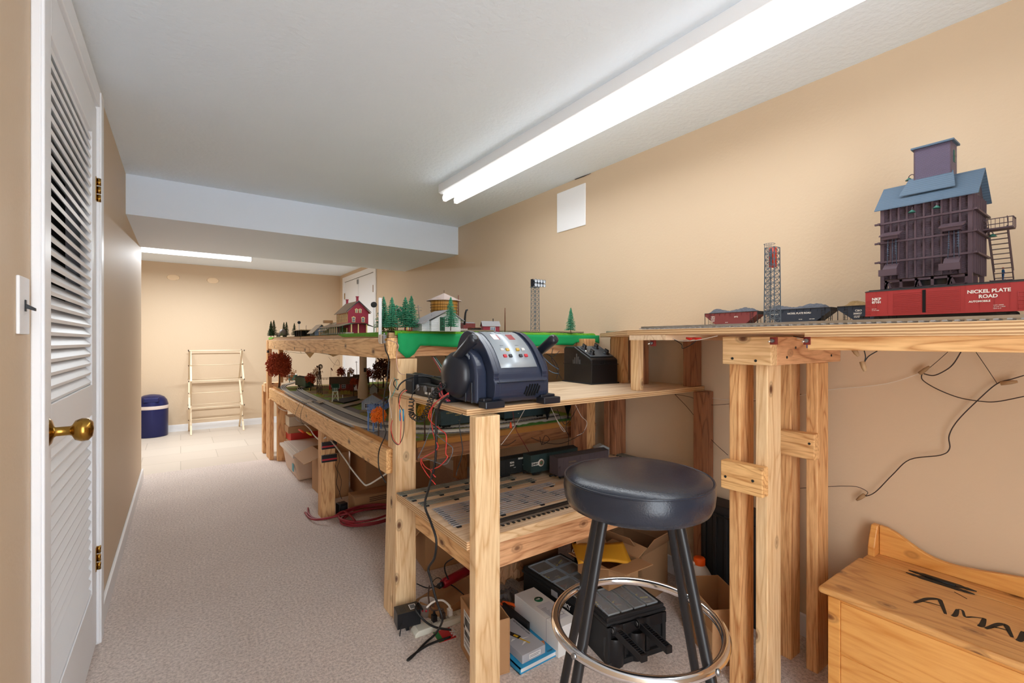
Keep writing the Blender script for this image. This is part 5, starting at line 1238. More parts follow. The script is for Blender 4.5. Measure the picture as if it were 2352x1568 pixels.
# track-side watch tower
p = low(770, 922); wt2 = thing('interlocking_tower', 'small dark green roofed watchtower on cream braced legs beside the tracks', 'model building', p, -.15)
h = ht(p, 770, 881); CRL = mat('cream_paint', (206, 206, 176), .6)
l_ = MB()
for x in (-.016, .016):
    for y in (-.012, .012): l_.bar((x*1.35, y*1.3, 0), (x, y, h*.55), .005, .005, CRL).box(x*1.35-.006, x*1.35+.006, y*1.3-.006, y*1.3+.006, 0, .004, CRL)
for y in (-.013, .013): l_.bar((-.02, y*1.2, .008), (.016, y, h*.52), .002, .002, CRL).bar((.02, y*1.2, .008), (-.016, y, h*.52), .002, .002, CRL)
l_.build('braced_legs', wt2)
MB().box(-.019, .019, -.015, .015, h*.55, h*.84, CRL).box(-.0195, .0195, -.0155, .0155, h*.60, h*.80, DGRN).build('cabin', wt2)
MB().prism([(-.022, h*.80), (.022, h*.80), (.0, h)], 'x', -.025, .025, mat('dark_green_roof', (34, 68, 48), .7)).build('roof', wt2)
win(wt2, -.012, -.002, -.0165, -.0155, h*.62, h*.76, CRL, MATS['pane_dark']); win(wt2, .003, .013, -.0165, -.0155, h*.62, h*.76, CRL, MATS['pane_dark'])
# hay bales
HAY = mat('straw', (178, 158, 74), .9, bump=1, bscale=300, var=.2, vscale=100)
for (px, py), lb in zip(((731, 905), (736, 907), (741, 911)), ('farthest straw bale of the little row by the windmill', 'middle straw bale of the little row by the windmill', 'nearest straw bale of the little row by the windmill')):
    p = low(px, py); o = MB().box(-.012, .012, -.006, .006, 0, .014, HAY).build('hay_bale', loc=None, bev=.001); o.location = p+Vector((.0, 0, .0)); o.rotation_euler = (0, 0, -.5); tag(o, lb, 'hay bale', 'straw bales by the windmill')
# corn shocks
i_ = 0
for px, py, lb in ((757, 904, 'leftmost bunch of dry corn stalks by the watchtower'), (764, 903, 'bunch of dry corn stalks just left of the watchtower'), (785, 905, 'bunch of dry corn stalks just right of the watchtower'), (793, 905, 'middle bunch of dry corn stalks right of the watchtower'), (801, 905, 'rightmost bunch of dry corn stalks before the white fence')):
    p = low(px, py); t = MB()
    for k in range(26): a = random.uniform(0, 6.28); r_ = random.uniform(.004, .014); t.bar((r_*math.cos(a), r_*math.sin(a), 0), (r_*.9*math.cos(a+.3), r_*.9*math.sin(a+.3), random.uniform(.022, .036)), .002, .0012, HAY)
    tag(t.build('corn_shock'), lb, 'corn stalks', 'dry corn stalks').location = p
# fences
def fence(label, a, b_, n, hh, m, nm='model_fence', rails=2):
    t = thing(nm, label, 'model fence', a, 0); v = Vector(b_)-Vector(a); r_ = MB()
    for k in range(rails): r_.bar((0, 0, hh*(.45+.4*k)), tuple(v+Vector((0, 0, hh*(.45+.4*k)))), .0018, .003, m)
    r_.build('rails', t)
    p_ = MB()
    for k in range(n+1): q = v*k/n; p_.box(q.x-.0015, q.x+.0015, q.y-.0015, q.y+.0015, 0, hh, m)
    p_.build('posts', t)
fence('white rail fence running back from the small station', low(800, 893), low(845, 905), 6, .02, WHITE)
fence('dark fence behind the tracks at the far side', low(690, 874), low(770, 872), 12, .022, RST, rails=3)
fence('low brown fence across the back of the farm yard', low(740, 889), low(785, 888), 8, .016, RST)
p = low(787, 914); t = thing('mile_post', 'short white mile post beside the gravel path', 'model post', p, 0); MB().box(-.002, .002, -.002, .002, 0, .026, WHITE).build('post', t)
p = low(715, 906); t = thing('grade_marker', 'tiny person-sized yellow figure beside the track by the windmill', 'figurine', low(711, 897), 0); MB().lathe([(0, 0), (.004, 0), (.005, .015), (.003, .02), (.0035, .024), (0, .029)], mat('yellow_vest', (190, 180, 60), .7), 8).build('body', t)
# gravel path and plaza
MB()
for nm, lb, pts, m in (('gravel_path', 'tan gravel path crossing in front of the watchtower', [(775, 931), (835, 917), (846, 920), (785, 935)], mat('gravel_tan', (160, 144, 124), .95, var=.15, vscale=120)),
        ('road', 'dark asphalt lane behind the watchtower', [(760, 918), (828, 907), (838, 912), (790, 924)], mat('asphalt_dark', (70, 66, 64), .9)),
        ('crossing_plank', 'tan wooden planks at the first track crossing', [(694, 920), (712, 917), (720, 921), (702, 925)], mat('crossing_wood', (170, 150, 124), .8)),
        ('crossing_plank', 'tan wooden planks at the inner track crossing', [(725, 920), (742, 918), (750, 922), (733, 925)], MATS['crossing_wood']) if 'crossing_wood' in MATS else None,
        ):
    q = [at(a, b_, z=LG+.006 if nm != 'crossing_plank' else LG+.010) for a, b_ in pts]
    o = MB().prism([(v.x, v.y) for v in q], 'z', -.004, .0, m)
    c = sum((v for v in q), Vector())/4; o.v = [(v[0]-c.x, v[1]-c.y, v[2]) for v in o.v]; o = o.build(nm); o.location = c; tag(o, lb, nm.replace('_', ' '))
# small grey station with pink roof
p = low(852, 944); ss_ = thing('trackside_station', 'small pale blue-grey station with a pinkish tan roof by the footbridge', 'model building', (p.x+.03, p.y+.03, LG), -.5); ss_.scale = (1.3, 1.3, 1.35)
PALEB = stripes('pale_blue_siding', (150, 164, 182), (186, 198, 212), 'x', 60, rough=.6, bump=1, dist=0)
gable(ss_, -.055, .05, -.025, .028, .006, .045, .078, PALEB, mat('pink_tan_roof', (168, 138, 120), .85, var=.1), 'y', .012, .003)
MB().box(-.06, .055, -.05, .04, 0, .006, MATS['gravel_tan']).build('platform', ss_)
win(ss_, -.04, -.02, -.0265, -.025, .015, .035, WHITE, MATS['pane_dark']); win(ss_, .005, .03, -.0265, -.025, .01, .036, WHITE, MATS['pane_dark'])
p = low(852, 950); t = thing('platform_lamp', 'green-shaded platform lamp post beside the small station', 'model lamp post', p, 0); MB().tube([(0, 0, 0), (0, 0, .062), (.006, 0, .068), (.010, 0, .062)], .0013, BLKM, 6).lathe([(.002, .002), (.006, -.002), (0, 0)], GLMP, 10, Matrix.Translation((.010, 0, .06))).build('post', t)
# blue footbridge
FB = mat('bridge_blue', (96, 130, 184), .6); fb = thing('footbridge', 'blue-grey steel footbridge with stairs on tall legs over the tracks', 'model bridge', tuple(low(846, 990)), -1.15)
p = low(850, 993); hb = ht(p, 850, 931)
q = MB()
for x, y in ((0, 0), (.035, 0), (0, .05), (.035, .05)): q.box(x-.0025, x+.0025, y-.0025, y+.0025, 0, hb*.72, FB)
q.box(-.006, .042, -.006, .056, 0, .003, mat('bridge_base', (150, 156, 160), .7)).build('tower_legs', fb)
q = MB().box(-.004, .04, -.004, .054, hb*.70, hb*.73, FB)
for x in (-.004, .04):
    for k in range(6): q.bar((x, -.004+k*.0097, hb*.73), (x, .0057+k*.0097, hb), .001, .001, FB, up=(1, 0, 0)).bar((x, .0057+k*.0097, hb*.73), (x, -.004+k*.0097, hb), .001, .001, FB, up=(1, 0, 0))
    q.box(x-.001, x+.001, -.004, .054, hb-.002, hb, FB)
q.box(-.004, .04, -.005, -.003, hb-.002, hb, FB).box(-.004, .04, -.005, -.003, hb*.73, hb*.75, FB)
for k in range(5): q.bar((-.004+k*.0088, -.004, hb*.73), (.0048+k*.0088, -.004, hb), .001, .001, FB, up=(0, 1, 0)).bar((.0048+k*.0088, -.004, hb*.73), (-.004+k*.0088, -.004, hb), .001, .001, FB, up=(0, 1, 0))
q.build('landing', fb)
q = MB(); n = 16
for k in range(n):
    z = hb*.73+(.11)*k/n*.6; y = .056+k*.012; q.box(0, .036, y, y+.012, z, z+.003, FB)
for x in (0, .036): q.bar((x, .054, hb*.72), (x, .25, hb*.73+.07), .0025, .008, FB).bar((x, .054, hb), (x, .25, hb+.07), .0015, .002, FB)
for k in range(9): q.box(-.0007, .0007, .056+k*.024, .0575+k*.024, hb*.73+.0083*k, hb+.0085*k, FB).box(.0353, .0367, .056+k*.024, .0575+k*.024, hb*.73+.0083*k, hb+.0085*k, FB)
q.build('stair_flight', fb)
# silo column, telegraph pole, signals by the post
p = at(834, 784, y=3.6); p.z = LG; t = thing('silo', 'tall tan round silo rising to the upper deck behind the cabin', 'model tower', (p.x, p.y, LG), 0)
MB().lathe([(.04, 0), (.04, .07), (.027, .18), (.027, .40)], mat('silo_tan', (222, 198, 166), .7), 20).build('shell', t); MB().box(-.006, .012, -.038, -.033, .21, .24, mat('pane_dark', (60, 52, 50), .2)).build('window', t)
p = low(820, 880); t = thing('telegraph_pole', 'thin telegraph pole in front of the white closet doors', 'model pole', p, 0); h = ht(p, 820, 829)
MB().tube([(0, 0, 0), (-.006, 0, h)], .0026, RST, 6).box(-.02, .008, -.001, .001, h-.012, h-.009, RST).build('post', t)
p = low(857, 905); t = thing('crossing_house', 'small black and white gabled house near the table post', 'model building', (p.x+.01, p.y+.02, LG), -.3)
gable(t, -.03, .03, -.025, .025, 0, .05, .085, WSID, mat('black_roof', (22, 24, 26), .7), 'y', .01)
p = low(856, 897); t = thing('semaphore_post', 'pale signal mast with dark box beside the black and white house', 'model signal', p, 0); MB().tube([(0, 0, 0), (0, 0, .12)], .003, mat('mast_grey', (140, 146, 150), .6), 6).box(-.01, .01, -.006, .006, .03, .052, MATS['mast_grey']).build('post', t)
# things hanging under the upper deck
for px, py, lb in ((838, 812, 'red wire nut'),): pass
# train behind the near workbench
p = at(1013, 985, z=LG+.01)
CAR2 = mat('coach_green', (48, 66, 70), .4)
ex = boxcar('express_car', 'dark green passenger express car with gold lettering behind the workbench post', (1.20, 2.115, LG+.010), .03, .30, .088, .066, CAR2, ROOFK, door=0, ribs=3,
    letters=[('RAILWAY EXPRESS', -.12, .072, .0095, .0002), ('AGENCY', -.07, .058, .0085, .0002), ('6512', -.05, .030, .006, 0)], txtm=GOLD)
mk = boxcar('milk_car', 'long dark green milk car on the lower layout right of the workbench post', (1.575, 2.10, LG+.010), .0, .30, .088, .066, CAR2, ROOFK, door=0, ribs=4, letters=[('MILK CAR', -.09, .068, .0085, .0002), ('1147', -.06, .035, .005, 0)], txtm=LETW)
fgr = figure('small teal-shirted figure standing beside the near track edge', tuple(low(1005, 1003)), 0, mat('teal_cloth', (60, 130, 160), .7), SKIN, MATS['teal_cloth'], h=.03)
def twiggy(label, x, y, h, n=50, m=None, leafm=None):
    t = thing('bare_tree', label, 'model tree', (x, y, LG), 0, None); b_ = MB()
    for k in range(n):
        a = random.uniform(0, 6.28); q = random.uniform(.2, .5); b_.tube([(0, 0, h*random.uniform(.05, .4)), (h*q*.5*math.cos(a), h*q*.5*math.sin(a), h*.6), (h*q*math.cos(a+.4), h*q*math.sin(a+.4), h*random.uniform(.75, 1))], [.0022, .0014, .0006], m or BLKM, 4)
    b_.tube([(0, 0, 0), (0, 0, h*.5)], .004, m or BLKM, 6).build('branches', t)
    if leafm:
        f = MB()
        for k in range(160):
            p_ = Vector((random.gauss(0, h*.2), random.gauss(0, h*.2), h*random.uniform(.55, 1.05))); f.blob(tuple(p_), .004, leafm, 4, 3, jit=.4)
        f.build('foliage', t)
twiggy('bare dark branching tree under the workbench shelf with a few orange leaves', 1.66, 1.985, .2, leafm=mat('brick_leaves', (150, 70, 40), .9))
twiggy('second bare dark tree further right on the lower layout', 1.80, 1.97, .19)
leafy('autumn_tree', 'small round orange tree behind the milk car', Vector((1.72, 2.25, LG)), .16, .06, ORNG, 'autumn trees of the lower layout', leaf=.005, dens=400)
gp = MB(); vs = []; 
for j in range(25):
    x = 1.42+j*.022; vs += [(x, 1.937, LG-.004+random.uniform(0, .004)), (x, 1.952, LG+.004+random.uniform(0, .008)), (x, 1.965+.0006*j, LG+.001)]
gp.add(vs, [(3*j+i, 3*j+3+i, 3*j+4+i, 3*j+1+i) for j in range(24) for i in range(2)], mat('bright_turf', (70, 116, 40), .95, bump=2, bscale=300, var=.4, vscale=60), True)
gp.build('turf_bank', tt, world=True)
# ================================================================ lower shelf of the workbench
SZ2 = .5355
def section(label, y, x0, x1, rail, group, ties=5, rz=0, tiem=BLKM):
    t = thing('track_section', label, 'loose track', (x0, y, SZ2), rz, group)
    for q in (-.016, 0, .016): MB().box(0, x1-x0, q-.0016, q+.0016, .004, .008, rail).build('rail', t)
    m_ = MB()
    for k in range(ties): x = .02+k*(x1-x0-.04)/(ties-1); m_.box(x-.008, x+.008, -.024, .024, 0, .004, tiem)
    m_.build('ties', t); return t
ORDN = ('rear', 'second', 'third', 'fourth', 'fifth', 'sixth', 'seventh')
for i, (y, x0, x1) in enumerate(((1.765, .705, 1.12), (1.69, .712, 1.22), (1.61, .727, 1.27))):
    section('dull dark three-rail track piece, %s row from the back of the lower shelf' % ORDN[i], y, x0, x1, RAILD, 'dark loose track pieces', 5)
for i, (y, x0, x1) in enumerate(((1.52, .742, 1.30), (1.47, .74, 1.22), (1.42, .735, 1.56), (1.37, .73, 1.66))):
    section('shiny grey three-rail track piece, %s of the shiny rows counted from the back' % ('first', 'second', 'third', 'last')[i], y, x0, x1, mat('grey_rail', (188, 190, 194), .35, .45), 'shiny loose track pieces', 6)
section('grey three-rail track piece right of the brown boxcar', 1.45, 1.60, 1.88, MATS['grey_rail'], 'shiny loose track pieces', 4)
track('plastic_track', 'track with thick black plastic ties at the front edge of the lower shelf', [(.83, 1.295), (1.62, 1.295)], SZ2, ties=BLK, rail=STEEL, pitch=.022, tw=.05)
track('plastic_track', 'black plastic-tie track running along the wall on the lower shelf', [(1.925, 1.30), (1.925, 1.72)], SZ2, ties=BLK, rail=RAILD, pitch=.022, tw=.05)
GONB = mat('gondola_black', (26, 32, 34), .5)
cz = SZ2+.001
boxcar('gondola', 'black freight car lettered in white at the back of the lower shelf', (1.31, 1.735, cz), -.03, .31, .082, .058, GONB, GONB, door=0, ribs=5, letters=[('READING', -.055, .075, .0105, .0004), ('RDG', -.10, .062, .011, .0003), ('33419', -.10, .05, .009, .0002), ('CAPY', -.08, .04, .005, 0), ('BLT', -.03, .045, .006, 0)])
dc = boxcar('dairy_boxcar', 'dark green boxcar with a white banner and round emblem on the lower shelf', (1.415, 1.665, cz+.009), -.02, .28, .094, .06, mat('dairy_green', (44, 62, 62), .5), GONB, door=0, ribs=3)
MB().box(-.137, -.092, -.0315, -.0308, .046, .061, LETW).build('banner', dc); text('DAIRY', .0125, BLK, dc, (-.1365, -.0318, .0492), (1, 0, 0), (0, 0, 1), world=False, bold=.0005)
MB().lathe([(0, .001), (.017, .001), (.017, 0)], mat('emblem_white', (210, 206, 196), .5), 24, Matrix.Translation((-.083, -.031, .055)) @ Matrix.Rotation(PI/2, 4, 'X')).lathe([(0, .0014), (.0115, .0014), (.0115, .001)], mat('emblem_brown', (126, 76, 60), .5), 20, Matrix.Translation((-.083, -.031, .055)) @ Matrix.Rotation(PI/2, 4, 'X')).lathe([(0, .0018), (.007, .0018), (.007, .001)], mat('emblem_green', (60, 104, 74), .5), 16, Matrix.Translation((-.083, -.031, .055)) @ Matrix.Rotation(PI/2, 4, 'X')).build('emblem', dc)
bb = boxcar('brown_boxcar', 'dusty dark brown boxcar at an angle in front on the lower shelf', (1.49, 1.55, cz+.009), -.06, .30, .094, .062, mat('dusty_brown', (72, 62, 66), .75), mat('dusty_roof', (66, 60, 62), .8), door=1, ribs=5, letters=[('SOUTHERN', -.09, .068, .008, .0002), ('523614', -.09, .056, .007, 0)], txtm=mat('faded_letter', (118, 100, 72), .8))
gh = thing('unpainted_house', 'tiny unpainted light grey plastic house beyond the stool seat on the lower shelf', 'model building', (1.87, 1.775, cz), -.5)
UG = mat('unpainted_grey', (150, 156, 158), .6); gable(gh, -.04, .035, -.022, .022, 0, .036, .052, UG, UG, 'y', .004, .002)
for x in (-.025, .005, .025): MB().box(x-.005, x+.005, -.0225, -.0218, .014, .026, mat('void', (6, 6, 8), .9)).build('window', gh)
# ================================================================ cardboard helpers
def carton(nm, label, loc, rz, w_, d_, h_, flaps=(), m=CARD, closed=False, cat='cardboard box', th_=.004, group=None):
    t = thing(nm, label, cat, loc, rz, group); b_ = MB()
    x0, x1, y0, y1 = -w_/2, w_/2, -d_/2, d_/2
    if closed: b_.box(x0, x1, y0, y1, 0, h_, m)
    else:
        b_.box(x0, x1, y0, y1, 0, th_, m).box(x0, x0+th_, y0, y1, th_, h_, m).box(x1-th_, x1, y0, y1, th_, h_, m).box(x0+th_, x1-th_, y0, y0+th_, th_, h_, m).box(x0+th_, x1-th_, y1-th_, y1, th_, h_, m)
    b_.build('body', t, bev=.001)
    for side, ang, ln in flaps:   # ang measured outward from horizontal
        ca, sa = math.cos(ang), math.sin(ang)
        f = MB(); z = h_
        if side == 'l': f.add([(x0, y0, z), (x0, y1, z), (x0-ca*ln, y1-.01, z+sa*ln), (x0-ca*ln, y0+.01, z+sa*ln)], [(0, 1, 2, 3)], m)
        if side == 'r': f.add([(x1, y0, z), (x1, y1, z), (x1+ca*ln, y1-.01, z+sa*ln), (x1+ca*ln, y0+.01, z+sa*ln)], [(3, 2, 1, 0)], m)
        if side == 'f': f.add([(x0, y0, z), (x1, y0, z), (x1-.01, y0-ca*ln, z+sa*ln), (x0+.01, y0-ca*ln, z+sa*ln)], [(0, 3, 2, 1)], m)
        if side == 'b': f.add([(x0, y1, z), (x1, y1, z), (x1-.01, y1+ca*ln, z+sa*ln), (x0+.01, y1+ca*ln, z+sa*ln)], [(0, 1, 2, 3)], m)
        o_ = f.build('flap', t); q = o_.modifiers.new('s', 'SOLIDIFY'); q.thickness = .003; q.offset = 0
    return t
PAPER = mat('label_paper', (228, 228, 226), .6)
def bars(parent, x0, x1, z0, z1, y, n, nm='barcode'):
    b_ = MB(); x = x0
    while x < x1:
        w_ = random.choice((.0008, .0014, .002)); b_.box(x, min(x+w_, x1), y-.0002, y+.0002, z0, z1, BLK); x += w_+random.choice((.001, .0016))
    return b_.build(nm, parent)
# labelled carton behind the front post
c = carton('shipping_carton', 'open kraft carton with a white barcode label right behind the pine post', (.895, 1.425, 0), -.20, .115, .20, .19, [('b', -.9, .05)])
lb = MB().box(-.0582, -.0576, -.09, .06, .03, .165, PAPER).build('shipping_label', c, label='white barcode shipping label')
b_ = MB(); y = .05
while y > -.02:
    w_ = random.choice((.001, .002, .003)); b_.box(-.0587, -.0583, y-w_, y, .115, .145, BLK); b_.box(-.0587, -.0583, y-w_, y, .078, .098, BLK); y -= w_+random.choice((.0015, .0025))
for z in (.158, .152, .07, .064, .05, .044): b_.box(-.0587, -.0583, -.02, .05, z, z+.002, BLK)
b_.box(-.0587, -.0583, .045, .058, .10, .112, BLK).build('barcode', lb)
MB().box(.0576, .0582, -.02, .045, .0, .10, TAPE).box(.0576, .0582, -.09, -.05, .06, .15, TAPE).build('packing_tape', c)
o = MB().tube(smooth_path([(.02, .05, .1), (.0, .06, .15), (.02, .06, .17), (.035, .05, .14)], 4), .012, BLK, 8).build('cable_bundle'); o.location = (.895, 1.425, 0); tag(o, 'dark rolled cable poking up inside the labelled carton', 'cable')
# white box, book, caliper box
wbx = thing('white_carton', 'long closed white box with round green sticker left of the tool case', 'box', (1.168, 1.41, 0), -.02)
MB().box(-.05, .05, -.14, .14, 0, .108, PAPER).build('body', wbx, bev=.002)
lb = MB().box(-.03, .035, -.10, .02, .108, .1085, mat('label_grey', (206, 206, 210), .5)).build('paper_label', wbx)
MB().lathe([(0, .1092), (.018, .1092), (.018, .108)], mat('sticker_green', (30, 96, 66), .5), 24, Matrix.Translation((.008, .052, 0))).build('round_sticker', wbx)
text('VES', .012, PAPER, wbx, (-.004, .05, .1093), (1, 0, 0), (0, 1, 0), world=False)
b_ = MB()
for k in range(9): b_.box(-.026, -.002-.004*(k % 3), -.01-k*.007, -.0085-k*.007, .1085, .1088, DT)
b_.box(.004, .03, -.08, -.045, .1085, .1088, DT).box(.0055, .0285, -.0785, -.0465, .1086, .109, PAPER).build('print', lb)
MB().box(-.0502, .0502, -.07, -.068, .02, .1082, mat('box_seam', (170, 170, 176), .6)).build('seam', wbx)
bk = thing('book', 'large-format blue-covered book lying flat under the grey tool box', 'book', (1.036, 1.395, 0), 0)
SKY = mat('cover_blue', (40, 150, 200), .35)
MB().box(-.084, .084, -.11, .11, .018, .021, SKY).box(-.084, .084, -.11, .11, 0, .003, SKY).box(-.084, -.080, -.11, .11, 0, .021, SKY).build('cover', bk)
MB().box(-.08, .081, -.107, .107, .003, .018, PAPER).build('pages', bk); MB().prism([(.045, -.075), (.07, -.06), (.08, -.04), (.06, -.03), (.05, -.05)], 'z', .021, .0213, mat('cover_orange', (220, 130, 60), .4)).build('cover_picture', bk)
text('HAM', .012, NVY, bk, (.05, -.10, .0212), (1, 0, 0), (0, 1, 0), world=False)
kx = thing('caliper_box', 'pale grey flat box printed with a caliper on top of the blue book', 'box', (1.024, 1.398, .0215), 0)
MB().box(-.052, .052, -.10, .10, 0, .03, mat('carton_grey', (176, 178, 184), .5)).build('body', kx, bev=.001)
b_ = MB().bar((-.03, .06, .0303), (.012, -.06, .0303), .006, .0006, mat('caliper_gold', (210, 170, 40), .4)).bar((-.018, .035, .0307), (.0, -.015, .0307), .018, .0008, BLK).bar((-.01, .01, .0311), (-.004, -.008, .0311), .010, .0006, MATS['caliper_gold'])
b_.prism([(.002, -.02), (.03, -.03), (.004, -.028)], 'z', .0302, .0308, PAPER).prism([(-.028, -.005), (-.04, -.015), (-.02, -.012)], 'z', .0302, .0308, PAPER).prism([(.0, -.04), (-.02, -.055), (.006, -.048)], 'z', .0302, .0308, PAPER).build('printed_caliper', kx)
text('ELECTRONIC DIGITAL CALIPER', .0075, DT, kx, (.040, .085, .0302), (0, -1, 0), (1, 0, 0), world=False)
MB().box(-.022, .03, -.1006, -.1, .006, .022, PAPER).box(-.018, .025, -.1009, -.1005, .016, .0175, DT).box(-.018, .02, -.1009, -.1005, .011, .0125, DT).build('spec_label', kx)
pb = thing('phone_box', 'slim glossy black box leaning between the grey and white boxes', 'box', (1.092, 1.50, .0216), 0)
MB().box(-.012, .0, -.09, .08, 0, .05, BLK).build('body', pb, bev=.001)
# organizers
CLEAR = mat('clear_lid', (214, 222, 228), .12, alpha=.22); RIMC = mat('clear_rim', (170, 178, 184), .2, alpha=.6)
def organizer(nm, label, loc, rz, w_, d_, h_, nx, ny, word=None):
    t = thing(nm, label, 'tool organizer', loc, rz)
    MB().box(-w_/2, w_/2, -d_/2, d_/2, 0, h_-.030, BLKM).box(-w_/2-.006, w_/2+.006, -d_/2-.006, d_/2+.006, h_-.026, h_-.014, BLKM).build('case', t, bev=.004)
    tr_ = MB(); e = .012
    tr_.box(-w_/2, w_/2, -d_/2, -d_/2+e, h_-.018, h_, BLKM).box(-w_/2, w_/2, d_/2-e, d_/2, h_-.018, h_, BLKM).box(-w_/2, -w_/2+e, -d_/2+e, d_/2-e, h_-.018, h_, BLKM).box(w_/2-e, w_/2, -d_/2+e, d_/2-e, h_-.018, h_, BLKM)
    tr_.build('lid_frame', t, bev=.003)
    iw, idp = (w_-2*e)/nx, (d_-2*e)/ny; ld = None
    cm = [mat('bin_yellow', (206, 176, 40), .6), mat('bin_grey', (90, 96, 104), .5), mat('bin_dark', (44, 44, 48), .6), mat('bin_red', (120, 50, 44), .6), mat('bin_tan', (140, 128, 112), .7)]
    for i in range(nx):
        for j in range(ny):
            xa = -w_/2+e+i*iw; ya = -d_/2+e+j*idp
            MB().box(xa+.004, xa+iw-.004, ya+.004, ya+idp-.004, h_-.004, h_+.002, CLEAR).build('clear_window', t, bev=.002)
            r_ = MB()
            for ra, rb, rc, rd in ((xa+.003, xa+.006, ya+.003, ya+idp-.003), (xa+iw-.006, xa+iw-.003, ya+.003, ya+idp-.003), (xa+.006, xa+iw-.006, ya+.003, ya+.006), (xa+.006, xa+iw-.006, ya+idp-.006, ya+idp-.003)): r_.box(ra, rb, rc, rd, h_-.003, h_+.0035, RIMC)
            r_.build('window_rim', t, bev=.001)
            b_ = MB()
            for k in range(7): cx, cy = xa+iw*random.uniform(.25, .75), ya+idp*random.uniform(.25, .75); b_.bar((cx-.01, cy, h_-.012), (cx+random.uniform(-.01, .02), cy+random.uniform(-.015, .015), h_-.010), .004, .003, cm[(i*3+j*2+k//3) % 5])
            b_.build('small_parts', t)
    return t
og = organizer('parts_organizer', 'long black organizer with clear compartment lid half under the small open carton', (1.372, 1.49, 0), 0, .225, .37, .135, 2, 4)
MB().box(-.121, -.1185, -.16, -.05, .055, .118, BLK).box(-.1225, -.121, -.06, -.02, .10, .125, mat('latch_grey', (150, 150, 154), .4)).build('side_latch', og, bev=.001)
text('HUSKY', .026, PAPER, og, (-.1214, -.055, .088), (0, -1, 0), (0, 0, 1), world=False, bold=.0006)
og2 = organizer('tool_case', 'black tool case with clear lid and two ribbed latch arms hanging open in front', (1.372, 1.205, 0), -.21, .255, .19, .168, 4, 1)
b_ = MB()
for x in (-.125, -.06, .045, .12): b_.box(x-.008, x+.008, -.106, -.095, 0, .14, BLKM)
b_.box(-.132, .132, -.11, -.095, 0, .02, BLKM).box(-.132, .132, -.104, -.095, .10, .14, BLK).lathe([(.035, 0), (.038, .03), (.038, .09), (.035, .1)], BLK, 16, Matrix.Translation((-.092, -.085, .0))).lathe([(.035, 0), (.038, .03), (.038, .09), (.035, .1)], BLK, 16, Matrix.Translation((.0, -.085, .0)))
b_.build('base_frame', og2, bev=.002)
for x in (-.105, .0):
    piv = Vector((x, -.115, .135)); end = Vector((x+.022, -.235, .108)); a_ = thing
    q = MB().cyl((x-.014, -.113, .135), (x+.014, -.113, .135), .016, BLK, n=20)
    d = (end-piv).normalized(); 
    for s_ in (-1, 1): q.bar(tuple(piv+Vector((s_*.011, 0, 0))), tuple(end+Vector((s_*.011, 0, 0))), .004, .022, BLK)
    for k in range(12): p_ = piv.lerp(end, .14+k*.07); q.box(p_.x-.011, p_.x+.011, p_.y-.0015, p_.y+.0015, p_.z-.009, p_.z+.009, BLK)
    q.box(end.x-.0125, end.x+.0125, end.y-.006, end.y+.002, end.z-.012, end.z+.012, BLK); q.cyl((x-.0155, -.113, .135), (x-.013, -.113, .135), .008, STEEL, n=12)
    q.build('latch_arm', og2, bev=.001)
# small open carton with envelope
sc_ = carton('open_carton', 'small open brown carton sitting on the organizers with its flaps spread', (1.452, 1.345, .171), -.03, .17, .18, .085, [('f', .12, .085), ('l', .25, .06), ('r', .3, .07), ('b', 1.2, .1)])
sc_.location.z = .172
MB().box(.005, .035, -.0906, -.0902, .0, .085, TAPE).build('packing_tape', sc_)
ev = MB(); vs = []; nx, ny = 12, 8
for j in range(ny+1):
    for i in range(nx+1):
        u, v_ = i/nx, j/ny; vs.append((-.13+.26*u, -.08+.16*v_, .014*math.sin(u*PI)*math.cos(v_*2)+.012*u*v_))
ev.add(vs, [(j*(nx+1)+i, j*(nx+1)+i+1, (j+1)*(nx+1)+i+1, (j+1)*(nx+1)+i) for j in range(ny) for i in range(nx)], mat('manila_yellow', (222, 160, 40), .6), True)
o = ev.build('padded_envelope'); o.location = (1.42, 1.35, .272); o.rotation_euler = (.16, .06, -.55); o.scale = (.85, .85, 1); q = o.modifiers.new('s', 'SOLIDIFY'); q.thickness = .006; tag(o, 'golden yellow padded envelope lying across the small open carton', 'envelope')
o = MB().tube(smooth_path([(-.03, 0, 0), (0, .02, .008), (.03, .01, .0), (.02, -.01, .004), (-.02, -.008, .008), (-.03, 0, 0)], 5), .003, PAPER, 6).build('paper_loop'); o.location = (1.36, 1.43, .262); tag(o, 'little white looped paper strip beside the yellow envelope', 'paper')
# rear cartons
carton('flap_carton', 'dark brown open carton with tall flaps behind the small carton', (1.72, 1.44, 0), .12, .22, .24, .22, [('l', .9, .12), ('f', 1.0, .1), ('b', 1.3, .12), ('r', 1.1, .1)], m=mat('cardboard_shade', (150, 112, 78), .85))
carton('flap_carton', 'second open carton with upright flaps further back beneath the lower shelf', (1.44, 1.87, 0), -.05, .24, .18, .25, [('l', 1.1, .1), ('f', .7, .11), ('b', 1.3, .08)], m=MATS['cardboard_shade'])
t = thing('storage_tote', 'large black plastic tote in the back corner beneath the workbench', 'tote', (1.80, 1.68, 0), 0)
MB().prism([(-.13, 0), (.13, 0), (.15, .36), (-.15, .36)], 'y', -.1, .1, BLKM).build('tub', t, bev=.006); MB().box(-.16, .16, -.11, .11, .36, .385, BLKM).build('lid', t, bev=.006)
t = thing('hard_case', 'tall matt black ribbed hard case standing against the wall behind the lumber posts', 'case', (1.915, 1.06, 0), 0)
b_ = MB().box(-.05, .06, -.125, .12, 0, .45, BLKM)
for k in range(5): b_.box(-.06, -.05, -.11+k*.05, -.09+k*.05, .02, .42, BLKM)
b_.build('shell', t, bev=.008); MB().box(-.062, .06, -.127, .122, .405, .415, BLK).build('rim', t, bev=.002)
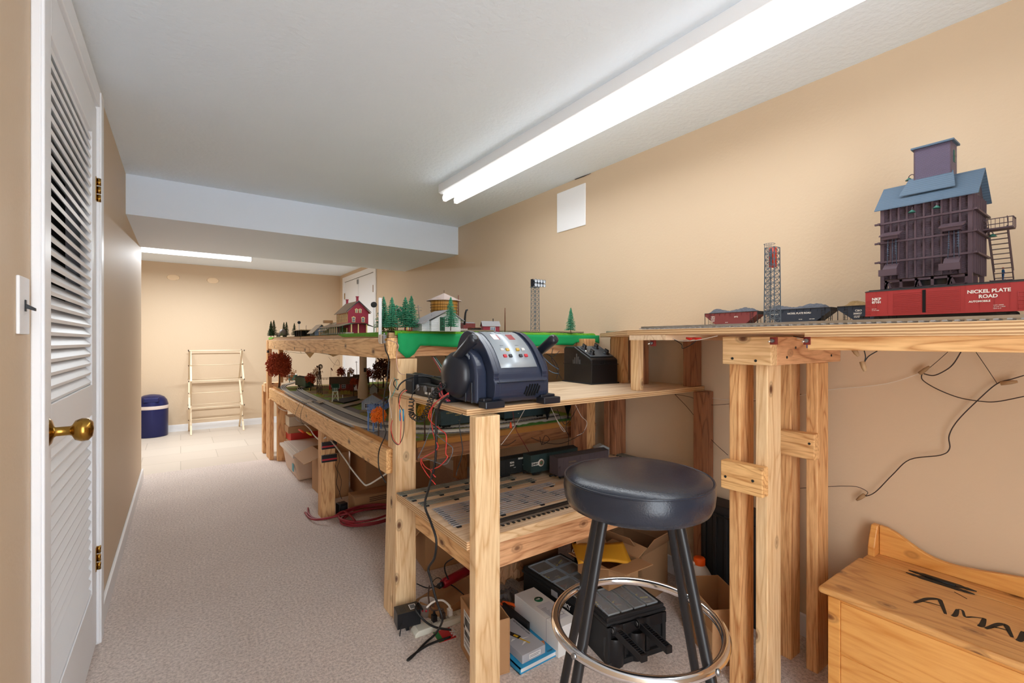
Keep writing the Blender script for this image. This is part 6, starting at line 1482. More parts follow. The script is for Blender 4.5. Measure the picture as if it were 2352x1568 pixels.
# jug
jg = thing('plastic_jug', 'translucent white plastic jug with an orange cap behind the right carton', 'jug', (1.775, 1.128, 0), -.6)
JW = mat('milky_plastic', (222, 224, 222), .35, trans=.25, alpha=.95)
MB().lathe([(0, 0), (.05, 0), (.06, .01), (.061, .13), (.057, .155), (.035, .195), (.021, .215), (.02, .225)], JW, 28).build('bottle', jg)
MB().lathe([(.023, .215), (.0235, .238), (.021, .242), (0, .242)], mat('orange_cap', (240, 96, 24), .4), 24).build('cap', jg)
MB().tube(smooth_path([(-.02, 0, .215), (-.045, 0, .222), (-.06, 0, .205), (-.062, 0, .16), (-.054, 0, .13)], 5), .009, JW, 10).build('handle', jg)
# right carton behind posts
carton('taped_carton', 'tape-patched brown carton with one torn flap left of the lumber posts', (1.655, .985, 0), 1.026, .24, .15, .20, [])
tp = [o for o in D.objects if o.get('label', '').startswith('tape-patched')][0]
MB().box(-.12, .0, .0752, .0757, .05, .12, TAPE).box(-.07, -.03, .0757, .0762, .0, .2, TAPE).box(.02, .10, .0752, .0757, .12, .17, TAPE).build('packing_tape', tp)
# ================================================================ clutter near the power strip
ps = thing('power_strip', 'beige power strip with several plugs on the carpet by the near table post', 'power strip', (.80, 1.70, 0), -.06)
BEIG = mat('beige_plastic', (214, 212, 198), .5)
MB().prism([(-.06, 0), (.19, 0), (.19, .024), (-.045, .024), (-.06, .012)], 'y', -.027, .027, BEIG).build('housing', ps, bev=.003)
for k in range(5): MB().box(.0+k*.036, .022+k*.036, -.014, .014, .024, .0255, mat('beige_dark', (190, 186, 172), .5)).box(.006+k*.036, .008+k*.036, -.008, -.002, .0255, .026, BLK).box(.014+k*.036, .016+k*.036, -.008, -.002, .0255, .026, BLK).build('outlet', ps)
ad = thing('power_adapter', 'big black wall adapter plugged into the beige power strip', 'power adapter', (.737, 1.752, .0), -.15)
b_ = MB().box(-.046, .046, -.032, .032, .026, .085, BLK)
for k in range(4): b_.box(-.025+k*.005, -.0225+k*.005, -.0325, -.0318, .055, .075, BLKM).box(-.03+k*.006, -.027+k*.006, -.02, .02, .0848, .0856, BLKM)
b_.build('body', ad, bev=.004); MB().box(.008, .034, -.018, .018, .085, .0855, PAPER).box(.011, .031, -.014, .014, .0855, .0858, mat('print_grey', (96, 104, 114), .5)).build('rating_label', ad)
MB().box(-.006, .006, -.01, .01, 0, .026, BLK).build('prongs', ad)
ad.location.z = .0005
for x, y, m_, lb in ((.83, 1.70, BLK, 'black plug in the power strip next to the big adapter'), (.865, 1.695, mat('brown_plug', (70, 52, 44), .5), 'brown plug in the middle of the power strip'), (.90, 1.70, PAPER, 'white plug near the right end of the power strip')):
    t = MB().box(-.009, .009, -.011, .011, 0, .026, m_).prism([(-.006, .026), (.006, .026), (.003, .042), (-.003, .042)], 'y', -.004, .004, m_).build('plug', bev=.002); t.location = (x, y, .0256); tag(t, lb, 'plug')
cr = thing('card_packet', 'red and green printed card sticking out under the power strip', 'card', (.845, 1.625, 0), -.1)
MB().box(-.04, .03, -.03, .04, .0005, .0025, mat('card_red', (190, 40, 44), .4)).box(-.04, -.02, -.03, .04, .0025, .0028, mat('card_green', (50, 130, 70), .4)).build('sheet', cr); text('CRA', .028, PAPER, cr, (.02, .034, .0028), (0, -1, 0), (1, 0, 0), world=False, bold=.001)
tray = carton('low_tray', 'low brown cardboard tray holding cords under the lower shelf', (1.0, 1.83, 0), .35, .34, .16, .05, [])
fl_ = thing('red_flashlight', 'dark red metal tube flashlight lying on the low cardboard tray', 'flashlight', (.965, 1.86, .073), .22)
MB().tube([(-.02, 0, 0), (-.012, 0, 0), (.16, 0, .006)], [.017, .021, .021], mat('dark_red_metal', (150, 24, 40), .3, .3), 20).build('barrel', fl_); MB().cyl((-.04, 0, -.002), (-.018, 0, 0), .012, BLK, n=12).build('end_cap', fl_)
bx = carton('kraft_box', 'plain brown open box with drooping left flap below the lower shelf near end', (1.24, 2.25, 0), -.12, .46, .28, .23, [('l', -.75, .16), ('f', 1.35, .06)])
cu_ = thing('paper_cup', 'clear ribbed plastic tub with small red printed marks behind the adapter', 'tub', (.845, 1.80, .0), 0)
MB().lathe([(0, 0), (.026, 0), (.034, .055), (.036, .056), (.033, .056), (.0245, .003)], mat('frosted', (214, 204, 196), .3, alpha=.6), 12).build('tub', cu_)
b_ = MB()
for k in range(5): a = -2.6+k*.5; b_.lathe([(0, .001), (.005, .001), (.005, 0)], mat('mark_red', (190, 50, 60), .5), 10, Matrix.Translation((.0315*math.cos(a), .0315*math.sin(a), .032)) @ Matrix.Rotation(a, 4, 'Z') @ Matrix.Rotation(PI/2, 4, 'Y'))
b_.build('printed_marks', cu_)
kp = MB(); vs = []; nx, ny = 16, 12
for j in range(ny+1):
    for i in range(nx+1): u, v_ = i/nx, j/ny; vs.append((-.09+.18*u, -.06+.12*v_, .075*math.sin(PI*u)*math.sin(PI*v_)+random.uniform(0, .022)))
kp.add(vs, [(j*(nx+1)+i, j*(nx+1)+i+1, (j+1)*(nx+1)+i+1, (j+1)*(nx+1)+i) for j in range(ny) for i in range(nx)], mat('kraft_paper', (170, 130, 96), .8))
o = kp.build('crumpled_paper'); o.location = (1.27, 1.80, .035); o.scale = (1, 1, 1.25); tag(o, 'crumpled brown kraft paper under the front joist', 'paper')
kp = MB(); vs = []
for j in range(ny+1):
    for i in range(nx+1): u, v_ = i/nx, j/ny; vs.append((-.08+.16*u, -.07+.14*v_, .03*math.sin(PI*u)*math.sin(PI*v_)+random.uniform(0, .02)))
kp.add(vs, [(j*(nx+1)+i, j*(nx+1)+i+1, (j+1)*(nx+1)+i+1, (j+1)*(nx+1)+i) for j in range(ny) for i in range(nx)], mat('grey_film', (110, 112, 118), .25, alpha=.8))
o = kp.build('plastic_bag'); o.location = (1.17, 1.68, .002); tag(o, 'crumpled grey see-through plastic bag beside the white box', 'plastic bag')
cl_ = thing('orange_tool', 'orange-handled pliers in a clear sleeve behind the open labelled carton', 'pliers', (1.09, 1.60, .03), -1.15)
MB().tube(smooth_path([(0, .006, .03), (.05, .012, .03), (.10, .006, .02), (.12, .01, 0)], 4), .006, mat('grip_orange', (232, 92, 30), .4), 8).build('grip', cl_); MB().tube(smooth_path([(0, -.006, .03), (.05, -.016, .03), (.10, -.016, .0), (.12, -.02, -.02)], 4), .006, MATS['grip_orange'], 8).build('grip', cl_)
MB().box(-.06, .002, -.012, .012, .022, .038, STEEL).build('jaw', cl_, bev=.004)
o = MB().tube([(.03*math.cos(a*PI/12), 0, .03*math.sin(a*PI/12)) for a in range(20)], .007, MATS['grip_orange'], 8).build('plastic_hook'); o.location = (1.0, 1.66, .04); o.rotation_euler = (0, 0, -.6); tag(o, 'curved orange plastic hook left of the labelled carton top', 'hook')
# ================================================================ under the train table
tb = thing('plastic_tub', 'beige translucent plastic storage tub with lid beneath the far table end', 'storage bin', (.95, 4.40, 0), 0)
TUBM = mat('tub_beige', (206, 176, 150), .4)
MB().prism([(-.16, 0), (.16, 0), (.195, .20), (-.195, .20)], 'y', -.27, .27, TUBM).build('tub', tb, bev=.02, seg=3)
MB().box(-.21, .21, -.31, .31, .20, .222, mat('lid_beige', (200, 186, 172), .4)).box(-.18, .18, -.28, .28, .222, .236, MATS['lid_beige']).box(-.15, .15, -.25, .25, .236, .24, MATS['lid_beige']).build('lid', tb, bev=.006)
MB().box(-.19, -.186, -.22, -.16, .07, .13, mat('label_teal', (70, 150, 160), .5)).build('label_patch', tb)
carton('stack_box', 'bottom brown carton of the stack behind the beige tub', (1.0, 4.81, 0), 0, .36, .20, .22, closed=True)
t = carton('red_box', 'flat red box in the middle of the stack behind the beige tub', (1.0, 4.81, .2205), .02, .34, .22, .075, closed=True, m=mat('box_red', (196, 48, 36), .5), cat='box')
carton('stack_box', 'brown carton lid box above the red box in the far stack', (1.0, 4.81, .296), 0, .38, .22, .06, closed=True)
carton('stack_box', 'cream coloured box at the top of the far stack', (1.0, 4.81, .3565), 0, .36, .20, .09, closed=True, m=mat('box_cream', (206, 190, 166), .6))
carton('tall_carton', 'tall narrow open carton with a wide flap folded out toward the aisle', (.93, 3.70, 0), .03, .17, .36, .33, [('l', -.35, .15), ('r', 1.2, .1)])
lc = carton('large_carton', 'wide brown carton filling the floor behind the middle table leg', (1.17, 3.50, 0), 0, .50, .38, .28, [('f', 1.1, .09), ('l', 1.2, .1), ('b', 1.2, .1)])
lc.location = (1.33, 3.50, 0)
l2 = carton('flat_carton', 'low carton with a printed line of text at the foot of the wide brown one', (1.15, 3.22, 0), .02, .40, .14, .10, closed=True)
b_ = MB()
for k, w_ in enumerate((.24, .22, .12)): b_.box(-.1, -.1+w_, -.0706, -.0702, .078-k*.012, .083-k*.012, mat('print_brown', (70, 52, 40), .7))
b_.build('printed_text', l2)
t = carton('paper_lining', 'brown paper bundle stuffed in the top of the wide carton', (1.2, 3.5, .2), 0, .2, .2, .09, closed=True, m=MATS['kraft_paper'], cat='paper')
for z, lb in ((.45, 'upper black barrier terminal strip on the middle table leg'), (.365, 'lower black barrier terminal strip on the middle table leg')):
    t = thing('terminal_strip', lb, 'terminal strip', (.787, 3.17, z), 0, None)
    MB().box(-.044, .05, -.018, 0, 0, .045, BLK).box(-.044, .05, -.0195, -.018, .012, .022, mat('strip_red', (180, 40, 50), .5)).build('housing', t)
    b_ = MB()
    for k in range(6): b_.cyl((-.035+k*.015, -.012, .045), (-.035+k*.015, -.012, .049), .004, STEEL, n=8)
    b_.build('screws', t)
MAR = mat('hose_maroon', (140, 36, 46), .5)
pts = []
for k in range(70): a = k*.33; r_ = .17+.02*math.sin(k*.21); pts.append((1.0+r_*1.05*math.cos(a)+.02*math.sin(k*.1), 2.98+r_*.8*math.sin(a), .008+.0006*k))
pts += [(.86, 3.08, .05), (.80, 3.12, .012), (.71, 3.16, .008), (.69, 3.28, .008), (.71, 3.40, .008)]
wire(pts, .0065, MAR, 'air_hose', 'coiled maroon hose on the carpet around the middle table leg', 'hose', n=8, sm=3)
wire([(.675, 3.32, .010), (.69, 3.12, .022), (.84, 3.02, .05), (.98, 3.02, .052)], .0065, MAR, 'air_hose', 'loose maroon hose end sticking out left of the middle table leg', 'hose', n=8)
t = thing('wall_adapter', 'black power adapter standing beside the middle table leg', 'power adapter', (.875, 3.18, 0), .2); MB().box(-.03, .03, -.028, .028, .0, .075, BLK).build('body', t, bev=.005); MB().box(-.018, .018, -.03, -.028, .02, .06, BLKM).build('face', t)
# ================================================================ wires
WBK = mat('wire_black', (26, 25, 26), .45); WGR = mat('wire_grey', (104, 106, 110), .5); WRD = mat('wire_red', (214, 60, 56), .4); WWH = mat('wire_white', (222, 218, 210), .5); WBR = mat('wire_brown', (48, 34, 30), .5)
NUT = mat('wire_nut_tan', (160, 128, 92), .6)
def wp(pts, x=None, y=None, z=None): return [at(a, b_, x=x, y=y, z=z) for a, b_ in pts]
# along the right wall
X1 = 1.965
wire(wp([(2352, 862), (2325, 870), (2290, 881), (2250, 915), (2200, 965), (2180, 1000), (2181, 1030), (2160, 1045), (2090, 1055), (2050, 1090), (2010, 1130), (1985, 1140)], x=X1), .0017, WBR, 'wall_wire', 'long dark wire winding down the right wall above the chest')
wire(wp([(1985, 1140), (1993, 1130), (1970, 1118), (1940, 1116), (1905, 1117), (1838, 1121)], x=X1), .0011, WBR, 'wall_wire', 'thin dark wire from the lowest wire nut back behind the posts')
wire(wp([(2118, 857), (2119, 872), (2150, 892), (2200, 912), (2250, 921), (2290, 922), (2352, 910)], x=X1), .0015, WBR, 'wall_wire', 'dark sagging wire running out of view from the joined wire nut')
wire(wp([(2207, 808), (2190, 835), (2172, 850), (2145, 862), (2122, 858)], x=X1), .0017, WBR, 'wall_wire', 'short dark wire with a clear connector below the deck rail')
wire(wp([(2177, 808), (2150, 832), (2128, 850)], x=X1), .0009, WBR, 'wall_wire', 'thinnest dark wire dropping straight to the joined wire nut')
wire(wp([(2240, 806), (2262, 838), (2290, 880)], x=X1), .0009, WBR, 'wall_wire', 'thin dark wire dropping to the rightmost wire nut')
wire(wp([(2118, 855), (2060, 875), (2000, 886), (1905, 895), (1800, 914), (1675, 918), (1628, 912)], x=X1+.01), .0009, WWH, 'wall_wire', 'thin white wire strung along the wall behind the posts')
wire(wp([(1550, 905), (1587, 912), (1640, 930), (1840, 905)], x=X1), .0011, WBR, 'wall_wire', 'dark wire from the workbench corner toward the posts')
wire(wp([(1550, 905), (1587, 945), (1630, 1005), (1672, 1045)], x=X1), .0011, WBR, 'wall_wire', 'dark wire slanting down the wall behind the workbench post')
def nut(px, py, dx, dy, label, x=X1, L_=.035, m=NUT):
    p = at(px, py, x=x); d = (at(px+dx, py+dy, x=x)-p).normalized()
    o = MB().tube([(0, 0, 0), tuple(d*L_*.6), tuple(d*L_)], [.0065, .006, .0035], m, 8).build('wire_nut'); o.location = p; tag(o, label, 'wire nut', None)
nut(2112, 858, 30, -22, 'tan wire nut where three wall wires join'); nut(2298, 880, 30, -3, 'rightmost tan wire nut on the wall wires'); nut(1986, 1136, -18, 12, 'lowest tan wire nut above the chest')
nut(1980, 842-12, 6, 20, 'tan wire nut hanging lowest under the deck rail end', x=1.45, L_=.026); nut(1932, 783, 26, 14, 'tan wire nut beside the second toggle switch', x=1.45, L_=.026); nut(1958, 798, 14, 20, 'tan wire nut between two others under the deck', x=1.45, L_=.026)
wire(wp([(1985, 805), (1988, 820), (1985, 832)], x=1.45), .0014, WBK, 'deck_wire', 'short black wire ending in the lowest hanging nut')
wire(wp([(2015, 806), (1995, 818), (1985, 832)], x=1.45), .0014, WBK, 'deck_wire', 'black wire curving from the deck rail to the lowest hanging nut')
wire(wp([(1822, 772), (1850, 776), (1900, 778), (1925, 782), (1960, 800)], x=1.42), .0014, WBK, 'deck_wire', 'black wire between the two toggle switches')
wire(wp([(1830, 776), (1870, 786), (1920, 790), (1962, 775)], x=1.42), .0016, WWH, 'deck_wire', 'white wire sagging across the header block')
wire(wp([(1905, 770), (1935, 790), (1960, 780), (1938, 772), (1962, 804)], x=1.425), .0014, WBK, 'deck_wire', 'knotted black wires at the deck rail end')
wire(wp([(1536, 772), (1560, 782), (1600, 781), (1648, 771)], x=1.41), .0012, WWH, 'deck_wire', 'white wire under the deck above the workbench shelf')
wire(wp([(1540, 775), (1565, 790), (1568, 800), (1590, 790), (1602, 778)], x=1.42), .0013, WBK, 'deck_wire', 'black loop of wire above the dark support block')
for px, lb in ((1576, 'left red insulated clip under the deck'), (1592, 'right red insulated clip under the deck')):
    p = at(px, 776, x=1.41); o = MB().tube([(0, 0, 0), (.004, -.012, -.003), (.006, -.026, -.001)], [.003, .005, .003], mat('clip_red', (206, 44, 34), .4), 8).build('crimp_connector'); o.location = p; tag(o, lb, 'connector')
# from the throttle down the left front of the workbench
YW = 1.30
def tw(pts, r, m, nm, lb, x=.69, cat='wire', n=6): return wire(wp(pts, x=x), r, m, nm, lb, cat, n=n)
tw([(1030, 908), (1012, 925), (1002, 960), (1002, 1020), (998, 1070), (985, 1120), (976, 1160), (990, 1200), (1002, 1240), (998, 1280), (984, 1305), (990, 1330), (1000, 1370), (1010, 1400)], .0042, WBK, 'black_cable', 'thick black cord hanging from the throttle down past the lower shelf', cat='cord', n=8)
tw([(1030, 905), (1000, 925), (990, 950), (996, 1000), (1005, 1030), (968, 1055), (975, 1080), (1000, 1112)], .0017, WRD, 'hookup_wire', 'red wire looping left below the workbench edge')
tw([(1030, 902), (995, 930), (985, 960), (1010, 985), (1025, 1000), (1024, 1040), (1028, 1050), (1010, 1070), (990, 1080), (1000, 1095)], .0017, WRD, 'hookup_wire', 'second red wire looping right toward the front post')
tw([(1028, 908), (998, 940), (987, 985), (975, 1020), (960, 1052)], .0017, WGR, 'hookup_wire', 'grey wire hanging free beside the red loops')
tw([(960, 1050), (985, 1055), (1020, 1066), (1035, 1050), (1040, 1030), (1030, 1020), (1005, 1000), (988, 985)], .0015, WGR, 'hookup_wire', 'grey wire ring joined to the black cord')
tw([(1062, 950), (1055, 975), (1060, 1010), (1062, 1040), (1050, 1080), (1048, 1092)], .0016, WBK, 'hookup_wire', 'black wire dropping behind the front post')
tw([(990, 1080), (975, 1070), (965, 1050)], .0015, WRD, 'hookup_wire', 'short red wire end near the loops')
# two-colour leads on the far left post
tw([(934, 896), (922, 905), (917, 930), (921, 960), (920, 1000), (917, 1020), (905, 1010), (898, 985), (901, 965)], .0016, WRD, 'test_lead', 'red lead looping over the end post with blue splice', x=.70)
tw([(930, 893), (918, 905), (916, 925), (926, 945), (928, 965), (926, 1000), (915, 1021), (902, 1010), (898, 990)], .0016, WBK, 'test_lead', 'black lead looping over the end post with blue splice', x=.702)
for px, lb in ((919, 'left blue heat-shrink splice'), (926.5, 'right blue heat-shrink splice')):
    o = MB().tube([(0, 0, -.025), (0, 0, -.012), (0, 0, .012), (0, 0, .022)], [.0018, .003, .003, .0018], mat('heatshrink', (50, 150, 200), .4), 8).build('wire_splice'); o.location = at(px, 952, x=.70); tag(o, lb+' on the looping leads', 'splice')
tw([(905, 868), (912, 880), (905, 900), (899, 912)], .0014, mat('wire_teal', (70, 180, 180), .5), 'twisted_wire', 'teal twisted wire from the control base over the shelf edge', x=.705)
wire([at(917, 871, x=.76), at(908, 872, x=.70), at(904, 882, x=.695), at(912, 894, x=.71)], .0018, WBK, 'hookup_wire', 'black cable with barrel plug at the control base', n=6)
# pinkish antenna lead
wire([at(889, 780, x=.70), at(900, 783, x=.70), at(915, 792, x=.70), at(911, 812, x=.70), at(911, 830, x=.70), at(914, 850, x=.71), at(921, 858, x=.74), at(930, 860, x=.765)], .0016, mat('wire_pink', (210, 168, 150), .5), 'antenna_lead', 'pale pink lead running from the antenna box down the post')
wire([at(884, 790, x=.70), at(886, 805, x=.70), at(893, 822, x=.70), at(891, 850, x=.695), at(888, 880, x=.69), at(883, 905, x=.69), at(880, 940, x=.69), at(882, 975, x=.69), at(886, 995, x=.69), at(872, 1030, x=.69), at(869, 1055, x=.69), at(872, 1080, x=.69), at(886, 1108, x=.70)], .0026, WBK, 'antenna_cable', 'thick black cable dropping from the antenna box past the lower layout')
wire([at(900, 870, x=.70), at(894, 890, x=.695), at(897, 905, x=.695), at(893, 920, x=.695), at(898, 945, x=.695), at(899, 960, x=.7)], .0010, WWH, 'bell_wire', 'thin pale wire on the end post')
# coil cord
def coil(pts, R_, r, turns, m, nm, lb, x):
    path = smooth_path(wp(pts, x=x), 40); tot = len(path); out = []
    for i in range(tot):
        t = path[min(i+1, tot-1)]-path[max(i-1, 0)]; t.normalize(); a = t.cross(Vector((1, 0, 0))).normalized(); b_ = t.cross(a); an = 2*PI*turns*i/tot
        out.append(path[i]+(a*math.cos(an)+b_*math.sin(an))*R_)
    mb = MB(); mb.tube(out, r, m, 6); o = mb.build(nm, loc=path[0]); tag(o, lb, 'cord')
coil([(946, 915), (944, 940), (948, 955), (968, 962), (982, 940), (990, 915), (1005, 895), (1018, 885)], .0095, .0019, 24, WBK, 'coiled_cord', 'black coiled handset cord looping under the workbench left edge', .70)
tw([(965, 888), (950, 900), (945, 915)], .0016, WBK, 'hookup_wire', 'straight black end of the coiled cord')
# red and black bunch at the throttle's left rear
for i, (m_, lb) in enumerate(((WRD, 'red wire bundle strand nearest the throttle foot'), (WBK, 'black wire bundle strand nearest the throttle foot'), (mat('clip_pink', (200, 60, 90), .4), 'pink-red clip lead lying behind the throttle'))):
    wire([(.74+.006*i, 1.47, .955), (.748, 1.50-.01*i, .985+.008*i), (.735, 1.46, .992), (.725, 1.42+.01*i, .968), (.72-.003*i, 1.36, .955)], .0021, m_, 'clip_lead', lb)
# wiring below the upper deck: bundle toward the controllers and webs
for i, (m_, c_) in enumerate(((WRD, 'red'), (WGR, 'grey'), (WWH, 'white'), (WBK, 'black'), (mat('wire_teal', (70, 180, 180), .5), 'teal'))):
    wire([(.93+.004*i, 1.93, 1.08), (.95+.005*i, 1.90, 1.03), (.94+.006*i, 1.84, .985), (.90+.008*i, 1.78, .96)], .0014, m_, 'bundle_wire', '%s strand of the wire bundle slanting down to the controllers' % c_)
random.seed(11)
web = (('grey-blue wire draped just beneath the green cloth left of the throttle', WGR, [(945, 800), (985, 808), (1020, 803), (1050, 800)]), ('dark tangled wire beneath the cloth left of the throttle', WBK, [(940, 806), (970, 812), (1000, 818), (1030, 806), (1048, 812)]),
       ('second dark wire tangle under the upper deck', WBK, [(950, 803), (990, 800), (1020, 815), (1026, 822), (1040, 806)]), ('brown wire crossing under the cloth skirt', WBR, [(965, 800), (1000, 812), (1045, 800)]))
for lb, m_, pts in web: wire(wp(pts, y=1.93), .0013, m_, 'layout_wire', lb)
for lb, m_, pts in (('black wires behind the throttle right handle', WBK, [(1262, 815), (1275, 830), (1283, 850), (1278, 870)]), ('dark crossing wire beside the older transformer', WBK, [(1255, 812), (1270, 818), (1285, 806)]), ('blue-grey cable arching to the older transformer', mat('wire_bluegrey', (90, 120, 150), .5), [(1248, 820), (1265, 836), (1284, 848)]), ('lower blue-grey cable into the older transformer', mat('wire_bluegrey', (90, 120, 150), .5), [(1260, 850), (1272, 856), (1284, 858)]), ('black loop of wire under the cloth by the transformer', WBK, [(1270, 800), (1268, 825), (1290, 870)])):
    wire(wp(pts, y=1.80), .0016, m_, 'layout_wire', lb)
# hanging wires behind the lower shelf
for lb, m_, pts in (('white-grey wire looping under the lower layout edge', WWH, [(1265, 935), (1280, 965), (1298, 990), (1290, 985), (1272, 950)]), ('dark red wire crossing down to the dairy car', mat('wire_darkred', (120, 34, 36), .5), [(1178, 945), (1185, 985), (1205, 1020), (1215, 1038)]),
                    ('black wire dangling from the lower layout beam', WBK, [(1304, 950), (1300, 985), (1306, 1000), (1305, 1023)]), ('long sagging black wire under the lower layout', WBK, [(1220, 1005), (1250, 1016), (1290, 1018), (1330, 1000), (1345, 985)]),
                    ('grey wire running diagonally in front of the milk car', WWH, [(1205, 940), (1185, 975), (1160, 1010), (1150, 1022)]), ('pale wire loop hanging right of the bare tree', WWH, [(1322, 930), (1335, 955), (1348, 970), (1340, 992), (1325, 1000)]),
                    ('dark loop of wire hanging under the beam', WBR, [(1240, 1003), (1245, 1020), (1262, 1010), (1252, 1000), (1244, 1022)]), ('thin black wires below the shelf by the bare trees', WBK, [(1280, 940), (1290, 965), (1300, 975), (1315, 955), (1325, 935)]),
                    ('black wire sag behind the reading car', WBK, [(1140, 1020), (1165, 1022), (1185, 1010)])):
    wire(wp(pts, y=1.70), .0014, m_, 'hanging_wire', lb)
for px, py, c_, lb in ((1173, 975, 'clip_orange', 'bright orange wire nut hanging by the milk car'), (1142, 978, 'clip_pink', 'pink wire nut hanging beside the front post')):
    o = MB().tube([(0, 0, .012), (0, 0, -.005), (.001, 0, -.014)], [.003, .0055, .0065], mat(c_, (236, 84, 34), .4), 8).build('wire_nut'); o.location = at(px, py, y=1.70); tag(o, lb, 'wire nut')
# front beam cables of the lower layout
wire([at(688, 926, x=.70), at(680, 945, x=.698), at(678, 958, x=.698), at(690, 970, x=.70), at(700, 974, x=.74)], .0014, WBK, 'beam_wire', 'black wire loop wrapped over the lower front beam')
wire([at(700, 926, x=.70), at(692, 945, x=.698), at(691, 965, x=.70), at(698, 974, x=.74)], .0014, WBK, 'beam_wire', 'second black wire wrapped over the lower front beam')
wire([at(691, 772, x=.712), at(687, 790, x=.712), at(686, 800, x=.712), at(692, 811, x=.74)], .0012, WBK, 'beam_wire', 'black wire looped over the upper front beam')
wire([at(700, 974, x=.76), at(712, 985, x=.76), at(722, 1000, x=.76), at(735, 1010, x=.76), at(748, 1004, x=.76)], .0042, WWH, 'white_cable', 'white cable drooping beneath the beam left of the middle leg', 'cable', n=8)
wire([at(757, 1008, x=.80), at(775, 1030, x=.80), at(793, 1055, x=.80), at(810, 1080, x=.80), at(835, 1110, x=.80), at(845, 1113, x=.80), at(865, 1102, x=.80), at(889, 1086, x=.80)], .0045, WWH, 'white_cable', 'thick white cable sagging in front of the wide carton', 'cable', n=8)
wire([at(628, 916, x=.76), at(640, 935, x=.76), at(655, 943, x=.76), at(664, 941, x=.76)], .0035, WWH, 'white_cable', 'short white cable under the far end of the lower beam', 'cable', n=8)
wire([at(771, 1040, x=.84), at(768, 1060, x=.84), at(775, 1085, x=.84), at(773, 1110, x=.84), at(780, 1130, x=.85), at(784, 1145, x=.87)], .0018, WBK, 'leg_wire', 'black wire running down the middle leg to the adapter')
wire([at(773, 1030, x=.84), at(780, 1055, x=.84), at(775, 1075, x=.84), at(784, 1105, x=.84), at(778, 1140, x=.85)], .0015, WBR, 'leg_wire', 'brown wires beside the middle table leg')
for px, py, c_, lb in ((686, 986, 'clip_orange', 'orange-red plug lying over the flat red box'), (704, 992, 'plug_yellow', 'yellow plug hanging beneath the lower front beam')):
    o = MB().tube([(0, 0, 0), (.02, -.03, -.012), (.03, -.05, -.022)], [.006, .01, .007], mat(c_, (222, 200, 50), .5), 8).build('banana_plug'); o.location = at(px, py, x=.86 if px > 690 else .80); tag(o, lb, 'plug')
# floor cords around the power strip
fz = .006
wire([(.70, 1.72, .05), (.685, 1.70, .02), (.70, 1.735, .012)], .002, WBK, 'cord_loop', 'tiny cord loop at the left of the big adapter', 'cord')
wire([at(1010, 1400, x=.76), at(1016, 1425, x=.77), at(1000, 1455, z=.02), at(975, 1478, z=fz), at(945, 1510, z=fz), at(936, 1515, z=fz), at(950, 1503, z=fz), at(985, 1480, z=fz), at(1035, 1462, z=fz)], .0042, WBK, 'floor_cord', 'black cord tail folded back on the carpet near the labelled carton', 'cord', n=8)
wire([at(970, 1400, z=.09), at(960, 1385, z=.10), at(955, 1400, z=.10), at(975, 1425, z=.06), at(1000, 1440, z=.03), at(1036, 1446, z=.03)], .004, WBK, 'floor_cord', 'black cord curling over the power strip', 'cord', n=8)
wire([at(980, 1395, z=.1), at(995, 1382, z=.12), at(1015, 1378, z=.12), at(1030, 1388, z=.1), at(1036, 1400, z=.09)], .004, WWH, 'floor_cord', 'white cord arching behind the labelled carton', 'cord', n=8)
wire([at(986, 1345, z=.1), at(984, 1370, z=.09), at(992, 1400, z=.06), (.865, 1.695, .066)], .0032, mat('cord_brown', (92, 70, 60), .5), 'floor_cord', 'brown cord rising from the power strip', 'cord', n=8)
wire([(.955, 1.86, .08), (.93, 1.87, .10), (.90, 1.86, .09), (.92, 1.84, .07), (.96, 1.85, .07)], .0018, WBK, 'floor_cord', 'thin black cord wound at the flashlight end', 'cord')
wire([at(1062, 1245, x=.95), at(1058, 1270, x=.95), at(1025, 1292, x=.95), at(1022, 1310, x=.95), at(1030, 1330, x=.95)], .003, WBK, 'floor_cord', 'black cord dropping from the lower shelf to the flashlight', 'cord')
wire([at(957, 1340, z=.03), at(985, 1350, z=.03), at(1020, 1340, z=.06), at(1040, 1345, z=.06), at(1065, 1365, z=.06)], .0025, WBK, 'floor_cord', 'black cord lying across the low tray', 'cord')
# ================================================================ far corner: bin and drying rack
BINB = mat('navy_metal', (34, 38, 88), .3, .4)
p = at(352, 998, z=0); bn = thing('trash_can', 'dark blue domed swing-lid bin in the far left corner by the tan wall', 'trash can', (p.x-.01, min(p.y+.14, YF-.185), 0), 0)
MB().lathe([(0, 0), (.155, 0), (.16, .01), (.163, .33), (.163, .345)], BINB, 36).build('body', bn)
MB().lathe([(.165, .335), (.166, .372), (.163, .376)], mat('bin_liner', (206, 190, 180), .5), 36).build('liner_rim', bn)
dm = MB().lathe([(.164, .374), (.160, .40), (.148, .44), (.122, .475), (.08, .497), (.03, .507), (0, .508)], BINB, 36).build('dome', bn)
MB().box(-.075, .075, -.155, -.05, .42, .475, BINB).lathe([(0, .512), (.09, .50), (.10, .48)], BINB, 24, Matrix.Translation((0, -.03, -.02))).build('swing_flap', dm, bev=.01)
DOW = mat('dowel_wood', (226, 206, 176), .55); DKC = mat('dowel_cap', (70, 50, 40), .6)
p1 = at(437, 1000, z=0); dr = thing('drying_rack', 'folding wooden clothes drying rack in front of the far tan wall', 'drying rack', (0, 0, 0), 0)
ya, yb = p1.y, YF-.06
xa, xb = at(437, 784, y=ya).x, at(558, 784, y=ya).x; H1 = .50+0
H_ = at(430, 805, y=7.1).z
def zg(z_, a, b_, z0=0., z1=H_): return a+(b_-a)*z_/H_
q = [0, .32*H_, .64*H_, H_]
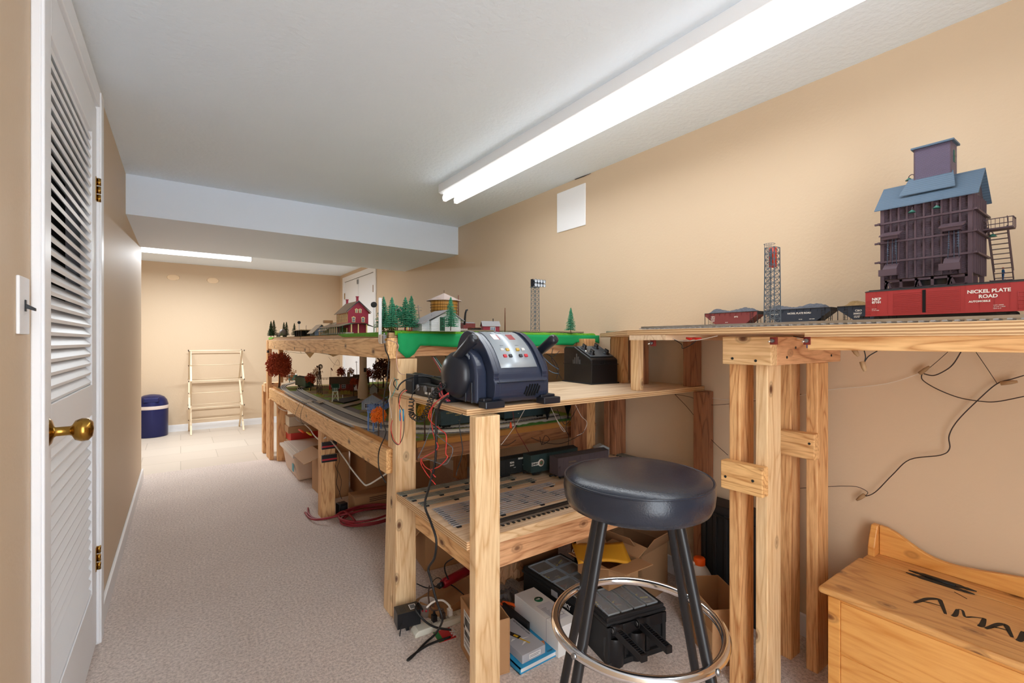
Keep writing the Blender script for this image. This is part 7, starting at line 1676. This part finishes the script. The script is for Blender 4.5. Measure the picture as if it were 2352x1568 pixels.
for x in (xa, xb):
    s_ = 1
    for pr in ((ya, yb), (yb, ya)):
        yy = [pr[0], pr[1], pr[0], pr[1]]
        for k in range(3):
            MB().bar((x+.008*(1 if pr[0] == ya else -1), yy[k], q[k]), (x+.008*(1 if pr[0] == ya else -1), yy[k+1], q[k+1]), .011, .02, DOW, up=(1, 0, 0)).build('leg_slat', dr)
for z_, yset in ((q[1], (ya, yb)), (q[2], (ya, yb)), (q[3], (ya, yb)), (q[1]/2+.0, (.5*(ya+yb),)), ((q[1]+q[2])/2, (.5*(ya+yb),)), ((q[2]+q[3])/2, (.5*(ya+yb),))):
    for yy in yset:
        MB().cyl((xa-.012, yy, z_), (xb+.012, yy, z_), .005, DOW, n=10).cyl((xa-.02, yy, z_), (xa-.011, yy, z_), .010, DKC, n=10).cyl((xb+.011, yy, z_), (xb+.02, yy, z_), .010, DKC, n=10).build('dowel', dr)

# odds and ends hanging beneath the far part of the upper deck
for lb, pts in (('black wires sagging in loops under the far end of the upper deck', [(640, 803), (648, 812), (656, 824), (664, 812), (655, 806), (670, 804)]), ('thin black wire crossing under the upper front beam', [(650, 806), (690, 811), (720, 809), (760, 815)]), ('faint thin wire loop hanging before the far wall', [(755, 820), (768, 836), (780, 838), (775, 826), (765, 843)])):
    wire(wp(pts, x=.80), .0013 if 'faint' not in lb else .0007, WBK, 'sagging_wire', lb)
PT = mat('paper_tan', (214, 182, 128), .8)
for lb, q in (('folded tan paper tab hanging beneath the upper deck nearest the far end', [(700, 808), (712, 822), (722, 810)]), ('second tan paper tab hanging beneath the middle of the upper deck', [(752, 812), (765, 819), (780, 814)])):
    v = [at(a, b_, x=.82) for a, b_ in q]; up_ = Vector((0, 0, .04)); c = v[1]
    o = MB().prism([(v[0].y, v[0].z+.03), (v[0].y, v[0].z), (v[1].y, v[1].z), (v[2].y, v[2].z), (v[2].y, v[2].z+.03)], 'x', .8195, .8205, PT); o.v = [(a-c.x, b_-c.y, d-c.z) for a, b_, d in o.v]; o = o.build('paper_tab'); o.location = c; tag(o, lb, 'paper')
p = at(618, 807, x=.70); o = MB().box(-.012, .004, -.02, .02, -.012, .012, BLKM).cyl((-.013, 0, 0), (-.011, 0, 0), .006, STEEL, n=12).build('sensor_box'); o.location = p+Vector((-.006, 0, 0)); tag(o, 'small black box screwed to the far corner post under the upper deck', 'electrical box')
